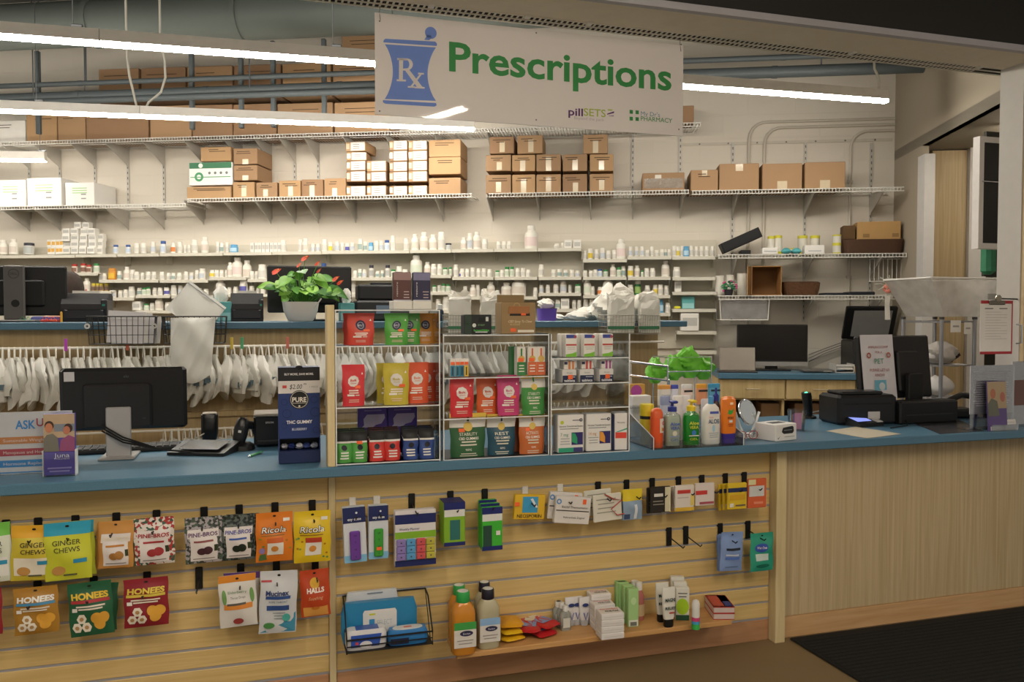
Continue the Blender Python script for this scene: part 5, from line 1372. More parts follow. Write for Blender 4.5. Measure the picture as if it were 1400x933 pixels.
t = cthing(C, 'wire_rack', 'chrome wire rack behind the counter beside the pillar', 'rack', sR0, d, 0)
w = sR1 - sR0
for x, y in ((0, 0), (w, 0), (0, .3), (w, .3)):
    B().tube([(x, y, 0), (x, y, zt)], .011, 8).build('rack_post', STEEL, t, smooth=True)
    B().tube([(x, y, zt), (x, y, zt + .015)], .014, 8).build('post_cap', mt('3a3938', .5), t)
for zz in (zt - .012, C.at(1300, 500, d)[1], C.at(1300, 545, d)[1], .5, .15):
    b = B()
    for i in range(9): b.tube([(0, .3 * i / 8, zz), (w, .3 * i / 8, zz)], .004, 5)
    for i in range(3): b.tube([(w * i / 2, 0, zz - .006), (w * i / 2, .3, zz - .006)], .004, 5)
    b.build('shelf_grid', STEEL, t)
for i, (x, z_, h_) in enumerate(((.05, zt + .01, .0),)): pass
z5 = C.at(1300, 500, d)[1] + .006
crumple('plastic_bag', 'clear plastic bag with leaflets on the chrome rack', 'bag', C, sR0 + w * .45, d + .12, z5, .17, .16, .12, mt('b9b4ae', .3, var=.3, scale=18), 61, amp=.2)
crumple('plastic_bag', 'dark bag at the back of the chrome rack shelf', 'bag', C, sR0 + w * .98, d + .2, z5, .1, .14, .10, mt('3a3340', .4), 62, amp=.2)
z6 = C.at(1300, 545, d)[1] + .006
crumple('paper_pack', 'white printed pack on the lower shelf of the chrome rack', 'pack', C, sR0 + w * .45, d + .12, z6, .12, .14, .11, mt('d2cfcc', .5), 63, amp=.05, p=6)
for i, (x, zz, w_) in enumerate(((w * .35, zt - .07, .075), (w * .72, zt - .085, .055))):
    o = B().rbox(-w_ / 2, w_ / 2, -.003, 0, 0, .07, .001).build('price_card', mt('dedbd4', .6)); tag(o, 'white tag hanging from the top of the chrome rack, %s of two' % ORD[i], 'tag', 'rack tags'); place(o, C, sR0 + x, d - .015, zt - .075 - .012 * i); patch(o, flat(-.003), '9a9690', -w_ * .3, .03, w_ * .3, .04, nx=1, nz=1, name='print_line')
# translucent bin standing on the rack
s0, z0 = C.at(1267, 384, d); s1, z1 = C.at(1366, 436, d)
t = cthing(C, 'plastic_bin', 'translucent white plastic bin standing on the chrome rack', 'bin', (s0 + s1) / 2, d, zt + .016)
MB_ = clear('milky_plastic', 'd8d5d0', .3, .25, .5, milk=.4); hw = (s1 - s0) / 2; hh = z0 - zt
b = B()
lo = [(-hw * .5, .0), (hw * .9, .0), (hw * .9, .3), (-hw * .5, .3)]; hi = [(-hw, -.03), (hw, -.03), (hw, .34), (-hw, .34)]
vs = [(x, y, 0) for x, y in lo] + [(x, y, hh) for x, y in hi]
b.add(vs, [(0, 1, 5, 4), (1, 2, 6, 5), (2, 3, 7, 6), (3, 0, 4, 7), (3, 2, 1, 0)]).build('bin_wall', MB_, t)
for i in range(4): B().tube([(hi[i][0], hi[i][1], hh), (hi[(i + 1) % 4][0], hi[(i + 1) % 4][1], hh)], .006, 6).build('bin_rim', mt('d5d2cc', .4), t)
B().box(hw * .55, hw * .85, -.032, -.03, hh * .45, hh * .6).build('label_plate', mt('a9a8a4', .5), t)
# clipboard on the pillar edge
d = .095
s0, zt = C.at(1341, 411, d); s1, zb = C.at(1381, 484, d)
w = s1 - s0; h = zt - zb
t = cthing(C, 'clipboard', 'red clipboard with white form hanging on the white pillar', 'clipboard', s0, d, zb, None, -3)
B().rbox(0, w, -.003, .001, 0, h, .002).build('board', mt('a3242b', .4), t)
B().box(-.006, w - .012, -.0055, -.0035, .014, h * .94).build('paper_sheet', mt('dcd7d2', .7), t)
B().rbox(w * .22, w * .72, -.012, -.004, h * .92, h * 1.0, .003).build('clip', mt('6f675a', .3, metal=.8), t)
B().lathe([(.018, 0), (.018, .006)], 14, mtx=Matrix.Translation((w * .5, -.006, h * 1.04)) @ Matrix.Rotation(R(90), 4, 'X')).build('clip_ring', mt('8d8474', .3, metal=.8), t)
SC = flat(-.0055)
B().tube([(w * .5, .003, h * 1.04), (w * .7, .03, h * 1.04), (sP - s0 + .012, .055, h * 1.03)], .004, 6).build('wall_hook', mt('2a2826', .4), t)
for i in range(11): patch(t, SC, 'b3aea9', w * .12, h * (.78 - i * .05), w * (.8 if i % 3 else .6), h * (.788 - i * .05), nx=1, nz=1, k=1, name='print_line')
patch(t, SC, '6f6a66', w * .1, h * .84, w * .36, h * .86, nx=1, nz=1, name='print_line'); patch(t, SC, '6f6a66', w * .55, h * .84, w * .8, h * .86, nx=1, nz=1, name='print_line')
t = cthing(C, 'door_pull', 'thin chrome pull on the wooden panel beside the pillar', 'handle', C.col(1392, 1.4, .09), .099, C.at(1394, 470, .09)[1])
B().tube([(0, 0, 0), (0, -.03, .004), (0, -.03, .096), (0, 0, .1)], .005, 6).build('pull_bar', CHROME, t, smooth=True)
# ================================================================== things on the counter
def con(px, py): return C.on(px, py, TOPZ)
def pbox(name, label, cat, fr, s, d, z, w, h, dep, col, turn=0, group=None, rx=0.0, r=.0025, mat=None, ry=0.0):
    t = cthing(fr, name, label, cat, s, d, z + .0006, group, turn, rx, ry)
    B().rbox(-w / 2, w / 2, 0, dep, 0, h, r).build('carton_body', mat or mt(col, .5, var=.04), t)
    return t, flat(0)
def pouch(name, label, cat, fr, s, d, z, w, h, th, col, stand=True, turn=0, group=None, rx=0.0, ry=0.0, rough=.38, seed=0, taper=.06, hole=False, top_seal=.1, wr=.0025, mat=None):
    """soft printed bag, thick at the foot (stand) or in the middle (hanging)"""
    t = cthing(fr, name, label, cat, s, d, z + .0006, group, turn, rx, ry)
    rnd = random.Random(seed * 7 + int(w * 9999)); ph = [rnd.uniform(0, 6) for _ in range(4)]
    def prof(v):
        if stand: return max(0.04, (1 - (v / (1 - top_seal)) ** 1.6)) if v < 1 - top_seal else .04
        a = .05; b = 1 - top_seal
        if v < a: return .04 + .3 * v / a
        if v > b: return .04
        return .04 + .96 * math.sin(math.pi * min(1, max(0, (v - 0) / b))) ** .65
    def S(x, zz, off=0.0):
        u = min(1, max(0, x / w + .5)); v = min(1, max(0, zz / h))
        k = 1 - taper * ((1 - v) if stand else 4 * (v - .5) ** 2 * .0)
        y = -th / 2 * prof(v) * math.sin(math.pi * u) ** .6 - wr * math.sin(9 * v + 4 * u + ph[0]) * math.sin(math.pi * u) * math.sin(math.pi * v) - .12 * wr * math.sin(17 * u + 9 * v + ph[1]) * math.sin(math.pi * v)
        return (x * k + .0015 * math.sin(11 * v + ph[2]), y - off, zz)
    rings = []; n = 12
    for j in range(17):
        v = j / 16
        ring = [S((i / n - .5) * w, v * h) for i in range(n + 1)]
        ring += [(lambda p, u: (p[0], th / 2 * prof(v) * math.sin(math.pi * u) ** .6 * .8 + .0006, p[2]))(S((i / n - .5) * w, v * h), i / n) for i in range(n - 1, 0, -1)]
        rings.append(ring)
    B().loft(rings).build('pouch_body', mat or mt(col, rough, var=.08, scale=12, spec=.5), t, smooth=True)
    return t, S
def lines(t, S, col, x0, x1, z0, n, gap, hgt, k=2, rag=True, seed=1):
    rnd = random.Random(seed)
    for i in range(n):
        a = (x1 - x0) * (rnd.uniform(0, .22) if rag else 0)
        patch(t, S, col, x0 + a / 2, z0 - i * gap, x1 - a / 2, z0 - i * gap + hgt, k=k, nx=4, nz=1, name='print_line')
def sticker(t, S, x, z, w=.012, h=.008, col='f06a38'): patch(t, S, col, x - w, z - h, x + w, z + h, k=4, nx=3, nz=2, name='price_sticker')

# ---------------------------------------------------------------- acrylic racks
def rack(label, x0, x1, ytop, d, shelves, dep=.20, back=True, sides_in=True):
    s0 = C.col(x0, 1.1, d); s1 = C.col(x1, 1.1, d); w = s1 - s0
    zt = C.at((x0 + x1) / 2, ytop, d)[1] - TOPZ
    t = cthing(C, 'acrylic_rack', label, 'display rack', s0, d, TOPZ + .0006)
    for x in (0, w - .004):
        B().box(x, x + .004, 0.003, dep, 0, zt).build('side_panel', ACR, t)
        B().box(x, x + .004, 0, .003, 0, zt).build('panel_edge', ACRE, t)
    B().box(.004, w - .004, dep - .004, dep, 0, zt).build('back_panel', ACR, t)
    zs = []
    for py in shelves:
        z = C.at((x0 + x1) / 2, py, d)[1] - TOPZ
        z = max(z, .002); zs.append(z + TOPZ + .0012)
        B().box(.004, w - .004, .003, dep - .004, z - .004, z).build('shelf', ACR, t)
        B().box(.004, w - .004, 0, .003, z - .004, z).build('shelf_edge', ACRE, t)
    return s0, s1, zs, t
def cpx(d=-.1, px=600): return C.P(C.col(px, 1.1, d), d, 0).y / FPX
# ---- rack A
dA = -.115
a0, a1, zA_, rk = rack('tall clear acrylic rack of small pouches beside the partition post', 459, 602, 424, dA, (424, 473, 556, 632), dep=.22)
kA = cpx(dA, 530)
def cx(px, z, d=dA): return C.col(px, z, d)
HEX = 'd8d2cc'
def bolt_pouch(label, px, z, d, wpx, hpx, col, emblem='hex', stick=True, turn=0, seed=0, group='small printed pouches in the acrylic racks'):
    w = wpx * kA; h = hpx * kA
    t, S = pouch('printed_pouch', label, 'pouch', C, cx(px, z + .05, d), d + .02, z, w, h, .026, col, turn=turn, seed=seed, group=group)
    if emblem == 'round':
        disc(t, S, '2c2d45', 0, h * .62, w * .19, k=2); disc(t, S, '8a8aa0', 0, h * .62, w * .13, k=3, inner=.75, name='emblem_ring')
        text(t, S, 'BOLT', 'c9c9d4', 0, h * .62, h * .06, w=w * .22, k=4, bold=.02)
    else:
        disc(t, S, HEX, 0, h * .60, w * .25, k=2, n=9, name='octagon_emblem')
        text(t, S, 'Bolt', col, 0, h * .62, h * .06, w=w * .28, k=3, bold=.02); text(t, S, 'chews', col, 0, h * .555, h * .04, w=w * .24, k=3)
    lines(t, S, 'e6d9cc', -w * .26, w * .26, h * .36, 2, h * .055, h * .03, seed=seed)
    patch(t, S, 'e9e2da', -w * .3, h * .24, w * .02, h * .285, k=2, nx=3, nz=1); patch(t, S, 'd9cfc4', w * .06, h * .25, w * .24, h * .275, k=2, nx=3, nz=1)
    lines(t, S, 'dcb9a8', -w * .24, w * .24, h * .14, 2, h * .045, h * .018, seed=seed + 1)
    poly(t, S, 'efe6dc', [(w * .33, h * .76), (w * .41, h * .76), (w * .37, h * .82)], k=2, name='warning_mark')
    if stick: sticker(t, S, w * .2, h * .46, w * .12, h * .035)
    return t
z1, z2, z3, z4 = zA_[1], zA_[2], zA_[3], zA_[0]
bolt_pouch('red pouch with round dark emblem on the top rack shelf', 494, z1, dA + .03, 37, 44, 'c8402f', 'round', seed=1)
bolt_pouch('red pouch half hidden behind another on the top rack shelf', 488, z1, dA + .075, 37, 44, 'c8402f', 'round', False, seed=2)
bolt_pouch('front green pouch with round dark emblem on the top rack shelf', 543, z1, dA + .02, 33, 44, '4f9e3a', 'round', seed=3)
bolt_pouch('rear green pouch with round dark emblem on the top rack shelf', 560, z1, dA + .07, 33, 44, '4c983a', 'round', seed=4)
bolt_pouch('orange pouch with round dark emblem on the top rack shelf', 583, z1, dA + .11, 34, 44, 'd08a2c', 'round', False, seed=5)
bolt_pouch('bright red pouch with pale octagon on the second rack shelf', 484, z2, dA + .02, 31, 57, 'd0343a', seed=6)
bolt_pouch('front yellow-green pouch with pale octagon on the second rack shelf', 543, z2, dA + .02, 36, 58, 'bfae36', seed=7)
bolt_pouch('rear yellow-green pouch on the second rack shelf', 530, z2, dA + .08, 30, 57, 'b3a330', 'hex', False, seed=8)
bolt_pouch('front orange-red pouch on the second rack shelf', 571, z2, dA + .05, 34, 58, 'd5542c', 'hex', False, seed=9)
bolt_pouch('rear orange-red pouch on the second rack shelf', 584, z2, dA + .10, 30, 56, 'cc4f2a', 'hex', False, seed=10)
# black-topped small pouches in the lowest tray
for i, (px, c, nm) in enumerate(((471, '4f9a45', 'left green'), (492, '4f9a45', 'right green'), (516, 'c9362f', 'left red'), (537, 'c9362f', 'right red'), (562, '2c4687', 'left blue'), (584, '2c4687', 'right blue'))):
    w = 21 * kA; h = 42 * kA
    for j in range(3):
        lab = '%s pouch with black top in the lowest rack tray' % nm if j == 0 else '%s black-topped pouch, %s row from the front in the lowest tray' % (nm, ORD[j])
        t, S = pouch('sample_pouch', lab, 'pouch', C, cx(px - j * 1.5, z3 + .05, dA + .02 + j * .05), dA + .03 + j * .05, z3, w, h, .03, c, group='black-topped sample pouches', seed=20 + i + j, taper=.0)
        patch(t, S, '17171a', -w * .5, h * .68, w * .5, h, k=1, nx=8, nz=6, name='black_top'); patch(t, S, 'd6d3cf', -w * .5, h * .63, w * .5, h * .69, k=2, nx=8, nz=1, name='white_band')
        if j == 0:
            disc(t, S, '20202c', 0, h * .48, w * .18, k=2); lines(t, S, 'dcdad4', -w * .3, w * .3, h * .3, 3, h * .09, h * .045, seed=i)
            if i == 1: sticker(t, S, 0, h * .64, w * .18, h * .05)
# purple boxes standing behind the tray
for i, (px, wp) in enumerate(((511, 42), (552, 43))):
    t, F = pbox('tissue_carton', 'violet carton with pale speech-bubble print, %s in the acrylic rack' % ('left' if i == 0 else 'right'), 'carton', C, cx(px, 1.0, dA + .16), dA + .185, z3, wp * kA, 67 * kA, .03, '4a3a8c', group='violet cartons')
    w = wp * kA; h = 67 * kA
    poly(t, F, 'aaa5c2', [(-w * .38, h * .58), (-w * .3, h * .63), (-w * .32, h * .76), (-w * .2, h * .86), (w * .4, h * .86), (w * .42, h * .78), (w * .3, h * .66), (w * .1, h * .63), (w * .0, h * .58)], k=1, name='speech_bubble')
    lines(t, F, '7d6fb4', -w * .3, w * .3, h * .93, 1, .01, .005)
# top of rack A: two small brown cartons with gradient print on white boxes
zt4 = z4
for i, (px, w_, c1, c2, nm) in enumerate(((553, 25, '5a3a36', '9a7f7c', 'brown'), (580, 25, '2e2c48', '7d7c9c', 'indigo'))):
    t, F = pbox('white_carton', 'white carton beneath the %s carton on the rack top' % nm, 'carton', C, cx(px, zt4, dA), dA + .04, zt4, 27 * kA, 12 * kA, .1, 'dcd9d0', group='white cartons on the rack top')
    zz = zt4 + 12 * kA + .0008
    t, F = pbox('slim_carton', '%s slim carton with vertical white lettering on the rack top' % nm, 'carton', C, cx(px, zz + .05, dA), dA + .05, zz, w_ * kA, 40 * kA, .03, c1, group='slim cartons on the rack top')
    w = w_ * kA; h = 40 * kA
    patch(t, F, c2, -w * .48, h * .8, w * .48, h * .985, nx=1, nz=1, name='pale_top'); patch(t, F, mt(c2, .5), -w * .48, h * .72, w * .48, h * .8, nx=1, nz=1, k=1)
    V = lambda x, z, off=0.0, w=w, h=h: (-w * .3 - z + h * .0, -off, x)
    text(t, V, 'restore', 'd9d4d4', h * .4, 0, .007, w=h * .5, k=2)
    lines(t, F, 'b9a9a8', w * .05, w * .4, h * .3, 3, h * .1, h * .03, seed=i)
    B().box(-w / 2 + .001, w / 2 - .001, -.001, 0, -.0004, h * .035).build('silver_foot', mt('b9bcc9', .4), t)
# ---- rack B
dB = -.11
b0, b1, zB_, rk = rack('middle clear acrylic rack of gummy pouches', 606, 751, 457, dB, (458, 516, 571, 630), dep=.24)
kB = cpx(dB, 680)
kA = kB
zb0, zb1, zb2, zb3 = zB_
for i, (px, c) in enumerate(((621, '3d7f96'), (628, '3d7f96'), (634, '2f6f8a'), (640, 'd9b23a'))):
    w = 7 * kB; h = 25 * kB
    t, F = pbox('dropper_carton', 'small white and %s carton on the middle rack, %s from left' % ('teal' if i < 3 else 'yellow', ORD[i]), 'carton', C, cx(px, zb1 + .05, dB), dB + .03, zb1, w, h, .03, 'e2ddd6', group='small dropper cartons')
    patch(t, F, c, -w * .45, .002, w * .45, h * .62, nx=1, nz=1, name='colour_field'); sticker(t, F, 0, h * .75, w * .38, h * .08); patch(t, F, '24333d', -w * .1, h * .1, w * .12, h * .55, k=2, nx=1, nz=1, name='dropper_print')
for i, (px, c, nm) in enumerate(((716, '3a7f45', 'green'), (731, 'cf6a42', 'orange'), (743, 'cf6a42', 'orange'))):
    w = 13 * kB; h = 40 * kB
    t, F = pbox('oil_carton', 'white carton with %s foot and gold disc, %s on the middle rack' % (nm, ORD[i]), 'carton', C, cx(px, zb1 + .08, dB), dB + .03, zb1, w, h, .04, 'ddd8d0', group='oil cartons')
    patch(t, F, c, -w * .49, .001, w * .49, h * .47, nx=1, nz=1, name='colour_field'); disc(t, F, 'd3b060', 0, h * .58, w * .36, k=2); patch(t, F, c, -w * .09, h * .68, w * .09, h * .95, k=2, nx=1, nz=1, name='dropper_print')
    lines(t, F, 'e6dfd4', -w * .34, w * .34, h * .33, 3, h * .1, h * .035, seed=i); 
    if i < 2: sticker(t, F, -w * .1, h * .55, w * .3, h * .06)
t, F = pbox('oil_carton', 'green-footed carton standing behind the white and green one', 'carton', C, cx(708, zb1 + .08, dB + .06), dB + .09, zb1, 12 * kB, 40 * kB, .05, '3a7f45', group='oil cartons')
bolt_pouch('red pouch with pale octagon on the middle rack', 633, zb2, dB + .02, 34, 55, 'cb2f34', seed=31)
bolt_pouch('orange pouch with pale octagon beside the magenta pouch', 668, zb2, dB + .05, 32, 54, 'cf5b2a', seed=32)
bolt_pouch('magenta pouch with pale octagon on the middle rack', 697, zb2, dB + .02, 33, 56, 'c03a72', seed=33)
def gummy(label, px, z, d, wpx, hpx, col, word, top='dcd9d2', seed=0, stick=True, words=('CBD GUMMIES',)):
    w = wpx * kB; h = hpx * kB
    t, S = pouch('gummy_pouch', label, 'pouch', C, cx(px, z + .05, d), d + .02, z, w, h, .045, col, seed=seed, group='white-topped gummy pouches', taper=.09)
    patch(t, S, top, -w * .5, h * .68, w * .5, h * .9, nx=10, nz=4, name='white_band'); patch(t, S, 'd9b64a', -w * .5, h * .9, w * .5, h * 1.0, k=1, nx=10, nz=2, name='gold_top')
    disc(t, S, 'd6b85e', 0, h * .70, w * .125, k=3, name='gold_disc'); patch(t, S, col, -w * .03, h * .82, w * .03, h * .98, k=3, nx=1, nz=3, name='ribbon_print')
    text(t, S, word, 'dfe0cf', 0, h * .53, h * .075, w=w * .5, k=3); text(t, S, 'CBD GUMMIES', 'e9e6da', 0, h * .43, h * .06, w=w * .56, k=3, bold=.01)
    lines(t, S, 'cfcdb8', -w * .24, w * .24, h * .34, 2, h * .07, h * .03, seed=seed, k=3); text(t, S, '900MG', 'e9e6da', 0, h * .18, h * .05, w=w * .18, k=3); lines(t, S, 'cfcdb8', -w * .26, w * .26, h * .08, 2, h * .045, h * .018, seed=seed, k=3)
    if stick: sticker(t, S, -w * .18, h * .62, w * .08, h * .04)
gummy('green and white gummy pouch at the right of the magenta pouch', 731, zb2, dB + .02, 36, 56, '3f8a3c', 'STABILITY', seed=41, stick=False)
gummy('large dark green gummy pouch on the lowest rack shelf', 641, zb3, dB + .02, 52, 60, '2c5a35', 'STABILITY', seed=42)
gummy('dark teal gummy pouch on the lowest rack shelf', 687, zb3, dB + .03, 42, 57, '1f4a5c', 'REST', seed=43, stick=False)
gummy('orange white-topped gummy pouch on the lowest rack shelf', 729, zb3, dB + .02, 39, 56, 'bf6630', 'ACTIVATE', seed=44)
t, S = pouch('gummy_pouch', 'brown pouch turned sideways between teal and orange pouches', 'pouch', C, cx(709, zb3 + .05, dB + .09), dB + .11, zb3, 26 * kB, 50 * kB, .045, 'a3532c', seed=45, group='white-topped gummy pouches')
o = B().rbox(b0 + .006, b1 - .006, dB + .0035, dB + .225, 0, .0011, .0003).build('rack_liner', mt('171718', .5)); tag(o, 'black liner sheet on the floor of the middle rack', 'liner'); o.location = C.P(0, 0, TOPZ + .0026 + .0006); o.rotation_euler = (0, 0, C.rz)
# on top of rack B
w = 39 * kB; h = 27 * kB
t, F = pbox('display_carton', 'black carton with green lettering on top of the middle rack', 'carton', C, cx(658, zb0 + .05, dB), dB + .05, zb0, w, h, .06, '1c1f1f')
patch(t, F, '2a3b30', -w * .49, h * .02, -w * .24, h * .97, nx=1, nz=1, name='green_flank'); text(t, F, 'breathbits', '55c04a', w * .12, h * .2, h * .11, w=w * .56, bold=.02); lines(t, F, 'c9ccc8', -w * .1, w * .34, h * .08, 1, .01, .004, rag=False)
disc(t, F, 'c9cdc9', -w * .14, h * .45, h * .1); patch(t, F, 'c9cdc9', w * .28, h * .66, w * .38, h * .88, nx=1, nz=1, name='white_mark'); text(t, F, 'BY NIGHT', '7fae78', w * .12, h * .47, h * .08, w=w * .24)
poly(t, F, '0b0c0c', [(w * .0, h * .6), (w * .26, h * .6), (w * .22, h * .9), (w * .13, h * .8), (w * .04, h * .9)], k=2, name='dark_figure')
for q in (.58, .62, .66, .7): patch(t, F, '3f9a4a', -w * .44, h * (q - .1), -w * .3, h * (q - .08), nx=1, nz=1, name='print_line')
# kraft display box with open flap
w = 50 * kB; h = 55 * kB
t = cthing(C, 'kraft_display', 'kraft display box with raised window flap on top of the middle rack', 'display box', cx(714, zb0 + .08, dB), dB + .05, zb0 + .0006)
KR = mt('957b55', .65, var=.06)
B().rbox(-w / 2, w / 2, .0, .09, 0, h * .80, .002).build('box_body', KR, t); B().box(-w / 2, w * .3, .06, .064, h * .8, h).build('back_card', mt('86704c', .7), t)
F = flat(0)
poly(t, F, '1d1712', [(-w * .26, h * .46), (w * .34, h * .46), (w * .32, h * .54), (-w * .24, h * .54)], name='window_slot')
mtx = Matrix.Translation((0, 0, h * .52)) @ Matrix.Rotation(R(22), 4, 'X')
B().box(-w * .3, w * .3, -.003, -.001, 0, h * .2, mtx).build('window_flap', mt('b07a52', .6), t)
text(t, F, 'CBD Spray To Chew', 'd9c9a8', w * .05, h * .32, h * .065, w=w * .7, shear=.3); text(t, F, '50 COUNT', 'cdb98f', -w * .1, h * .24, h * .05, w=w * .3); patch(t, F, 'ddd5c4', -w * .02, h * .04, w * .46, h * .1, nx=1, nz=1, name='white_strip')
sticker(t, F, -w * .16, h * .1, w * .08, h * .045); sticker(t, F, w * .14, h * .505, w * .07, h * .035); disc(t, F, 'b39565', -w * .05, h * .7, w * .1, inner=.8, name='faint_seal')
# ---- rack C
dC = -.12
c0, c1, zC_, rk = rack('clear acrylic rack of small tablets boxes and patches', 753, 861, 457, dC, (489.5, 524, 558, 620), dep=.24)
kC = cpx(dC, 810)
zc1, zc2, zc3, zc4 = zC_
for i, px in enumerate((784, 809, 834)):
    w = 16.5 * kC; h = 32 * kC
    for j in range(2):
        t, F = pbox('tablet_carton', '%swhite carton with green wave on the right rack, %s from left' % ('' if j == 0 else 'rear ', ORD[i]), 'carton', C, cx(px - 2.5 * j, zc1 + .05, dC), dC + .025 + j * .045, zc1, w, h, .035, 'dedbd4', group='cartons with green wave')
        if j: continue
        patch(t, F, '3a4a96', -w * .44, h * .82, w * .3, h * .97, nx=1, nz=1, name='blue_mark'); disc(t, F, 'b0505c', w * .34, h * .88, h * .07); patch(t, F, 'b8473f', -w * .46, h * .50, w * .46, h * .57, nx=1, nz=1, name='red_band')
        poly(t, F, '79b83a', [(-w * .47, .002), (w * .47, .002), (w * .47, h * .24), (w * .1, h * .17), (-w * .47, h * .13)], name='green_wave'); lines(t, F, 'a9a7a2', -w * .4, w * .4, h * .42, 2, h * .08, h * .02, seed=i)
for i, (px, c) in enumerate(((781, 'c8804a'), (805, 'c0504a'), (832, 'a0508a'))):
    w = 21 * kC; h = 30 * kC
    t, F = pbox('tablet_carton', 'open white and navy tablets tray on the right rack, %s from left' % ORD[i], 'carton', C, cx(px, zc2 + .05, dC), dC + .02, zc2, w, h * .6, .09, 'd2d0cc', group='tablets trays', turn=0)
    patch(t, F, '22284a', -w * .48, .001, w * .48, h * .33, nx=1, nz=1, name='navy_field'); text(t, F, 'tablets', 'e6e6e6', 0, h * .1, h * .11, w=w * .75, bold=.02); lines(t, F, 'b9bcc6', -w * .1, w * .4, h * .24, 1, .01, .003)
    text(t, F, 'Zicam', '6d6a70', 0, h * .45, h * .07, w=w * .4)
    for j in range(2):
        q, F2 = pbox('medicine_carton', 'slim carton standing in the %s tablets tray, %s' % (ORD[i], 'front' if j == 0 else 'rear'), 'carton', C, cx(px + 1, zc2 + .1, dC), dC + .025 + j * .035, zc2 + h * .6 + .0005, w * .8, h * .4, .02, 'dad6d0', group='cartons in tablets trays')
        if j == 0: patch(q, F2, c, -w * .1, .0, w * .05, h * .38, nx=1, nz=1, name='colour_stripe'); patch(q, F2, '2a3052', -w * .38, h * .22, -w * .16, h * .34, nx=1, nz=1, name='navy_mark'); patch(q, F2, c, w * .16, 0, w * .3, h * .38, nx=1, nz=1, name='colour_stripe')
        if j == 0 and i != 1: sticker(t, F, w * .05, h * .26, w * .16, h * .1)
for i, (px, wp, mg, mc, cc) in enumerate(((783, 38, '7 mg', '4a8f72', '2f9a6a'), (821.5, 37, '14 mg', 'c88a3a', 'e0983a'))):
    w = wp * kC; h = 52 * kC
    t, F = pbox('patch_carton', 'white transdermal patch carton with %s lettering on the lowest rack shelf' % ('green' if i == 0 else 'orange'), 'carton', C, cx(px, zc4 + .05, dC), dC + .02, zc4, w, h, .06, 'dedcd8', group='transdermal patch cartons')
    text(t, F, 'Nicotine Transdermal System', '4a4f55', 0, h * .70, h * .05, w=w * .9); text(t, F, mg, mc, -w * .26, h * .48, h * .09, w=w * .3)
    patch(t, F, '2f2a66', w * .02, h * .2, w * .46, h * .53, nx=1, nz=1, name='photo_print'); poly(t, F, cc, [(w * .03, h * .28), (w * .03, h * .52), (w * .16, h * .5), (w * .24, h * .38), (w * .24, h * .22)], k=2)
    patch(t, F, '33344a', w * .06, h * .84, w * .4, h * .86, nx=1, nz=1, name='key_print'); disc(t, F, '33344a', w * .38, h * .855, h * .045, inner=.5, k=2)
    lines(t, F, '9a9c9e', -w * .44, -w * .02, h * .36, 3, h * .07, h * .02, seed=i); lines(t, F, '8a8d90', -w * .44, w * .3, h * .62, 1, .01, .003)
    if i == 0: patch(t, F, '2f9a78', -w * .48, .002, w * .1, h * .13, nx=1, nz=1, name='green_foot'); patch(t, F, '3a3a72', w * .1, .002, w * .46, h * .13, nx=1, nz=1, name='navy_foot'); disc(t, F, 'b9c23a', -w * .34, h * .8, h * .05)
w = 18 * kC; h = 52 * kC
t, F = pbox('patch_carton', 'slim white carton with red block beside the patch cartons', 'carton', C, cx(851, zc4 + .05, dC), dC + .015, zc4, w, h, .07, 'dcd9d6', turn=-12)
patch(t, F, 'd9483a', -w * .44, h * .32, w * .44, h * .48, nx=1, nz=1, name='red_block'); poly(t, F, '3f9f86', [(-w * .48, h * .48), (w * .48, h * .6), (w * .48, h * .56), (-w * .2, h * .49)], name='teal_swoosh'); text(t, F, 'Nicotine', '6a6a70', 0, h * .75, h * .05, w=w * .6)
B().box(-w / 2 - .001, -w / 2, .002, .068, .0, h * .95).build('navy_side', mt('3a3a72', .5), t)

# ---------------------------------------------------------------- acrylic tray of bottles
def lath(t, prof, col, name='bottle_body', n=20, sx=1, sy=1, mat=None, rough=.35): return B().lathe(prof, n, sx=sx, sy=sy).build(name, mat or mt(col, rough, var=.03), t, smooth=True)
dT = -.125; kT = cpx(dT, 950)
s0 = C.col(893, TOPZ, dT); s1 = C.col(1017, TOPZ, dT)
t = cthing(C, 'acrylic_tray', 'low clear acrylic tray holding pump bottles', 'tray', s0, dT, TOPZ + .0006)
w = s1 - s0
B().box(0, w, .003, .30, 0, .003).build('tray_floor', ACR, t); B().box(0, w, 0, .003, 0, .03).build('front_lip', ACR, t)
for x in (0, w - .004):
    b = B(); pr = [(0, 0), (.30, 0), (.30, .15), (0, .05)]
    b.add([(x, y, z) for y, z in pr] + [(x + .004, y, z) for y, z in pr], [(0, 1, 2, 3), (7, 6, 5, 4)] + [(i, i + 4, (i + 1) % 4 + 4, (i + 1) % 4) for i in range(4)]); b.build('side_panel', ACR, t)
    B().tube([(x + .002, 0, .0), (x + .002, 0, .05), (x + .002, .30, .15)], .002, 5).build('panel_edge', ACRE, t)
zT = TOPZ + .004
def pump(t, h, r, col, z0, spout=1):
    m = mt(col, .35)
    t = B().lathe([(r * .55, z0), (r * .55, z0 + .02), (r * .3, z0 + .024)], 14).build('pump', m, t, smooth=True)
    B().lathe([(r * .18, z0 + .02), (r * .18, z0 + .038)], 8).build('pump_stem', m, t)
    B().rbox(-r * .32, r * .32, -r * 1.0, r * .35, z0 + .036, z0 + .048, .004).build('pump_head', m, t)
def tpos(px, d): return C.col(px, zT + .08, d)
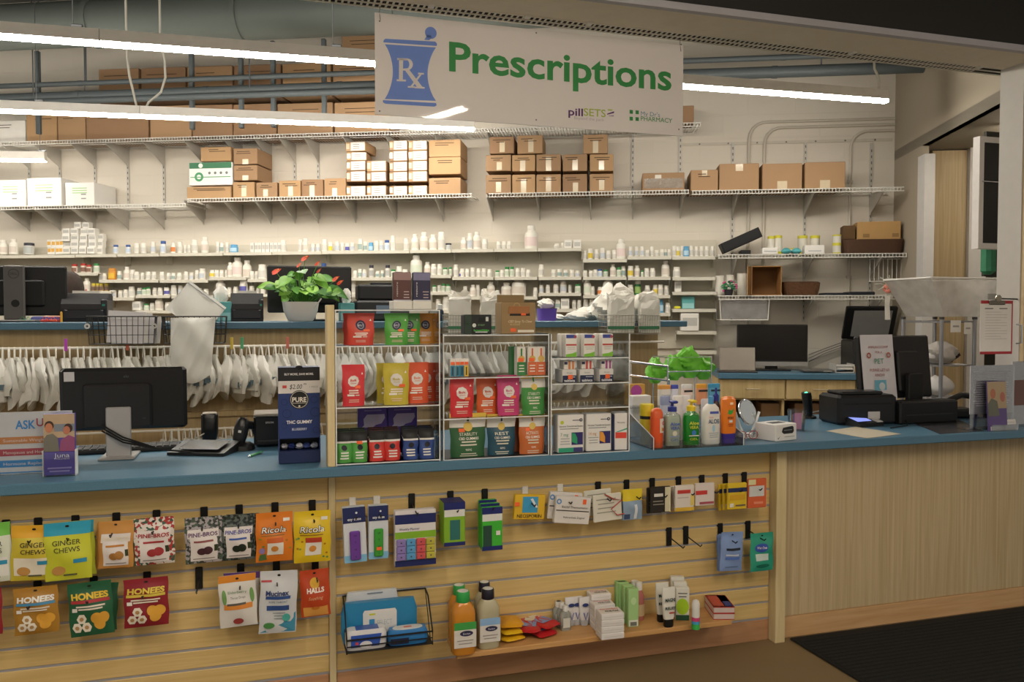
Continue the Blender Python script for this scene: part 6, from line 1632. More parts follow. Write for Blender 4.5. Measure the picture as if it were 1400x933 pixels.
# orange spray can
h = 54 * kT; r = 9 * kT
t = cthing(C, 'spray_can', 'orange-red spray can with domed cap at the front of the tray', 'spray can', tpos(900, dT + .03), dT + .045, zT + .0006)
lath(t, [(r * .95, 0), (r, .004), (r, h * .72), (r * .97, h * .76)], 'd8562a', 'can_body'); lath(t, [(r * .97, h * .755), (r * .95, h * .88), (r * .7, h * .96), (r * .2, h)], 'dc5f30', 'cap')
S = cyl(r); patch(t, S, 'e2d4cc', r * .05, h * .38, r * 1.2, h * .74, nx=6, nz=2); disc(t, S, 'd0453a', r * .75, h * .62, r * .32, k=2, inner=.4); patch(t, S, 'd0453a', r * .5, h * .42, r * 1.1, h * .5, k=2, nx=4, nz=1); patch(t, S, 'd8b83a', r * .3, h * .42, r * .5, h * .52, k=2, nx=2, nz=1)
# yellow spray
h = 56 * kT; r = 10 * kT
t = cthing(C, 'spray_can', 'yellow spray bottle with black band behind the orange can', 'spray can', tpos(890, dT + .1), dT + .14, zT + .0006)
lath(t, [(r * .95, 0), (r, .004), (r, h * .62), (r * .98, h * .64)], 'd8c53a', 'can_body'); lath(t, [(r, h * .63), (r, h * .71)], '1d1d1d', 'black_band'); lath(t, [(r, h * .71), (r, h * .96), (r * .92, h)], 'dec72c', 'cap')
# clear aloe gel and green gel pump bottles
def gel(label, px, col, pcol, txt1, mat, lab):
    h = 48 * kT; r = 11.5 * kT
    t = cthing(C, 'pump_bottle', label, 'bottle', tpos(px, dT + .03), dT + .05, zT + .0006)
    B().srect([(r * .93, r * .6, 0), (r, r * .66, .005), (r, r * .66, h * .8), (r * .92, r * .6, h * .9), (r * .5, r * .42, h * .97), (r * .42, r * .4, h)], 24, 3).build('bottle_body', mat, t, smooth=True)
    B().srect([(r * .9, r * .56, .004), (r * .96, r * .6, h * .78), (r * .86, r * .52, h * .87)], 20, 3).build('gel_filling', mt(col, .2, spec=.6), t, smooth=True)
    pump(t, h, r, pcol, h)
    S = lambda x, z, off=0.0: (x, -r * .67 - off - .001, z)
    text(t, S, 'Aloe', lab[0], 0, h * .66, h * .10, w=r * 1.3, bold=.02); text(t, S, 'VERA', lab[0], 0, h * .54, h * .09, w=r * 1.2, bold=.02); disc(t, S, lab[1], 0, h * .38, r * .3); text(t, S, 'GEL', lab[0], 0, h * .2, h * .07, w=r * 1.1); lines(t, S, lab[2], -r * .7, r * .7, h * .28, 1, .01, .004)
    B().tube([(0, 0, h), (0, 0, .02)], .002, 5).build('dip_tube', mt('cfcfcf', .3), t)
GELC = clear('gel_bottle', 'f0f4f0', .1, .05, .5)
gel('clear gel pump bottle with blue pump in the tray', 922, 'b9bfb2', '2b3a8c', 'ALOE', GELC, ('4a62b0', 'd9d2c0', '8fa0c8'))
gel('green gel pump bottle with yellow pump in the tray', 948, '2f9a42', 'e0c22c', 'ALOE', clear('gel_bottle_green', 'c8f0cc', .1, .05, .5), ('c9d84a', '3f7fc0', 'd9e0d0'))
# white lotion
h = 57 * kT; r = 13 * kT
t = cthing(C, 'lotion_bottle', 'white aloe lotion bottle with blue cap in the tray', 'bottle', tpos(975, dT + .03), dT + .05, zT + .0006)
B().srect([(r * .9, r * .5, 0), (r, r * .58, .006), (r, r * .58, h * .78), (r * .85, r * .52, h * .9), (r * .45, r * .4, h * .99)], 24, 2.8).build('bottle_body', mt('dedcd6', .35), t, smooth=True)
lath(t, [(r * .3, h * .985), (r * .3, h * 1.16), (r * .26, h * 1.18)], '4a90c0', 'cap')
S = lambda x, z, off=0.0: (x, -r * .59 - off, z)
patch(t, S, '4a55a8', -r * .45, h * .76, r * .6, h * .82, nx=1, nz=1, name='violet_band'); text(t, S, 'ALOE', '3f5a78', 0, h * .58, h * .11, w=r * 1.3, bold=.015); text(t, S, 'lotion', 'd0655a', -r * .3, h * .68, h * .05, w=r * .5); disc(t, S, '9fc8dc', 0, h * .4, r * .18, r * .4); lines(t, S, 'a3adb4', -r * .6, r * .6, h * .28, 3, h * .05, h * .018)
# orange sunscreen
h = 64 * kT; r = 11 * kT
t = cthing(C, 'sunscreen_bottle', 'orange sunscreen bottle with violet foot at the right of the tray', 'bottle', tpos(999, dT + .03), dT + .05, zT + .0006)
B().srect([(r * .88, r * .5, h * .2), (r, r * .55, h * .26), (r, r * .56, h * .9), (r * .9, r * .5, h * .97), (r * .5, r * .3, h)], 24, 3).build('bottle_body', mt('e07a22', .35), t, smooth=True)
B().srect([(r * .84, r * .48, 0), (r * .9, r * .52, .005), (r * .95, r * .54, h * .22)], 24, 3).build('cap_foot', mt('3a2c86', .35), t, smooth=True)
S = lambda x, z, off=0.0: (x, -r * .565 - off, z)
poly(t, S, '3f9a3a', [(-r * .45, h * .66), (-r * .3, h * .75), (r * .1, h * .73), (r * .45, h * .78), (r * .3, h * .68), (r * .05, h * .64)], name='leaf_emblem'); text(t, S, 'SPORT', '5a2c20', 0, h * .57, h * .05, w=r * .9, bold=.02); patch(t, S, 'c8d0dc', -r * .2, h * .47, r * .25, h * .52, nx=1, nz=1); lines(t, S, 'b0501c', -r * .4, r * .4, h * .42, 2, h * .04, h * .02); patch(t, S, 'f0d0b0', -r * .1, h * .86, r * .35, h * .91, nx=1, nz=1, name='price_sticker')
t2 = copy_tree(t, None, 'second orange sunscreen bottle behind the front one'); place(t2, C, tpos(997, dT + .1), dT + .11, zT + .0006)
# back rows: tubes and cartons, the rearmost on a clear riser
t = cthing(C, 'acrylic_riser', 'clear acrylic riser lifting the rear row of tubes', 'riser', s0, dT + .262, TOPZ + .0035)
B().box(-.01, w_tray := (s1 - s0), 0, .12, .141, .145).build('riser_top', ACR, t)
for x in (-.01, w_tray - .004): B().box(x, x + .004, 0, .12, 0, .141).build('riser_leg', ACR, t)
zRI = TOPZ + .149
def tube_std(label, px, d, wpx, hpx, base, cap, capdown=True, band=None, z=None, txt=None, txtc='3a3a3a', group='creams and lotions behind the pump bottles', name='cream_tube', k=None, capat='top', fr=C):
    kk = k or cpx(d, px); w = wpx * kk; h = hpx * kk; z0 = zT if z is None else z
    t = cthing(fr, name, label, 'tube', fr.col(px, z0 + .08, d), d, z0 + .0006, group)
    c = h * .2
    if capat == 'top':
        B().srect([(w * .5, w * .24, 0), (w * .5, w * .26, h * .7), (w * .48, w * .24, h - c)], 20, 3).build('tube_body', mt(base, .4), t, smooth=True)
        B().srect([(w * .5, w * .26, h - c), (w * .5, w * .26, h * .97), (w * .46, w * .22, h)], 20, 3).build('cap', mt(cap, .4), t, smooth=True)
        y = -w * .26
    else:
        B().srect([(w * .36, w * .2, c), (w * .44, w * .2, h * .4), (w * .5, w * .1, h * .85), (w * .5, .003, h)], 20, 3).build('tube_body', mt(base, .4), t, smooth=True)
        B().srect([(w * .3, w * .22, 0), (w * .34, w * .25, .004), (w * .36, w * .25, c)], 20, 2.4).build('cap', mt(cap, .35), t, smooth=True); y = -w * .24
    S = lambda x, zz, off=0.0: (x, y - off - .001 if zz < h * .55 or capat == 'top' else y * (1 - (zz / h - .55) / .5) - off - .002, zz)
    if band: patch(t, S, band, -w * .42, h * .62, w * .42, h * .72, nx=2, nz=2, name='band')
    if txt: text(t, S, txt, txtc, 0, h * .5, h * .08, w=w * .7, bold=.015)
    return t, S, w, h
tube_std('white cream tube with orange cap behind the pump bottles', 908, dT + .31, 20, 30, 'dfdad0', 'd99a4a', z=zRI, txt='CeraVe', txtc='5a7a9a', k=kT)
tube_std('violet-blue and white tube behind the pump bottles', 922, dT + .31, 12, 30, 'd4d6e2', '3f4aa8', k=kT, z=zRI)
tube_std('pale tube with white cap and dark band behind the pump bottles', 939, dT + .31, 17, 30, 'e2cfc6', 'd9d9d6', band='2a2a2a', k=kT, z=zRI)
tube_std('salmon tube with orange cap behind the pump bottles', 959, dT + .31, 18, 30, 'dc9a72', 'dca03a', band='2a2a2a', k=kT, z=zRI)
tube_std('sky blue tube behind the white lotion bottle', 976, dT + .31, 19, 30, '5fa6c8', '3f96c0', band='1f3a4a', k=kT, z=zRI)
for i, (px, c, cap) in enumerate(((909, 'b9c0d8', '8f9ac0'), (926, 'dcd8da', 'e2dfdc'), (938, 'd6d4dc', 'dad6d8'), (965, 'd8d6da', 'c9c9cf'))):
    t, S, w, h = tube_std('pale pump lotion behind the front bottles, %s from left' % ORD[i], px, dT + .20, 15, 64 - (i == 3) * 6, c, cap, k=kT, txt='Eucerin' if i in (0, 3) else None, txtc='33334a', name='lotion_bottle')
t = cthing(C, 'spray_bottle', 'dark brown bottle with blue spray top behind the sunscreen', 'bottle', tpos(985, dT + .2), dT + .24, zT + .0006)
lath(t, [(.018, 0), (.02, .005), (.02, .14), (.009, .17)], '3a2018'); lath(t, [(.013, .165), (.013, .19), (.005, .2), (.005, .225)], '2c3488', 'spray_top')
for i, (px, wp, c) in enumerate(((876, 22, 'dfdcd8'),)):
    t, F = pbox('cream_carton', 'tall white carton with small blue square beside the right rack', 'carton', C, tpos(880, dT + .32), dT + .34, TOPZ, 30 * kT, 62 * kT, .05, c)
    patch(t, F, '3f96d0', .005, .12, .018, .14, nx=1, nz=1, name='blue_square')
# wire bag stand with green bags
dG = .42; kG = cpx(dG, 940)
t = cthing(C, 'wire_stand', 'chrome wire stand with green bags tied to it', 'stand', C.col(943, 1.2, dG), dG, TOPZ + .0006)
zt = C.at(943, 489, dG)[1] - TOPZ; zm = C.at(943, 508, dG)[1] - TOPZ; w = 66 * kG
for y in (0, .16):
    B().tube([(-w / 2, y, 0), (-w / 2, y, zt), (w / 2, y, zt), (w / 2, y, 0)], .004, 6).build('upright_loop', CHROME, t, smooth=True)
for z in (zm, zt):
    for x in (-w / 2, w / 2): B().tube([(x, 0, z), (x, .16, z)], .004, 6).build('side_bar', CHROME, t)
B().tube([(-w / 2, 0, zm), (w / 2, 0, zm)], .003, 6).build('cross_bar', CHROME, t)
B().tube([(-w / 2, 0, .004), (-w / 2, .16, .004), (w / 2, .16, .004), (w / 2, 0, .004)], .004, 6, closed=True).build('foot_frame', CHROME, t)
GB = mt('6fc03a', .4, var=.2, scale=14, bump=.3, bscale=14)
for i, (px, y, w_, h_, zb, sd) in enumerate(((925, dG + .05, .11, .12, zm - .05, 71), (946, dG + .05, .13, .15, zm - .04, 72), (966, dG + .05, .10, .11, zm - .05, 73), (900, dG + .02, .09, .12, zm - .06, 74))):
    t = crumple('green_bag', 'lime green plastic bag bunched in the wire stand, %s of four' % ORD[i], 'bag', C, C.col(px, 1.25, y), y + .03, TOPZ + zb, w_, .09, h_, GB, sd, group='lime green bags', amp=.2, p=2.2)
t = crumple('green_bag', 'knotted lime green bag rising above the wire stand', 'bag', C, C.col(945, 1.25, dG), dG + .05, TOPZ + zt - .04, .075, .05, .07, GB, 77, amp=.22, p=2)
for i, (px, py) in enumerate(((870, 497), (872, 516))):
    s_, z_ = C.at(px, py, .45)
    o = thing('chrome_bar', 'chrome support bar reaching from the right rack, %s' % ('upper' if i == 0 else 'lower'), 'bar', C.P(s_, .45, z_), C.rz, 'chrome bars')
    B().tube([(-.05, 0, .01), (.14, -.06, -.015)], .006, 8).build('bar_rod', CHROME, o, smooth=True); B().sphere((-.05, 0, .01), .008).build('bar_tip', CHROME, o, smooth=True)
    B().tube([(.14, -.06, -.015), (.14, -.06, TOPZ - z_)], .004, 6).build('bar_leg', CHROME, o)
t, F = pbox('cream_carton', 'orange and magenta carton seen behind the right rack', 'carton', C, C.col(870, 1.2, .36), .36, TOPZ, 26 * kG, 64 * kG, .04, 'd2a04a'); disc(t, F, 'b04a9a', 0, 55 * kG, 8 * kG)
# ---------------------------------------------------------------- mirror, glove box, cup
s_, d_ = con(1030, 600)
t = cthing(C, 'vanity_mirror', 'round chrome-rimmed tilting mirror on a clear stand', 'mirror', s_, d_ + .05, TOPZ + .0006)
kM = cpx(0, 1030); r = 17 * kM
zc = C.at(1030, 567, 0)[1] - TOPZ
mm = Matrix.Translation((0, 0, zc)) @ Matrix.Rotation(R(68), 4, 'X') @ Matrix.Rotation(R(0), 4, 'Y')
mm = Matrix.Translation((0, 0, zc)) @ Matrix.Rotation(R(22), 4, 'Z') @ Matrix.Rotation(R(72), 4, 'X')
B().lathe([(r * .98, -.004), (r * .98, .004)], 28, mtx=mm).build('mirror_glass', mt('cfd4d6', .03, metal=1.0, var=0), t, smooth=True)
B().tube([mm @ Vector((r * 1.02 * math.cos(a / 28 * 6.2832), r * 1.02 * math.sin(a / 28 * 6.2832), 0)) for a in range(28)], .006, 8, closed=True).build('chrome_rim', CHROME, t, smooth=True)
B().lathe([(.06, 0), (.062, .006), (.05, .014), (.015, .02)], 20).build('stand_base', ACRE, t, smooth=True)
B().tube([(-.02, .0, .016), (-r * .7, .0, .05), (-r * 1.12, .0, zc), ], .006, 8).build('stand_arm', ACRE, t, smooth=True); B().tube([(.02, .0, .016), (r * .7, .0, .05), (r * 1.12, .0, zc)], .006, 8).build('stand_arm', ACRE, t, smooth=True)
for i in range(3):
    o = cthing(C, 'reading_glasses', 'pair of folded reading glasses at the mirror foot, %s of three' % ORD[i], 'glasses', s_ - .05 + .05 * i, d_ - .03 + .012 * i, TOPZ + .0006, 'reading glasses')
    for x in (-.03, .03): B().tube([(x + .024 * math.cos(a / 12 * 6.283), 0, .022 + .018 * math.sin(a / 12 * 6.283)) for a in range(12)], .0018, 5, closed=True).build('lens_rim', mt(['a83a34', '8f9294', '5a6f8a'][i], .3), o)
    B().tube([(-.006, 0, .026), (.006, 0, .026)], .002, 5).build('bridge', CHROME, o); B().tube([(-.054, 0, .03), (-.05, .02, .02), (.05, .02, .01)], .002, 5).build('temple', CHROME, o)
s_, d_ = con(1058, 604)
kM = cpx(d_, 1070)
w = 42 * kM; h = 23 * kM
t, F = pbox('glove_box', 'white box with black product print beside the mirror', 'box', C, C.col(1075, .97, d_), d_ + .0, TOPZ, w, h, .12, 'dcdad7', turn=14)
poly(t, F, '1b1b1e', [(-w * .22, h * .55), (-w * .12, h * .42), (w * .3, h * .42), (w * .36, h * .55), (w * .34, h * .8), (w * .28, h * .86), (-w * .16, h * .8)], name='black_figure'); patch(t, F, '8a8d90', -w * .12, h * .62, w * .26, h * .66, k=2, nx=1, nz=1, name='highlight_print'); lines(t, F, '9a9a98', -w * .1, w * .4, h * .22, 1, .01, .003); poly(t, F, '1b1b1e', [(-w * .42, h * .2), (-w * .38, h * .12), (-w * .28, h * .34), (-w * .37, h * .2)], name='tick_mark')
B().box(-w * .3, w * .3, .04, .08, h, h + .001).build('opening_slot', mt('3a3a3a', .6), t)
s_, d_ = con(1096, 590)
t = cthing(C, 'card_cup', 'clear cup of coloured cards behind the white box', 'cup', s_, d_ + .04, TOPZ + .0006)
B().lathe([(.036, 0), (.045, .10), (.043, .10), (.034, .004)], 18).build('cup_wall', ACR, t, smooth=True)
for i, c in enumerate(('c0809a', '8a7ac0', 'c9a06a', 'a05a5a')): B().box(-.022, .022, -.003 + i * .008 - .01, -.001 + i * .008 - .01, .006, .085 - i * .004).build('card', mt(c, .5), t)
# ================================================================== left end of the counter
kL = lambda px, d: C.P(C.col(px, 1.0, d), d, 0).y / FPX
# leaflet stand reading ASK US
d = .02
s0, z0 = C.at(-40, 650, d); s1, z1 = C.at(96, 563, d); w = s1 - s0; h = z1 - TOPZ
t = cthing(C, 'sign_holder', 'clear acrylic holder with an ASK US leaflet at the left edge', 'sign', s0, .05, TOPZ + .0006)
B().box(0, w, .002, .004, .006, h).build('leaflet', mt('d6d3d2', .5), t); B().box(0, w, -.001, .001, 0, h).build('clear_front', ACR, t); B().box(0, w, .004, .09, 0, .003).build('foot_plate', ACR, t)
F = flat(.0015)
X = lambda px: C.col(px, 1.05, d) - s0
text(t, F, 'ASK', '3f8fd0', X(32), h * .80, h * .14, w=X(46) - X(18), bold=.02); text(t, F, 'US', 'b04a5a', X(56), h * .83, h * .13, w=X(66) - X(48), bold=.02)
for zc, c, tx in ((.55, 'c98a52', 'Sustainable Weight Loss'), (.36, 'b04352', 'Menopause and Hot Flashes'), (.18, '3f8ac4', 'Hormone Replacement')):
    patch(t, F, c, 0, h * (zc - .055), X(78), h * (zc + .055), nx=1, nz=1, name='colour_band'); text(t, F, tx, 'e2d6d0', X(38), h * zc, h * .05, w=X(76) - X(2))
patch(t, F, '3f8ac4', 0, h * .03, X(70), h * .05, nx=1, nz=1, name='colour_band')
# brochure holder
d = .0
s0 = C.col(58, 1.0, d - .02); s1 = C.col(104, 1.0, d - .02); w = s1 - s0; hB_ = C.at(80, 566, d)[1] - TOPZ
t = cthing(C, 'brochure_holder', 'clear pocket with purple brochures showing two smiling people', 'brochure holder', s0, -.02, TOPZ + .0006)
B().box(0, w, -.004, -.002, 0, hB_ * .38).build('pocket_front', ACR, t); B().box(0, w, .03, .033, 0, hB_ * .7).build('pocket_back', ACR, t); B().box(0, w, -.004, .033, 0, .003).build('pocket_floor', ACR, t)
for x in (0, w - .003): B().box(x, x + .003, -.004, .033, 0, hB_ * .42).build('pocket_side', ACRE, t)
B().box(.004, w - .004, .004, .024, .004, hB_).build('brochure_stack', mt('54489a', .4), t)
F = flat(.004)
W_ = w - .008; x0 = .004
patch(t, F, 'b09a80', x0, hB_ * .62, x0 + W_, hB_, nx=1, nz=1, name='photo_backdrop'); patch(t, F, '77808c', x0 + W_ * .35, hB_ * .72, x0 + W_, hB_ * .84, nx=1, nz=1, k=2, name='photo_wall')
poly(t, F, '6d6b62', [(x0, hB_ * .4), (x0 + W_ * .5, hB_ * .4), (x0 + W_ * .46, hB_ * .62), (x0 + W_ * .3, hB_ * .69), (x0 + W_ * .1, hB_ * .67), (x0, hB_ * .6)], k=3, name='printed_shirt'); poly(t, F, '8a4a70', [(x0 + W_ * .5, hB_ * .4), (x0 + W_, hB_ * .4), (x0 + W_, hB_ * .62), (x0 + W_ * .8, hB_ * .66), (x0 + W_ * .55, hB_ * .58)], k=3, name='printed_shirt')
disc(t, F, '3a2a24', x0 + W_ * .19, hB_ * .82, W_ * .15, hB_ * .075, k=4, name='printed_hair'); disc(t, F, 'b87a5c', x0 + W_ * .18, hB_ * .785, W_ * .12, hB_ * .075, k=5, name='printed_face'); disc(t, F, '3a2a24', x0 + W_ * .8, hB_ * .77, W_ * .14, hB_ * .075, k=4, name='printed_hair'); disc(t, F, 'b0705a', x0 + W_ * .75, hB_ * .74, W_ * .11, hB_ * .065, k=5, name='printed_face')
text(t, F, 'Juna', 'e4e0ec', x0 + W_ * .58, hB_ * .34, hB_ * .07, w=W_ * .5, k=6); text(t, F, 'WELLNESS', 'cfc9e0', x0 + W_ * .58, hB_ * .285, hB_ * .03, w=W_ * .5, k=6); lines(t, F, '9a8fc8', x0 + W_ * .1, x0 + W_ * .9, hB_ * .12, 2, hB_ * .05, hB_ * .025, k=4)
# touch-screen monitor seen from behind
d = .36
s0, zt = C.at(81, 508, d); s1, zb = C.at(256, 583, d); zb = C.at(180, 588, d)[1]; zt = C.at(170, 503, d)[1]; w = s1 - s0; h = zt - zb
t = cthing(C, 'computer_monitor', 'black touch monitor seen from behind on a silver foot', 'monitor', (s0 + s1) / 2, d, TOPZ + .0006)
mm = Matrix.Translation((0, 0, zb - TOPZ)) @ Matrix.Rotation(R(4), 4, 'X')
B().rbox(-w / 2, w / 2, 0, .035, 0, h, .012, mm).build('rear_shell', BLACK, t); B().rbox(-w * .32, w * .22, -.018, .004, h * .05, h * .75, .008, mm).build('rear_bulge', mt('1a1a1c', .5), t); B().box(-w / 2 + .014, w / 2 - .014, .0352, .0362, .014, h - .014, mm).build('screen_panel', mt('0a0b0d', .12), t)
hs = C.at(164, 556, d)[1] - TOPZ; xs0 = C.col(164, 1.0, d) - (s0 + s1) / 2
B().rbox(xs0 - .046, xs0 + .046, -.034, -.022, .004, hs, .004).build('foot_column', mt('a9a7a6', .35, metal=.4), t); B().rbox(xs0 - .065, xs0 + .065, -.10, .10, 0, .008, .003).build('foot_plate', mt('9a9896', .35, metal=.4), t)
Sm = lambda x, z, off=0.0: tuple(mm @ Vector((x, -off, z)))
patch(t, Sm, 'b9b6b8', -w * .46, h * .8, -w * .38, h * .95, nx=1, nz=1, name='asset_sticker'); text(t, Sm, 'elo', '55565a', w * .02, h * .87, .012); text(t, lambda x, z, off=0.0: tuple(mm @ Vector((x, -.019 - off, z))), 'elo', '4a4b50', w * .16, h * .2, .007)
for i in range(3):
    B().tube([(xs0 - .06, -.03, hs * (.66 - .06 * i)), (xs0 + .02, -.06, hs * (.42 - .05 * i)), (xs0 + .16, -.08, hs * .16), (xs0 + .28, -.06, .012)], .0035, 6).build('cable', BLACKM, t, smooth=True)
# keyboard and signature pad
t = cthing(C, 'keyboard', 'black keyboard lying beneath the touch monitor', 'keyboard', C.col(175, .94, .46), .44, TOPZ + .0006, None, 3)
B().rbox(-.20, .20, 0, .14, 0, .018, .005).build('key_base', BLACK, t)
kb = B()
for i in range(14):
    for j in range(4): kb.box(-.19 + i * .0272, -.19 + i * .0272 + .022, .012 + j * .03, .036 + j * .03, .018, .022)
kb.build('key_caps', mt('2a2a2c', .5), t)['kind'] = 'stuff'
s_, d_ = con(270, 624)
t = cthing(C, 'signature_pad', 'black wedge-shaped signature pad lying right of the monitor', 'pad', s_, d_, TOPZ + .0006, None, -24)
b = B(); pr = [(0, 0), (.15, 0), (.15, .042), (0, .012)]
b.add([(-.13, y, z) for y, z in pr] + [(.11, y, z) for y, z in pr], [(0, 1, 2, 3), (7, 6, 5, 4)] + [(i, i + 4, (i + 1) % 4 + 4, (i + 1) % 4) for i in range(4)]); b.build('pad_body', BLACK, t)
B().box(-.09, .08, .02, .13, .02, .022, Matrix.Rotation(R(11), 4, 'X')).build('pad_screen', mt('23282c', .15), t)
# camera-like card reader
s_, d_ = con(287, 607)
t = cthing(C, 'code_reader', 'black rounded code reader on a round foot', 'scanner', s_, .60, TOPZ + .0006)
k_ = kL(287, .6)
B().lathe([(.038, 0), (.038, .008), (.02, .012)], 18).build('round_foot', BLACK, t, smooth=True); B().srect([(.018, .016, .010), (.030, .028, .02), (.036, .034, .045), (.036, .034, 40 * k_), (.030, .03, 42 * k_)], 20, 3.5).build('reader_head', mt('121214', .3), t, smooth=True); B().srect([(.031, .03, 42 * k_), (.026, .026, 43 * k_)], 20, 3.5).build('pale_top', mt('a59c8e', .4), t)
B().tube([(-.02, -.03, .05), (-.06, -.05, .03), (-.12, -.08, .004)], .003, 6).build('cable', mt('b9b3a6', .5), t, smooth=True)
# handheld scanner in its cradle
s_, d_ = con(330, 614)
t = cthing(C, 'barcode_scanner', 'black handheld barcode scanner standing in its cradle', 'scanner', s_, .40, TOPZ + .0006, None, -12)
B().srect([(.055, .05, 0), (.052, .046, .018), (.035, .03, .03)], 20, 3).build('cradle', BLACK, t, smooth=True)
mm = Matrix.Translation((-.012, 0, .02)) @ Matrix.Rotation(R(10), 4, 'Y') @ Matrix.Rotation(R(-8), 4, 'X')
B().srect([(.022, .016, 0), (.028, .02, .03), (.030, .022, .07), (.022, .018, .105), (.012, .01, .115)], 18, 2.6, mm).build('scanner_grip', mt('1c1c1e', .3), t, smooth=True); B().tube([mm @ Vector((0, .0, .09)), mm @ Vector((.04, .05, .085)), mm @ Vector((.05, .07, .06))], .018, 10).build('scanner_head', BLACK, t, smooth=True)
B().box(-.006, .006, -.024, -.02, .05, .06, mm).build('status_light', mt('d6d6cf', .3), t); B().tube([(-.0, -.046, .012), (-.10, -.04, .004), (-.2, 0, .004)], .003, 6).build('cable', BLACKM, t, smooth=True)
# receipt printer
s_ = C.col(372, 1.0, .43); k_ = kL(372, .43)
t = cthing(C, 'receipt_printer', 'black receipt printer half hidden by the blue display box', 'printer', s_, .42, TOPZ + .0006)
B().rbox(-.075, .09, 0, .16, .004, 44 * k_, .01).build('printer_body', mt('161618', .35), t); B().rbox(-.075, .09, -.006, .16, 42 * k_, 46 * k_, .004).build('pale_lid', mt('8f8678', .4), t); text(t, flat(-.0005), 'EPSON', 'b9b6ae', -.01, 34 * k_, .008, w=.032, bold=.02); B().box(-.06, .08, -.002, .004, 8 * k_, 10 * k_).build('paper_slot', mt('3a3a3c', .4), t)
# green pen
s_, d_ = con(341, 626)
t = cthing(C, 'ballpoint_pen', 'green ballpoint pen lying on the blue counter', 'pen', s_, d_, TOPZ + .006, None, 62)
B().tube([(0, 0, 0), (.10, 0, 0)], .005, 8).build('barrel', mt('2f8a4a', .3), t, smooth=True); B().tube([(-.014, 0, 0), (0, 0, 0)], [.002, .005], 8).build('tip', CHROME, t, smooth=True); B().tube([(.065, -.006, 0), (.1, -.006, 0)], .0015, 5).build('pocket_clip', CHROME, t)
# blue display box of gummies
d = -.01; s0 = C.col(381, 1.05, d); s1 = C.col(438, 1.05, d); w = s1 - s0; h = C.at(408, 503, d)[1] - TOPZ
t = cthing(C, 'display_box', 'tall blue counter display box of wrapped gummies with black header', 'display box', (s0 + s1) / 2, d, TOPZ + .0006)
NB = mt('24386e', .45, var=.05); sl0, sl1 = h * .155, h * .255
B().rbox(-w / 2, w / 2, 0, .10, 0, sl0 * .85, .002).build('box_base', mt('1b2850', .45), t); B().rbox(-w / 2, w / 2, .012, .10, sl1, h, .002).build('box_front', NB, t); B().box(-w / 2, w / 2, .085, .10, sl0 * .85, sl1).build('box_rear', mt('18181c', .5), t)
for x in (-w / 2, w / 2 - .003): B().box(x, x + .003, .0, .085, sl0 * .85, sl1).build('box_side', NB, t)
F = flat(.012)
patch(t, F, '1b1b1f', -w / 2, h * .86, w / 2, h, nx=1, nz=1, name='black_header'); disc(t, F, '1b1b1f', 0, h * .995, w * .09, h * .025, name='header_tab'); patch(t, F, 'cfcbc8', -w / 2, h * .73, w / 2, h * .86, nx=1, nz=1, name='white_band')
text(t, F, 'BUY MORE, SAVE MORE.', 'd9d9d9', 0, h * .93, h * .022, w=w * .7, bold=.02); text(t, F, '$2.00', '1c1c1c', -w * .08, h * .80, h * .05, w=w * .3, shear=.2); text(t, F, 'ea', '1c1c1c', w * .14, h * .83, h * .025, shear=.2); patch(t, F, 'c0453f', -w * .4, h * .785, -w * .3, h * .815, k=2, nx=1, nz=1, name='red_mark'); text(t, F, '1 PIECE', '8a8a8a', w * .35, h * .795, h * .018, w=w * .2)
disc(t, F, '17181c', 0, h * .665, w * .23, k=3); disc(t, F, 'b9b5aa', 0, h * .665, w * .215, k=4, inner=.93, name='emblem_ring'); text(t, F, 'PURE', 'ddd9cf', 0, h * .665, h * .05, w=w * .34, k=5, bold=.03); patch(t, F, 'b9b5aa', -w * .17, h * .625, w * .17, h * .631, k=5, nx=1, nz=1, name='print_line'); disc(t, F, 'cfcbc0', 0, h * .595, w * .025, k=5)
text(t, F, 'THC GUMMY', 'dcdce2', 0, h * .43, h * .034, w=w * .62, bold=.03); text(t, F, 'BLUEBERRY', 'b9bdd0', 0, h * .355, h * .024, w=w * .36, bold=.02)
for x, z, r in ((-.36, .64, .08), (-.3, .52, .11), (.38, .53, .12), (-.36, .39, .07), (.4, .34, .08), (.36, .66, .09)): disc(t, F, '1b2c5c', w * x, h * z, w * r, k=2, inner=.85, name='berry_ring')
for i in range(5):
    crumple('wrapped_gummy', 'foil-wrapped gummy in the display box slot, %s from left' % ORD[i], 'candy', C, (s0 + s1) / 2 + w * (-.36 + .18 * i), d + .045, TOPZ + sl0 * .85 + .0008, .03, .05, .022, mt(['8a8a94', '2c3c78', 'b9bcc6', '3a4a86', '9aa0b0'][i], .3, metal=.3), 90 + i, group='wrapped gummies', n=12, m=6, amp=.2)
# ================================================================== right end of the counter
def rpos(px, py): return con(px, py)
dM = .40; k_ = kL(1230, dM)
s0 = C.col(1172, 1.2, dM); s1 = C.col(1282, 1.2, dM)
zb = C.at(1225, 545, dM)[1]; zt = C.at(1225, 459, dM)[1]; w = s1 - s0; h = zt - zb
t = cthing(C, 'computer_monitor', 'black register monitor seen from behind with a paper notice taped on', 'monitor', (s0 + s1) / 2, dM, TOPZ + .0006, None, 6)
mm = Matrix.Translation((0, 0, zb - TOPZ)) @ Matrix.Rotation(R(-6), 4, 'X')
B().rbox(-w / 2, w / 2, 0, .03, 0, h, .008, mm).build('rear_shell', BLACK, t); B().rbox(-w * .0, w * .3, -.022, .003, h * .1, h * .75, .008, mm).build('rear_bulge', mt('161617', .5), t); B().box(-w / 2 + .012, w / 2 - .012, .0302, .031, .012, h - .012, mm).build('screen_panel', mt('0a0b0d', .12), t)
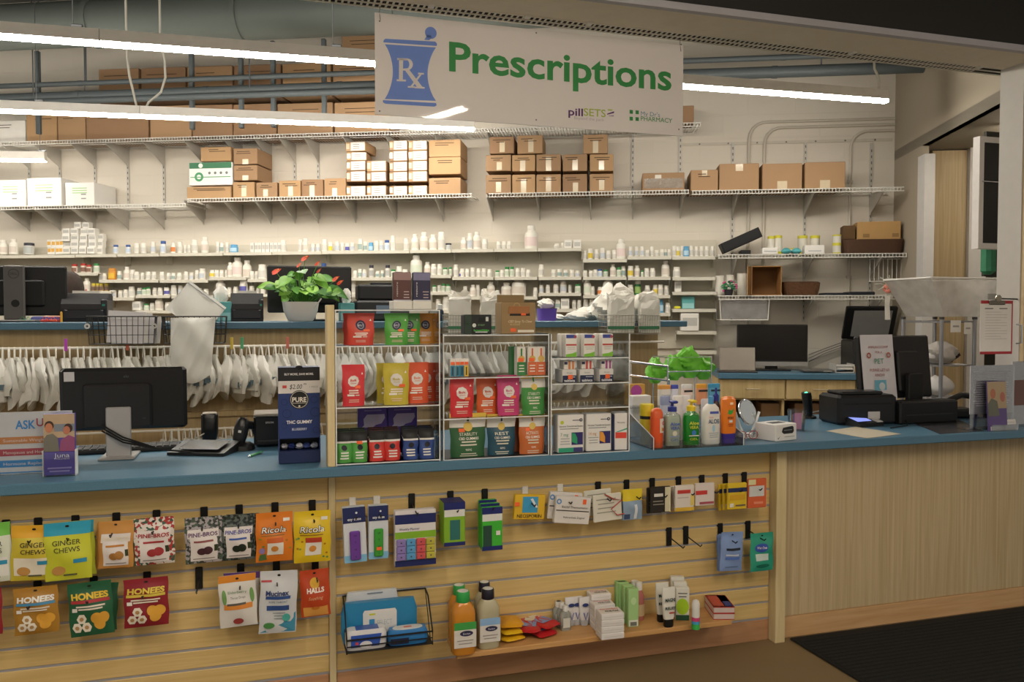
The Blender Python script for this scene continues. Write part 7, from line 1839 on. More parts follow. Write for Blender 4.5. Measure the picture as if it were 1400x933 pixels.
B().rbox(w * .05, w * .25, -.05, -.02, .0, (zb - TOPZ) + h * .4, .005).build('stand_column', BLACKM, t); B().rbox(-.02, .22, -.12, .1, 0, .01, .004).build('stand_base', BLACKM, t)
Sn = lambda x, z, off=0.0: tuple(mm @ Vector((x, -.002 - off, z)))
nx0, nx1 = -w * .46, -w * .02
nb = B().grid(lambda u, v: tuple(mm @ Vector((nx0 + (nx1 - nx0) * u, -.0025 - .006 * (1 - v) ** 2, -.01 + (h + .016) * v))), 4, 8).build('paper_notice', mt('d3d0d4', .7), t)
S2 = lambda x, z, off=0.0: tuple(mm @ Vector((x, -.0095 - off, z)))
nm = (nx0 + nx1) / 2; nw = nx1 - nx0
text(t, S2, 'IMMUNOCOMP', 'a0524a', nm, h * .82, h * .04, w=nw * .6); text(t, S2, 'FOR A', 'a0524a', nm, h * .74, h * .035, w=nw * .2); text(t, S2, 'PET', '3f8f72', nm, h * .60, h * .085, w=nw * .28); text(t, S2, 'PLEASE LET US', 'a0524a', nm, h * .46, h * .045, w=nw * .6); text(t, S2, 'KNOW', 'a0524a', nm, h * .38, h * .045, w=nw * .3)
for x in (-.3, .3): disc(t, S2, 'b0604a', nm + nw * x, h * .69, nw * .065, k=2, inner=.55, name='paw_mark')
patch(t, S2, '6fb0c8', nm - nw * .18, h * .14, nm + nw * .18, h * .3, nx=1, nz=1, name='picture_print'); disc(t, S2, 'c9d2d6', nm + nw * .04, h * .2, nw * .09, k=2, name='picture_figure')
# register printer and drawers under the monitor
s0 = C.col(1132, 1.0, .36); s1 = C.col(1204, 1.0, .36); w = s1 - s0; hh = C.at(1168, 534, .36)[1] - TOPZ
t = cthing(C, 'receipt_printer', 'black receipt printer left of the register monitor', 'printer', (s0 + s1) / 2, .26, TOPZ + .0006, None, -8)
B().rbox(-w / 2, w / 2, 0, .2, 0, hh * .9, .014).build('printer_body', mt('17171a', .38), t); B().rbox(-w * .42, w * .3, .02, .16, hh * .9, hh, .006).build('paper_lid', mt('1f1f22', .3), t); B().box(w * .0, w * .2, -.001, .001, hh * .18, hh * .4).build('white_sticker', mt('bdbab6', .5), t); B().box(-w * .4, w * .4, -.001, .002, hh * .62, hh * .66).build('paper_slot', mt('050506', .4), t)
s0 = C.col(1206, 1.0, .34); s1 = C.col(1284, 1.0, .34); hh = C.at(1240, 538, .34)[1] - TOPZ
t = cthing(C, 'register_box', 'low black box beneath the register monitor', 'register', (s0 + s1) / 2, .21, TOPZ + .0006)
w = s1 - s0; B().rbox(-w / 2, w / 2, 0, .10, 0, hh * .8, .008).build('box_case', mt('101012', .45), t); B().box(-w * .4, w * .4, -.001, .001, hh * .3, hh * .34).build('drawer_seam', mt('2b2b2e', .4), t); B().tube([(-w * .4, 0, .02), (-w * .5, -.05, .004), (-w * .9, -.1, .004)], .003, 6).build('cable', BLACKM, t)
# pin pad
s_, d_ = con(1190, 583)
t = cthing(C, 'card_terminal', 'black card terminal with a lit bluish screen on the counter', 'terminal', s_, d_ - .02, TOPZ + .0006, None, 8)
b = B(); pr = [(0, 0), (.13, 0), (.13, .05), (0, .018)]
b.add([(-.09, y, z) for y, z in pr] + [(.075, y, z) for y, z in pr], [(0, 1, 2, 3), (7, 6, 5, 4)] + [(i, i + 4, (i + 1) % 4 + 4, (i + 1) % 4) for i in range(4)]); b.build('terminal_body', BLACK, t)
mm = Matrix.Translation((0, 0, .018)) @ Matrix.Rotation(math.atan(.032 / .13), 4, 'X')
B().box(-.075, .02, .03, .12, .0, .0015, mm).build('lit_screen', emit('terminal_screen', '7f8cd8', .5), t); B().rbox(.03, .07, .0, .04, .0, .006, .002, mm).build('white_key', mt('c9c9c6', .4), t)
# scanner standing
t = cthing(C, 'barcode_scanner', 'slim black scanner with a glowing green lamp', 'scanner', C.col(1104, 1.0, .60), .58, TOPZ + .0006)
B().lathe([(.035, 0), (.034, .01), (.012, .02)], 16).build('round_foot', BLACK, t, smooth=True)
k_ = kL(1104, .58); B().srect([(.014, .014, .01), (.02, .02, .05), (.024, .024, 30 * k_), (.018, .03, 36 * k_)], 16, 3, Matrix.Rotation(R(-10), 4, 'Y')).build('scanner_neck', BLACK, t, smooth=True)
B().lathe([(.009, 36 * k_), (.005, 36.6 * k_)], 12, mtx=Matrix.Rotation(R(-10), 4, 'Y')).build('green_lamp', emit('green_lamp', '30e090', 2.0), t)
B().tube([(.02, 0, .03), (.12, -.02, .05), (.2, -.05, .03)], .004, 6).build('cable', mt('8d8a84', .4), t, smooth=True)
# phone handset set
t = cthing(C, 'desk_phone', 'black desk phone with curved handset by the wire rack', 'phone', C.col(1308, 1.0, .36), .32, TOPZ + .0006, None, -10)
B().rbox(-.08, .1, 0, .14, 0, .05, .012).build('phone_base', BLACK, t); B().tube([(-.13, .0, .055), (-.06, .02, .10), (.02, .04, .125), (.09, .05, .115), (.12, .06, .08)], [.022, .017, .016, .018, .024], 10).build('handset', mt('101012', .3), t, smooth=True)
# flat sheets on the counter
for i, (pts, c, nm) in enumerate((([(1130, 590), (1170, 584), (1232, 594), (1185, 600)], 'b9b09a', 'pale sheet under the card terminal'), ([(1250, 580), (1310, 574), (1345, 590), (1285, 594)], '3a3a3e', 'dark glossy sheet before the desk phone'))):
    q = [Vector((*con(*p), 0)) for p in pts]
    b = B(); n = 4; b.add([(v.x, v.y, .0012) for v in q] + [(v.x, v.y, .0) for v in q], [(0, 1, 2, 3), (7, 6, 5, 4)] + [(j, j + 4, (j + 1) % 4 + 4, (j + 1) % 4) for j in range(4)])
    o = b.build('paper_sheet', mt(c, .25 if i else .5)); o.location = C.P(0, 0, TOPZ + .0006); o.rotation_euler = (0, 0, C.rz); tag(o, nm, 'sheet')
# acrylic leaflet holder with brochure and cards at the right edge
d = -.06; s0 = C.col(1326, 1.0, d); s1 = C.col(1386, 1.0, d); w = s1 - s0; h = C.at(1350, 500, d)[1] - TOPZ
t = cthing(C, 'sign_holder', 'clear acrylic holder with a printed letter at the right edge', 'sign', s0, d, TOPZ + .0006)
B().box(0, w, .002, .004, h * .25, h).build('letter_sheet', mt('e6e2e6', .5), t); B().box(0, w, -.001, .001, 0, h).build('clear_front', ACR, t); B().box(0, w, .004, .08, 0, .003).build('foot_plate', ACR, t)
F = flat(.0015); lines(t, F, 'bcb8c0', w * .08, w * .9, h * .9, 16, h * .035, h * .008, rag=True, k=2)
t = cthing(C, 'sign_holder', 'second clear holder with a warm photograph cut off by the right edge', 'sign', s1 + .01, d + .02, TOPZ + .0006)
B().box(0, w, .002, .004, h * .05, h * 1.03).build('photo_sheet', mt('dcd8da', .5), t); B().box(0, w, -.001, .001, 0, h * 1.05).build('clear_front', ACR, t); patch(t, flat(.0015), '7a4f40', .01, h * .35, w, h * .75, nx=1, nz=1, name='photo_print')
d = -.105; s0 = C.col(1352, 1.0, d); s1 = C.col(1378, 1.0, d); w = s1 - s0; hb = C.at(1362, 522, d)[1] - TOPZ
t = cthing(C, 'brochure', 'brochure showing two people, propped before the printed letter', 'brochure', s0, d, TOPZ + .0006, None, 0, R(-4))
B().box(0, w, 0, .006, 0, hb).build('brochure_body', mt('5a4a80', .4), t)
F = flat(0); patch(t, F, 'a89478', .001, hb * .45, w - .001, hb * .99, nx=1, nz=1, name='photo_backdrop'); poly(t, F, '66685c', [(.001, hb * .3), (w * .6, hb * .3), (w * .5, hb * .6), (w * .2, hb * .66), (.001, hb * .55)], k=2, name='printed_shirt'); disc(t, F, 'a86c54', w * .28, hb * .75, w * .14, hb * .1, k=3, name='printed_face'); disc(t, F, 'a8685c', w * .78, hb * .68, w * .13, hb * .1, k=3, name='printed_face')
for i, (px, py, dz) in enumerate(((1366, 588, 0), (1384, 586, 0), (1378, 580, .03))):
    s_ = C.col(px, .95, -.115)
    t = cthing(C, 'card_pocket', 'pocket of white business cards at the right edge, %s of three' % ORD[i], 'card holder', s_, -.115 + .03 * (i == 2), TOPZ + .0006, 'business card pockets')
    B().box(-.042, .042, .0, .004, .0, .03 + dz).build('pocket_front', ACR, t); B().box(-.04, .04, .006, .02, .004 + dz, .055 + dz, Matrix.Rotation(R(-14), 4, 'X')).build('card_stack', mt('d0cdca', .6), t)
    lines(t, lambda x, z, off=0.0: tuple(Matrix.Rotation(R(-14), 4, 'X') @ Vector((x, .006 - off, z))), '9a9898', -.03, .03, .04 + dz, 2, .012, .002)
# ================================================================== goods hung on the slatwall
HOOKM = mt('121212', .4)
def hook(px, py, lab, mat=HOOKM, reach=.13, hp=.07, wp=.026):
    """py: the groove the hook sits in"""
    s, z = C.at(px, py, -.006)
    z = min(GZ, key=lambda g: abs(g - z))
    t = cthing(C, 'slatwall_hook', lab, 'hook', s, 0, z, 'slatwall hooks')
    B().rbox(-wp / 2, wp / 2, -.007, -.0012, -hp, .012, .002).build('hook_plate', mat, t)
    B().box(-wp / 2, wp / 2, -.0015, .004, -.004, .0035).build('groove_tongue', mat, t)
    B().tube([(0, -.006, -.03), (0, -reach, -.045), (0, -reach - .012, -.035)], .0028, 6).build('prong', HOOKM, t, smooth=True)
    return t
def hb(px0, py0, px1, py1, d):
    s0 = C.at(px0, (py0 + py1) / 2, d)[0]; s1 = C.at(px1, (py0 + py1) / 2, d)[0]; m = (px0 + px1) / 2
    zt = C.at(m, py0, d)[1]; zb = C.at(m, py1, d)[1]
    return (s0 + s1) / 2, zb, s1 - s0, zt - zb
def hbag(label, box, col, d=-.09, th=.03, group='cough drop bags', cat='bag', name='candy_bag', tilt=0.0, seed=0, hang=True, pct=True, rough=.35, **kw):
    s, z, w, h = hb(*box, d); tilt = tilt or random.Random(seed).uniform(-3, 3)
    t, S = pouch(name, label, cat, C, s, d, z, w, h, th, col, stand=False, group=group, rx=0, ry=R(tilt), seed=seed, rough=rough, top_seal=.14, wr=.005, **kw)
    if hang: disc(t, S, '161616', 0, h * .93, w * .045, h * .02, k=3, name='peg_hole')
    return t, S, w, h
MH = mt('9a9a96', .5)
for px, py, c in ((8, 718, 1), (52, 716, 1), (103, 714, 1), (159, 711, 1), (214, 707, 1), (279, 703, 1), (327, 700, 1), (376, 697, 1), (427, 694, 1), (51, 799, 1), (128, 795, 1), (201, 789, 1), (329, 780, 1), (378, 776, 1), (431, 772, 1)):
    hook(px, py, 'black slatwall hook behind the bag at %s' % {8: 'the left picture edge', 52: 'yellow ginger chews', 103: 'blue-topped ginger chews', 159: 'tan drops', 214: 'red spotted drops', 279: 'grey spotted drops', 327: 'dark spotted drops', 376: 'orange herb drops', 427: 'yellow herb drops', 51: 'gold honey drops', 128: 'green honey drops', 201: 'red honey drops', 329: 'orange-topped herbal drops', 378: 'silver lozenges', 431: 'red-orange menthol drops'}[px])
hook(272, 783, 'empty black slatwall hook beside the red honey drops')
def ginger(label, box, base, top, tc, seed, d=-.09, foot=None):
    t, S, w, h = hbag(label, box, base, d, seed=seed)
    patch(t, S, top, -w * .5, h * .78, w * .5, h, nx=12, nz=6, name='coloured_top')
    text(t, S, 'GINGER', tc, 0, h * .66, h * .085, w=w * .6, k=3, bold=.01); text(t, S, 'CHEWS', tc, 0, h * .54, h * .085, w=w * .55, k=3, bold=.01)
    if foot: patch(t, S, foot, -w * .42, h * .1, w * .42, h * .42, k=1, nx=10, nz=5, name='photo_print')
    disc(t, S, 'b98a4a', -w * .2, h * .18, w * .15, h * .08, k=3, name='ginger_print'); patch(t, S, '2f8ab0', w * .12, h * .3, w * .4, h * .37, k=3, nx=4, nz=2); lines(t, S, '5a5a40', -w * .1, w * .2, h * .08, 1, .01, h * .03, k=3)
ginger('green-topped ginger chews bag cut by the left picture edge', (-38, 716, 18, 797), 'd2d8c8', '6fb84a', '2f3a2a', 1, foot='dcdcd6')
ginger('yellow ginger chews bag second from the left edge', (13, 719, 75, 794), 'c9b83a', 'd8a42c', '3a3420', 2, d=-.10, foot='ddd6c4')
ginger('blue-topped yellow-green ginger chews bag', (62, 714, 126, 793), 'c4c838', '2f9ab8', '4a4a20', 3, d=-.11)
ginger('second blue-topped ginger chews bag tucked behind the first', (74, 713, 131, 788), 'bcc236', '2f93b0', '4a4a20', 4, d=-.07)
def spotted(name, h1, h2, sc=90):
    if name in MATS: return MATS[name]
    m = mt('ffffff', .35, var=.001).copy(); m.name = name; MATS[name] = m
    nt = m.node_tree; b = nt.nodes['Principled BSDF']
    v = nt.nodes.new('ShaderNodeTexVoronoi'); v.inputs['Scale'].default_value = sc; cr = nt.nodes.new('ShaderNodeValToRGB'); cr.color_ramp.interpolation = 'CONSTANT'
    cr.color_ramp.elements[0].color = lin(h1[0]); cr.color_ramp.elements[1].position = .35; cr.color_ramp.elements[1].color = lin(h1[1]); e = cr.color_ramp.elements.new(.7); e.color = lin(h2)
    tc = nt.nodes.new('ShaderNodeTexCoord'); nt.links.new(tc.outputs['Object'], v.inputs['Vector']); nt.links.new(v.outputs['Color'], cr.inputs[0]); nt.links.new(cr.outputs[0], b.inputs['Base Color'])
    return m
def pine(label, box, mat, tcol, bar, drop, seed, d=-.09, panel='ddd6d4'):
    t, S, w, h = hbag(label, box, 'c9a060', d, seed=seed, mat=mat)
    patch(t, S, panel, -w * .36, h * .06, w * .36, h * .56, nx=10, nz=6, name='pale_panel'); patch(t, S, panel, -w * .42, h * .56, w * .42, h * .74, nx=10, nz=4, name='pale_panel')
    text(t, S, 'PINE-BROS', tcol, 0, h * .635, h * .085, w=w * .78, k=3, bold=.025); patch(t, S, bar, -w * .26, h * .47, w * .26, h * .51, k=3, nx=6, nz=1, name='colour_bar')
    disc(t, S, drop, -w * .06, h * .27, w * .13, h * .08, k=3, name='drop_print'); disc(t, S, drop, w * .1, h * .29, w * .13, h * .09, k=4, name='drop_print'); patch(t, S, '2f3a20', w * .27, h * .26, w * .36, h * .4, k=3, nx=2, nz=2, name='dark_badge'); lines(t, S, '8a8480', -w * .3, w * .3, h * .1, 1, .01, h * .02, k=3)
pine('tan drops bag beside the ginger chews', (134, 713, 182, 777), mt('c08a48', .35, var=.1), 'e0d6c0', 'c07f30', 'a8763a', 5)
t, S, w, h = hbag('second tan drops bag behind the front one', (131, 715, 180, 778), 'b8843f', -.06, seed=6)
pine('red and white spotted drops bag', (184, 708, 239, 772), spotted('red_white_spots', ('a83a38', 'd6cfc8'), '3f5a4a', 110), 'a8343a', 'a8343a', '9a2c30', 7)
pine('grey spotted drops bag with plum lettering', (254, 707, 305, 770), spotted('grey_plum_spots', ('3a3f3c', 'a59fa4'), '4a5a4c', 120), '6a4a70', '8a4a4a', '4a2a34', 8)
pine('dark spotted drops bag with violet-blue lettering', (303, 704, 349, 766), spotted('dark_spots', ('1f2422', '5f6664'), '2c3a34', 120), '5a5fa0', '3a5aa8', '1f2a20', 9)
t, S, w, h = hbag('second dark spotted bag behind the violet-blue lettered one', (309, 703, 354, 763), '2c3130', -.06, seed=10, mat=spotted('dark_spots', 0, 0))
def herb(label, box, col, seed, win):
    t, S, w, h = hbag(label, box, col, seed=seed, d=-.10)
    text(t, S, 'Ricola', '1d1d1d', 0, h * .66, h * .12, w=w * .7, k=3, bold=.06, shear=.15); text(t, S, 'Ricola', 'f0ece0', 0, h * .663, h * .115, w=w * .66, k=4, bold=.004, shear=.15)
    lines(t, S, '9a6a20', -w * .35, w * .3, h * .54, 1, .01, h * .02, k=3); patch(t, S, 'e2ddd4', -w * .2, h * .15, w * .24, h * .44, k=2, nx=6, nz=4, name='pale_window'); patch(t, S, win, -w * .2, h * .40, w * .24, h * .5, k=3, nx=5, nz=2, name='colour_banner')
    disc(t, S, 'd08a3a', 0, h * .28, w * .1, h * .06, k=4, name='drop_print'); rnd = random.Random(seed)
    for i in range(9): x = rnd.choice((-1, 1)) * rnd.uniform(.28, .44); disc(t, S, rnd.choice(('5a8a4a', '8a9a3a', 'b0701c')), w * x, h * rnd.uniform(.08, .5), w * .035, h * .02, k=3, name='herb_print', n=8)
    patch(t, S, 'dcd8d0', w * .24, h * .82, w * .42, h * .88, k=3, nx=3, nz=1, name='price_sticker')
    if win != 'b8402c': poly(t, S, '4a6a3a', [(-w * .42, h * .04), (-w * .2, h * .06), (-w * .24, h * .18), (-w * .4, h * .16)], k=4, name='leaf_print'); disc(t, S, '8a7ab0', -w * .34, h * .24, w * .08, h * .06, k=4, name='flower_print')
herb('orange herb drops bag', (350, 701, 400, 768), 'd97a22', 11, 'c8602a')
herb('yellow herb drops bag next to the divider', (402, 699, 452, 769), 'dcbc20', 12, 'b8402c')
def honey(label, box, col, wc, bc, seed, d=-.10, full=True):
    t, S, w, h = hbag(label, box, col, seed=seed, d=d)
    if not full: return
    text(t, S, 'HONEES', wc, 0, h * .76, h * .11, w=w * .84, k=3, bold=.045); patch(t, S, bc, -w * .44, h * .635, w * .44, h * .69, k=3, nx=8, nz=1, name='colour_banner'); lines(t, S, 'dcd4c4', -w * .34, w * .34, h * .56, 2, h * .05, h * .03, k=3)
    for x, z in ((-.2, .34), (-.32, .18), (-.1, .18)): disc(t, S, 'e0d8c8', w * x, h * z, w * .115, h * .1, k=3 + (x == -.1), n=6, name='honeycomb_cell'); disc(t, S, 'b08a5a', w * x, h * z, w * .05, h * .04, k=5, n=8, name='cell_icon')
    for x, z in ((.14, .34), (.3, .34), (.2, .22)): disc(t, S, 'd8a03a', w * x, h * z, w * .13, h * .11, k=4, name='drop_print')
    patch(t, S, 'dcd9d2', -w * .42, h * .48, -w * .3, h * .55, k=4, nx=2, nz=1, name='price_sticker')
honey('gold honey drops bag in the lower row', (20, 803, 81, 867), 'a87a2c', 'e4e2dc', '4a8ab0', 13)
honey('green honey drops bag in the lower row', (96, 796, 156, 869), '1f5a3c', 'd8b83a', 'a8343a', 14)
honey('second green honey drops bag behind the first', (106, 798, 159, 863), '1c5236', 'd8b83a', 'a8343a', 15, d=-.06, full=False)
honey('dark red honey drops bag in the lower row', (170, 791, 231, 857), '8a1f2a', 'd9c04a', 'd0b84a', 16)
honey('dark red bag cut off by the left picture edge', (-58, 806, 3, 870), '8a1f2a', 'd9c04a', 'd0b84a', 17)
t, S, w, h = hbag('orange-topped white herbal drops bag', (301, 786, 352, 857), 'd8d5d0', seed=18, d=-.10)
patch(t, S, 'd98a30', -w * .5, h * .86, w * .5, h, k=1, nx=12, nz=4, name='orange_top'); text(t, S, 'Elderberry', '5f8a5a', 0, h * .68, h * .05, w=w * .5, k=3); text(t, S, 'Throat Drops', '5a5a5a', 0, h * .58, h * .045, w=w * .4, k=3); patch(t, S, 'd98a3a', -w * .38, h * .36, w * .38, h * .46, k=2, nx=8, nz=2, name='orange_banner'); patch(t, S, '55524a', -w * .3, h * .44, w * .2, h * .48, k=3, nx=6, nz=1); disc(t, S, '9a3a3a', 0, h * .12, w * .14, h * .06, k=3, name='berry_print')
for x in (-.36, .38): disc(t, S, '6f9a5a', w * x, h * .6, w * .06, h * .14, k=3, name='herb_print')
t, S, w, h = hbag('purple-topped herbal bag behind the orange-topped one', (304, 783, 354, 850), 'cfccc8', seed=19, d=-.06); patch(t, S, '5a3a7a', -w * .5, h * .86, w * .5, h, nx=10, nz=3, name='purple_top')
t, S, w, h = hbag('silver and teal lozenge bag', (353, 781, 404, 866), 'c9ccd0', seed=20, d=-.10)
text(t, S, 'Mucinex', '2c3a6a', -w * .04, h * .66, h * .08, w=w * .62, k=3, bold=.03); patch(t, S, '2c4a86', -w * .34, h * .56, w * .32, h * .61, k=2, nx=6, nz=1, name='blue_banner'); text(t, S, 'SORE THROAT', '3a5a7a', 0, h * .52, h * .035, w=w * .5, k=3); patch(t, S, '2c4a86', -w * .3, h * .38, w * .3, h * .46, k=2, nx=6, nz=1, name='blue_banner'); poly(t, S, '3f8aa8', [(-w * .48, h * .02), (w * .48, h * .02), (w * .48, h * .34), (w * .1, h * .16)], k=2, name='teal_wave'); disc(t, S, '4aa8a0', w * .22, h * .26, w * .11, h * .065, k=4); disc(t, S, '4a8a4a', -w * .24, h * .14, w * .15, h * .05, k=4, name='leaf_print'); patch(t, S, 'b8424a', -w * .48, h * .83, -w * .2, h * .86, k=3, nx=3, nz=1); lines(t, S, '8a9298', -w * .14, w * .2, h * .33, 3, h * .045, h * .015, k=3)
t, S, w, h = hbag('red-orange menthol drops bag next to the divider', (412, 779, 452, 843), 'b8431f', seed=21)
patch(t, S, 'd89a4a', -w * .42, h * .02, w * .42, h * .22, nx=8, nz=4, name='pale_foot'); disc(t, S, 'd8a83a', 0, h * .72, w * .16, h * .12, k=2, name='glow_print'); text(t, S, 'HALLS', 'ece4d8', 0, h * .58, h * .1, w=w * .6, k=3, bold=.04, shear=.1); text(t, S, 'Soothing', 'dcb088', 0, h * .42, h * .07, w=w * .5, k=3, shear=.3); disc(t, S, 'c87a2c', 0, h * .2, w * .14, h * .035, k=3, name='drop_print')
# ---------------------------------------------------------------- pill organisers and first-aid packs
def hbox(label, box, col, dep=.03, d=-.08, group='boxed goods on the slatwall', name='hanging_carton', cat='carton', tilt=0, turn=0):
    s, z, w, h = hb(*box, d); t, F = pbox(name, label, cat, C, s, d, z, w, h, dep, col, group=group, ry=R(tilt), turn=turn)
    return t, F, w, h
for px, py, m, nm in ((482, 690, WHITE, 'purple pill organiser'), (515, 688, WHITE, 'green pill organiser'), (563, 684, HOOKM, 'four-colour pill organiser'), (616, 681, HOOKM, 'lime pill box'), (663, 678, HOOKM, 'green pill boxes'), (718, 675, WHITE, 'yellow ointment box'), (766, 672, WHITE, 'white thermometer boxes'), (818, 669, HOOKM, 'white stethoscope cards'), (857, 666, HOOKM, 'yellow-topped blisters'), (892, 663, HOOKM, 'black packs'), (928, 660, HOOKM, 'white and red packs'), (960, 657, HOOKM, 'pink-white packs'), (992, 655, HOOKM, 'yellow and navy packs'), (1018, 652, HOOKM, 'orange pack'), (985, 727, HOOKM, 'periwinkle wipes'), (1023, 722, HOOKM, 'teal wipes')):
    hook(px, py, 'slatwall hook holding the %s' % nm, m)
hook(915, 732, 'empty black hook left of the periwinkle wipes, left one'); hook(938, 730, 'empty black hook left of the periwinkle wipes, right one')
for lab, box, c, dd in (('purple', (471, 694, 502, 770), '6a3f98', -.10), ('green', (504, 692, 531, 765), '3f9a3a', -.09)):
    t, F, w, h = hbox('white and navy blister with a %s strip pill organiser' % lab, box, 'cfd4dc', d=dd, tilt=-2 if lab == 'purple' else 0, dep=.035)
    patch(t, F, '1f2a5c', -w * .5, h * .72, w * .5, h, nx=1, nz=1, name='navy_header'); text(t, F, 'ezy dose', 'e2e2e8', 0, h * .79, h * .05, w=w * .6, k=2, bold=.02); B().rbox(-w * .24, w * .22, -.014, 0, h * .06, h * .58, .004).build('pill_strip', mt(c, .3), t)
    for j in range(4): text(t, flat(-.0145), 'SMTW'[j], '2a1f3a', -.0, h * (.13 + .125 * j), h * .04, k=1)
    patch(t, F, '7fb8dc', -w * .49, .002, w * .49, h * .14, nx=1, nz=1, name='pale_blue_foot'); disc(t, F, 'e6e6ea', w * .1, h * .9, w * .05, k=3, name='peg_hole')
    if lab == 'green': sticker(t, flat(-.0146), 0, h * .22, w * .13, h * .03)
t, F, w, h = hbox('navy and lime carded weekly pill organiser in four colours', (540, 698, 596, 774), 'd8d4d6', dep=.035, d=-.09)
patch(t, F, '1c2660', -w * .5, h * .76, w * .5, h * .93, nx=1, nz=1, name='navy_band'); patch(t, F, '7fae2c', -w * .5, h * .5, w * .5, h * .62, nx=1, nz=1, name='lime_band'); patch(t, F, '1c2660', -w * .5, 0, w * .5, h * .11, nx=1, nz=1, name='navy_foot'); text(t, F, 'Weekly Planner', '4a4f7a', -w * .15, h * .67, h * .045, w=w * .5)
for j, c in enumerate(('8a7ab8', '5a9ac8', 'c8555a', 'b8b04a')):
    for i in range(3): B().rbox(w * (-.47 + .24 * j), w * (-.245 + .24 * j), -.012, 0, h * (.12 + .127 * i), h * (.242 + .127 * i), .003).build('pill_lid', mt(c, .3), t); disc(t, flat(-.0122), '3a3a4a', w * (-.36 + .24 * j), h * (.185 + .127 * i), w * .02, name='day_mark', n=8)
t, F, w, h = hbox('lime and navy carton with a clear window', (607, 688, 636, 747), '7fae2c', dep=.09, d=-.12)
patch(t, F, '1c2668', -w * .5, h * .84, w * .5, h, nx=1, nz=1, name='navy_top'); patch(t, F, 'd6d8d4', -w * .48, h * .68, w * .48, h * .84, nx=1, nz=1, name='pale_band'); patch(t, F, '2c6a66', -w * .22, h * .14, w * .26, h * .6, nx=1, nz=1, name='window'); patch(t, F, '1c2668', -w * .5, 0, w * .5, h * .09, nx=1, nz=1, name='navy_foot'); B().box(-w / 2, w / 2, .0, .09, h, h + .0012).build('navy_lid', mt('1c2668', .45), t)
for i in range(3):
    t, F, w, h = hbox('green and navy pill box carton, %s from the front' % ORD[i], (659 - i * 2, 694 - i * 5, 687 - i * 4, 753 - i * 3), '3fae34', dep=.02, d=-.13 + i * .04)
    patch(t, F, '1c2668', -w * .5, h * .84, w * .5, h, nx=1, nz=1, name='navy_top'); patch(t, F, 'd6d8d4', -w * .48, h * .68, w * .48, h * .84, nx=1, nz=1, name='pale_band'); patch(t, F, '24463a', -w * .45, h * .1, -w * .02, h * .58, nx=1, nz=1, name='window'); patch(t, F, '1c2668', -w * .5, 0, w * .5, h * .1, nx=1, nz=1, name='navy_foot'); sticker(t, F, w * .28, h * .4, w * .1, h * .05, 'dcd9d4')
t, F, w, h = hbox('yellow and blue ointment box', (702, 677, 744, 711), 'd8ae2c', dep=.02, d=-.09, tilt=4)
patch(t, F, '3f9ac8', -w * .24, h * .28, w * .26, h * .92, nx=1, nz=1, name='blue_field'); text(t, F, 'NEOSPORIN', '3a2c14', 0, h * .15, h * .14, w=w * .8, bold=.01); poly(t, F, 'd6dce0', [(0, h * .82), (w * .08, h * .86), (w * .26, h * .5), (w * .2, h * .48)], k=2, name='tube_print'); sticker(t, F, -w * .42, h * .62, w * .08, h * .08)
for i in range(2):
    t, F, w, h = hbox('white thermometer carton with dark stripe, %s' % ('front' if i == 0 else 'rear'), (757 - i * 9, 680 - i * 6, 805 - i * 12, 717 - i * 6), 'd6d2ce', dep=.02, d=-.11 + i * .035, tilt=7)
    text(t, F, 'Rectal Thermometer', '5a5654', w * .05, h * .62, h * .09, w=w * .75); patch(t, F, '4a4440', -w * .48, h * .46, w * .46, h * .5, nx=1, nz=1, name='dark_stripe'); disc(t, F, '5a8ac0', -w * .42, h * .8, h * .1, inner=.5, name='blue_mark'); text(t, F, 'Fahrenheit Digital', '5a5654', w * .05, h * .24, h * .07, w=w * .6); sticker(t, F, w * .3, h * .84, w * .05, h * .09)
for i in range(2):
    t, F, w, h = hbox('cream rounded card with fine print, %s' % ('front' if i == 0 else 'rear'), (812 - i * 12, 676 - i * 6, 851 - i * 14, 713 - i * 8), 'd6d3c6', dep=.008, d=-.10 + i * .035, tilt=-3)
    lines(t, F, '9a978a', -w * .4, w * .3, h * .8, 4, h * .16, h * .04)
    if i == 0: B().tube([(-w * .1, -.006, h * 1.02), (w * .2, -.008, h * .8), (w * .5, -.008, h * .75), (w * .1, -.008, h * .45), (w * .3, -.008, h * .2), (w * .55, -.008, h * .22)], .0025, 6).build('red_cord', mt('b0443a', .5), t, smooth=True)
for i in range(2):
    t, S, w, h = hbag('yellow-topped blister with white thermometer, %s' % ('front' if i == 0 else 'rear'), (852 - i * 3, 669, 878 - i * 3, 711), '8aa0b8', d=-.10 + i * .03, th=.014, group='first-aid packs', name='blister_pack', cat='blister', seed=60 + i, hang=False)
    patch(t, S, 'd8c02c', -w * .5, h * .62, w * .5, h, nx=8, nz=4, name='yellow_top'); patch(t, S, 'd8dce0', w * .05, h * .03, w * .2, h * .5, k=3, nx=2, nz=4, name='thermometer_print'); patch(t, S, '3a4a6a', -w * .45, h * .04, -w * .15, h * .2, k=3, nx=2, nz=2, name='dark_print')
def pack3(nm, box, n, base, parts, step=(-5, 1)):
    for i in range(n):
        t, F, w, h = hbox('%s pack, %s from the front' % (nm, ORD[i]), (box[0] + step[0] * i, box[1] + step[1] * i, box[2] + step[0] * i, box[3] + step[1] * i), base, dep=.012, d=-.12 + i * .03, group='first-aid packs', name='blister_pack', cat='pack')
        for c, x0, z0, x1, z1 in parts: patch(t, F, c, w * x0, h * z0, w * x1, h * z1, nx=1, nz=1, k=2, name='print_field')
        if i == 0: yield t, F, w, h
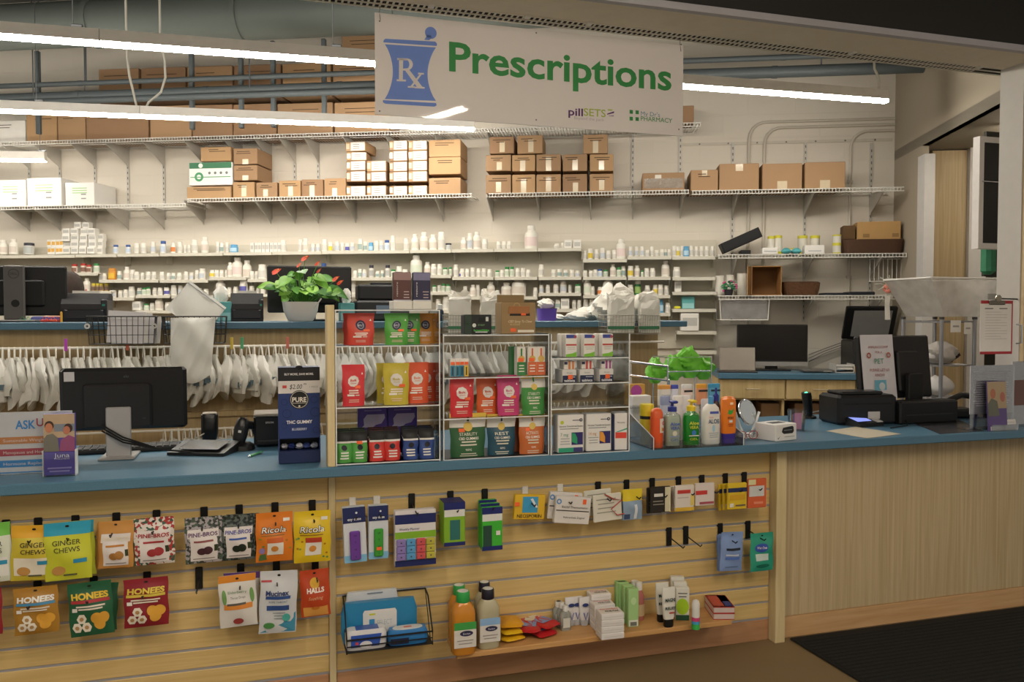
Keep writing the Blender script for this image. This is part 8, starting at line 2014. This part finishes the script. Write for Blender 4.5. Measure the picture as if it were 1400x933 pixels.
for t, F, w, h in pack3('black and cream', (890, 666, 917, 701), 2, '26221e', (('cfc8a8', .2, .02, .48, .98), ('d0ccc4', -.35, .62, .1, .74), ('8a847a', -.4, .3, .15, .34), ('8a847a', -.4, .42, .1, .46))): pass
for t, F, w, h in pack3('white and yellow', (923, 664, 949, 699), 3, 'd8cfc6', (('d8b03a', -.5, 0, .5, .14), ('c8443a', -.38, .68, .3, .82), ('b8b0aa', -.38, .5, .2, .54), ('e0c86a', .3, .2, .5, .6)), (-3, .5)): text(t, F, 'Blistex', 'b83a3a', -w * .04, h * .75, h * .1, w=w * .5, k=3)
for t, F, w, h in pack3('pink and white', (951, 661, 977, 692), 1, 'd6cbc4', (('c8403a', -.5, .5, .1, .68), ('a8505a', -.3, .08, .45, .18))): pass
for t, F, w, h in pack3('yellow and navy', (995, 661, 1021, 697), 3, 'd8b82c', (('24305a', -.5, .66, .5, .82), ('dcdad0', -.4, .1, -.2, .24), ('d0a024', -.4, .36, .4, .56), ('6a5a4a', -.1, .12, .42, .18)), (-6, .5)): pass
for t, F, w, h in pack3('orange and white', (1023, 655, 1048, 695), 1, 'd06038', (('c9cbc8', -.46, .4, .36, .76), ('d8d2a0', -.5, .8, -.1, .98), ('e08a6a', -.2, .14, .3, .22))): pass
for i in range(3):
    t, S, w, h = hbag('periwinkle wipes pouch with dark band, %s from the front' % ORD[i], (984 - i * 1.5, 728 + i, 1014 - i * 2, 781 - i), '7f98c8', d=-.10 + i * .028, th=.022, group='wipes pouches', cat='pouch', name='wipes_pouch', seed=70 + i)
    if i == 0: patch(t, S, '1d2430', -w * .3, h * .54, w * .34, h * .6, k=3, nx=6, nz=1, name='dark_band'); patch(t, S, '5a7ac8', -w * .3, h * .3, w * .3, h * .37, k=3, nx=6, nz=1); patch(t, S, 'd0d6e4', -w * .3, h * .4, w * .25, h * .44, k=3, nx=6, nz=1); lines(t, S, '55688a', -w * .3, w * .3, h * .1, 1, .01, h * .02, k=3)
t, S, w, h = hbag('teal wipes pouch hung next to the end post', (1026, 729, 1057, 781), '2f9a80', d=-.10, th=.02, group='wipes pouches', cat='pouch', name='wipes_pouch', seed=75)
disc(t, S, '3a5ab0', -w * .05, h * .62, w * .28, h * .12, k=2, n=16); text(t, S, 'Wet Ones', 'e0d8e0', -w * .05, h * .63, h * .07, w=w * .4, k=4, bold=.02); patch(t, S, 'c8d8d0', -w * .3, h * .28, w * .25, h * .46, k=2, nx=5, nz=3, name='pale_panel'); disc(t, S, '176a58', 0, h * .14, w * .3, h * .05, k=2)
# ---------------------------------------------------------------- ledge with goods
zl = .188
sl0 = C.at(611, 880, 0)[0]; sl1 = C.on(1012, 855, zl)[0]
led = cthing(C, 'wall_ledge', 'wooden ledge low on the slatwall carrying bottles and small boxes', 'shelf', 0, 0, zl)
dl = C.on(615, 896, zl)[1]
B().rbox(sl0, sl1, dl, -.002, -.022, 0, .003).build('ledge_board', LEDGEW, led)
for px in (668, 962):
    s_ = C.col(px, .15, dl * .6)
    b = B(); pr = [(-.002, -.024), (dl * .85, -.024), (dl * .85, -.034), (-.002, -.10)]
    b.add([(s_ - .004, y, z) for y, z in pr] + [(s_ + .004, y, z) for y, z in pr], [(0, 1, 2, 3), (7, 6, 5, 4)] + [(i, i + 4, (i + 1) % 4 + 4, (i + 1) % 4) for i in range(4)]); b.build('bracket', STEEL, led)
def lon(px, py): return C.on(px, py, zl)
def lk(px): return C.P(C.col(px, .3, -.1), -.1, 0).y / FPX
def mouthwash(label, px, py, hpx, wpx, liq, cap, band):
    s, d = lon(px, py); d = min(d, -.04); k = lk(px); h = hpx * k; r = wpx * k / 2
    t = cthing(C, 'mouthwash_bottle', label, 'bottle', s, d, zl + .0006, 'large rinse bottles')
    B().srect([(r * .9, r * .7, 0), (r, r * .76, .006), (r, r * .76, h * .64), (r * .96, r * .74, h * .7), (r * .72, r * .6, h * .79), (r * .5, r * .5, h * .83)], 22, 3).build('bottle_body', liq, t, smooth=True)
    B().lathe([(r * .56, h * .83), (r * .58, h * .84), (r * .56, h * .985), (r * .5, h)], 16).build('cap', mt(cap, .35), t, smooth=True); B().lathe([(r * .46, h), (r * .4, h + .001)], 14).build('cap_top', mt('d9d9d6', .4), t)
    S = lambda x, z, off=0.0: (x, -r * .78 - off, z)
    patch(t, S, 'd6d2cc', -r * .92, h * .13, r * .92, h * .5, nx=1, nz=1, name='pale_label'); patch(t, S, band, -r * .92, h * .42, r * .92, h * .54, nx=1, nz=1, k=2, name='label_band'); disc(t, S, '2c2a4a', r * .1, h * .36, r * .55, h * .045, k=3, name='oval_mark'); text(t, S, 'Swan', 'cfcfe0', r * .1, h * .36, h * .035, w=r * .6, k=4); lines(t, S, '9a9490', -r * .7, r * .7, h * .24, 2, h * .05, h * .015, k=3)
AMB = mt('c8842a', .12, var=.08, spec=.6); CLR = mt('b3ac90', .12, var=.06, spec=.6)
mouthwash('amber rinse bottle with green cap, front of two', 633, 892, 84, 33, AMB, '2f9a4a', '3f9a4a'); mouthwash('amber rinse bottle with green cap, behind the front one', 626, 872, 78, 30, AMB, '2f9a4a', '3f9a4a')
mouthwash('clear rinse bottle with dark cap, front of two', 667, 884, 80, 31, CLR, '1d1b2a', '8ab0d8'); mouthwash('clear rinse bottle with dark cap, behind the front one', 659, 866, 78, 28, CLR, '1d1b2a', '8ab0d8')
def lying(label, px, py, w, dep, h, col, seed, turn, group, z=0, band=None):
    s, d = lon(px, py)
    t = crumple('snack_bag', label, 'bag', C, s, min(d + dep * .3, -.05), zl + z, w, dep, h, mt(col, .3, var=.1), seed, group=group, turn=turn, p=5, amp=.06, n=20, m=8)
    if band: B().box(-w * .3, w * .3, -dep * .25, dep * .1, h * 1.02, h * 1.03).build('blue_band', mt(band, .4), t); B().box(-w * .2, w * .2, dep * .14, dep * .36, h * 1.02, h * 1.03).build('pale_mark', mt('d8cfb8', .4), t)
for i in range(3): lying('yellow drops bag lying on the ledge, %s from the bottom' % ORD[i], 700, 877 - i * 1, .10, .13, .022, ['d8aa1c', 'dcb424', 'd89a20'][i], 100 + i, 8 - 6 * i, 'yellow bags on the ledge', z=.024 * i)
for i, (px, py, z, tn) in enumerate(((742, 871, 0, 18), (728, 873, .024, -22), (744, 868, .026, 30))): lying('red bag with blue band lying on the ledge, %s of three' % ORD[i], px, py, .10, .15, .022, 'b8242a', 110 + i, tn, 'red bags on the ledge', z, '7f98c8')
for i in range(5):
    px, py = ((773, 862), (768, 858), (764, 855), (760, 852), (756, 849))[i]; s, d = lon(px, py); k = lk(px)
    t = cthing(C, 'sanitizer_bottle', 'small clear sanitizer bottle with white flip cap, %s from the front' % ORD[i], 'bottle', s, min(d, -.02), zl + .0006, 'clear sanitizer bottles')
    B().srect([(.021, .012, 0), (.0225, .0135, .004), (.0225, .0135, .07), (.012, .01, .082)], 18, 3).build('bottle_body', clear('sanitizer_film', 'dfe2dc', .3, .08, .6, milk=.28), t, smooth=True); B().lathe([(.0115, .08), (.0115, .102), (.010, .104)], 12).build('flip_cap', mt('d2d2ce', .4), t, smooth=True); patch(t, flat(-.0145), 'c8cbc6', -.015, .015, .015, .055, nx=1, nz=1)
for i, (px, py) in enumerate(((799, 855), (788, 850), (780, 846))):
    s, d = lon(px, py); t, S, w, h = tube_std('white lotion tube with navy oval, %s from the front' % ORD[i], px, min(d, -.03), 17, 40, 'dbd9da', 'b9bcc4', z=zl, k=lk(px), capat='bottom', group='white lotion tubes')
    disc(t, S, '24306a', 0, h * .74, w * .28, h * .06, k=4, name='oval_mark'); poly(t, S, '4a5aa8', [(-w * .22, h * .48), (-w * .12, h * .48), (0, h * .26), (w * .14, h * .48), (w * .22, h * .48), (0, h * .2)], k=4, name='v_mark')
def stackbox(nm, px, py, n, w, dep, h, col, turn, topc, z0=0, grp='white boxes with red lettering'):
    s, d = lon(px, py)
    for i in range(n):
        t, F = pbox('soap_carton', '%s, %s from the bottom' % (nm, ORD[i]), 'carton', C, s, min(d, -dep - .01), zl + i * (h + .0006), w, h, dep, col, turn=turn, group=grp)
        if i == n - 1:
            T = lambda x, y, off=0.0: (x, y, h + off + .0004)
            text(t, T, 'Grandpa', topc, 0, dep * .7, dep * .16, w=w * .8, bold=.02); text(t, T, 'PINE-TAR', '3a2a20', w * .05, dep * .35, dep * .2, w=w * .6, bold=.03)
        lines(t, F, 'c8c4c0', -w * .4, w * .4, h * .45, 1, .01, .002)
stackbox('white soap carton in the front stack', 838, 875, 4, .098, .07, .026, 'dcd8d6', -3, 'c8403a'); stackbox('white soap carton in the middle stack', 827, 862, 4, .09, .06, .026, 'dcd8d6', -3, 'c8403a'); stackbox('white soap carton in the rear stack', 817, 851, 5, .09, .06, .026, 'dcd8d6', -3, 'c8403a')
for i, (px, py) in enumerate(((866, 858), (860, 853), (853, 848), (846, 844))):
    s, d = lon(px, py); t, F = pbox('lotion_carton', 'light green carton on the ledge, %s from the front' % ORD[i], 'carton', C, s, min(d, -.03), zl, .046, .16, .03, '9fc886', group='light green cartons', turn=-6)
    if i == 0: patch(t, F, 'd8dcd2', -.02, .004, .02, .03, nx=1, nz=1, name='pale_foot'); patch(t, F, '6a6f68', -.014, .006, .014, .022, nx=1, nz=1, k=2, name='barcode'); disc(t, F, 'b9d8a4', 0, .11, .012, .016, k=2)
for i, (px, py) in enumerate(((873, 847), (864, 842))):
    s, d = lon(px, py); t = cthing(C, 'pink_bottle', 'pink liquid bottle with white cap behind the green cartons, %s' % ('front' if i == 0 else 'rear'), 'bottle', s, min(d, -.03), zl + .0006, 'pink liquid bottles')
    B().lathe([(.022, 0), (.024, .005), (.024, .10), (.012, .13)], 16).build('bottle_body', mt('b8706a', .25), t, smooth=True); B().lathe([(.015, .128), (.015, .16)], 14).build('cap', mt('dcdad6', .4), t, smooth=True); patch(t, cyl(.0243), 'c8b08a', -.02, .02, .02, .07, nx=6, nz=1)
for i, (px, py) in enumerate(((914, 857), (905, 850))):
    s, d = lon(px, py); t, S, w, h = tube_std('white cream tube standing on a black cap, %s' % ('front' if i == 0 else 'rear'), px, min(d, -.03), 20, 54, 'dcdad2', '151515', z=zl, k=lk(px), capat='bottom', group='tubes on black caps')
    text(t, S, 'MAGNI', '1d3a34', 0, h * .7, h * .08, w=w * .75, k=4, bold=.04); text(t, S, 'RELIEF', '1d3a34', 0, h * .5, h * .07, w=w * .8, k=4, bold=.04); patch(t, S, 'b0443a', -w * .1, h * .36, w * .28, h * .4, k=4, nx=2, nz=1)
for i, (px, py) in enumerate(((933, 849), (930, 845), (926, 841))):
    s, d = lon(px, py); t, F = pbox('remedy_carton', 'white and lime carton on the ledge, %s from the front' % ORD[i], 'carton', C, s, min(d, -.03), zl, .058, .14 + .012 * i, .03, 'd9d8d0', group='white and lime cartons', turn=-20)
    if i == 0: patch(t, F, '24503c', -.028, .001, .028, .024, nx=1, nz=1, name='dark_foot'); disc(t, F, 'a8d02c', 0, .06, .027, .035, name='lime_glow'); lines(t, F, '55524a', -.02, .02, .115, 2, .014, .004)
s, d = lon(951, 860); t = cthing(C, 'lip_balm', 'white capped stick with pink, blue and green bands near the ledge edge', 'stick', s, d, zl + .0006)
for nm, a, b_, c in (('green_foot', 0, .022, '3fae54'), ('blue_band', .022, .034, '3f9ac0'), ('pink_band', .034, .05, 'c8487a')): B().lathe([(.0175, a), (.0175, b_)], 16).build(nm, mt(c, .3), t, smooth=True)
B().lathe([(.0165, .05), (.0165, .105), (.012, .118), (.004, .122)], 16).build('white_cap', mt('dcdcd8', .35), t, smooth=True)
for i in range(2):
    s, d = lon(975, 838); t, F = pbox('bandage_carton', 'red-edged flat carton at the ledge end, %s' % ('lower' if i == 0 else 'upper'), 'carton', C, s, -.165, zl + i * .0276, .09, .027, .15, 'c8b8b4', turn=-16, group='red-edged cartons')
    for z in (.0, .024): B().box(-.0455, .0455, -.0005, .151, z, z + .003).build('red_edge', mt('b03a34', .5), t)
    if i: B().box(-.04, .005, .01, .14, .0271, .0276).build('red_top', mt('b8503f', .5), t); B().box(.01, .04, .01, .07, .0271, .0276).build('navy_top', mt('3a4280', .5), t)
# ---------------------------------------------------------------- wire tray of wipes
s0 = C.at(469, 880, 0)[0]; s1 = C.at(588, 872, -.1)[0]; zw = C.at(530, 884, -.12)[1]
WT = mt('1c1c1c', .45); t = cthing(C, 'wire_tray', 'black wire tray on the slatwall filled with wipes packs', 'tray', s0, 0, zw)
w = s1 - s0; dp = -.15
B().box(0, w, dp, -.002, 0, .003).build('tray_floor', WT, t); b = B()
for x in (0, w): b.tube([(x, -.004, .17), (x, dp * .4, .16), (x, dp, .05), (x, dp, 0), (x, -.004, 0)], .003, 6); b.tube([(x, -.004, .17), (x, dp * .7, .0)], .002, 5)
b.tube([(0, dp, .05), (w, dp, .05)], .0035, 6); b.tube([(0, dp, .025), (w, dp, .025)], .0025, 6); b.tube([(0, -.004, .17), (w, -.004, .17)], .003, 6); b.build('tray_wires', WT, t)
def wipes(label, px0, px1, d, z, h, dep, col, seed, rx=0.0, lid='dcdad4', mid=None, soft=4.5):
    a = C.col(px0, z, d); b_ = C.col(px1, z, d); w = b_ - a
    t = cthing(C, 'wipes_pack', label, 'wipes pack', (a + b_) / 2, d, z + .001, 'wipes packs in the wire tray', 0, rx)
    B().srect([(w * .47, dep * .42, 0), (w * .5, dep * .5, h * .25), (w * .5, dep * .5, h * .75), (w * .46, dep * .4, h)], 26, soft).build('pack_body', mt(col, .3, var=.08), t, smooth=True)
    return t, w
t, w = wipes('flat white wipes pack standing rearmost in the wire tray', 472, 545, -.02, zw + .003, .185, .022, 'c9cdd2', 1); lines(t, flat(-.012), '6f7a8a', -w * .1, w * .2, .175, 1, .01, .004)
t, w = wipes('large blue wipes pack standing in the wire tray', 466, 570, -.055, zw + .003, .155, .035, '2a7fae', 2)
F = flat(-.0185); poly(t, F, 'd6d6d4', [(-w * .2, .035), (-w * .22, .045), (-w * .22, .115), (-w * .2, .125), (w * .2, .125), (w * .22, .115), (w * .22, .045), (w * .2, .035)], name='white_lid'); patch(t, F, '3a8ac0', -w * .14, .06, -w * .07, .09, k=2, nx=1, nz=1); text(t, F, 'SELECT', 'a9b6c0', w * .06, .075, .02, w=w * .2, k=2); patch(t, F, 'c8c83a', -w * .14, .105, -w * .06, .112, k=2, nx=1, nz=1)
t, w = wipes('white and blue wipes pack lying front left in the wire tray', 472, 528, -.115, zw + .004, .075, .06, 'd6d6d8', 3); F = flat(-.031); poly(t, F, '2f55b0', [(-w * .38, .014), (w * .3, .014), (w * .36, .06), (-w * .38, .06)], name='blue_print'); disc(t, F, 'd6d6d8', -w * .02, .022, w * .15, .014, k=2); patch(t, F, 'c04a5a', -w * .28, .024, -w * .2, .034, k=2, nx=1, nz=1); B().box(-w * .25, w * .3, -.022, .022, .0752, .0768).build('lid_film', mt('3a5aa8', .3), t)
t, w = wipes('blue wipes pack with white lid lying front right in the wire tray', 530, 584, -.115, zw + .004, .058, .06, '2f78b8', 4); B().srect([(w * .38, .022, .0582), (w * .37, .021, .0605)], 24, 2.4).build('oval_lid', mt('d2d2d0', .35), t); patch(t, flat(-.031), '1c2440', -w * .46, .008, w * .0, .03, nx=1, nz=1, name='dark_print'); B().box(-w * .1, w * .1, -.006, .006, .0606, .061).build('orange_mark', mt('d06a4a', .4), t)
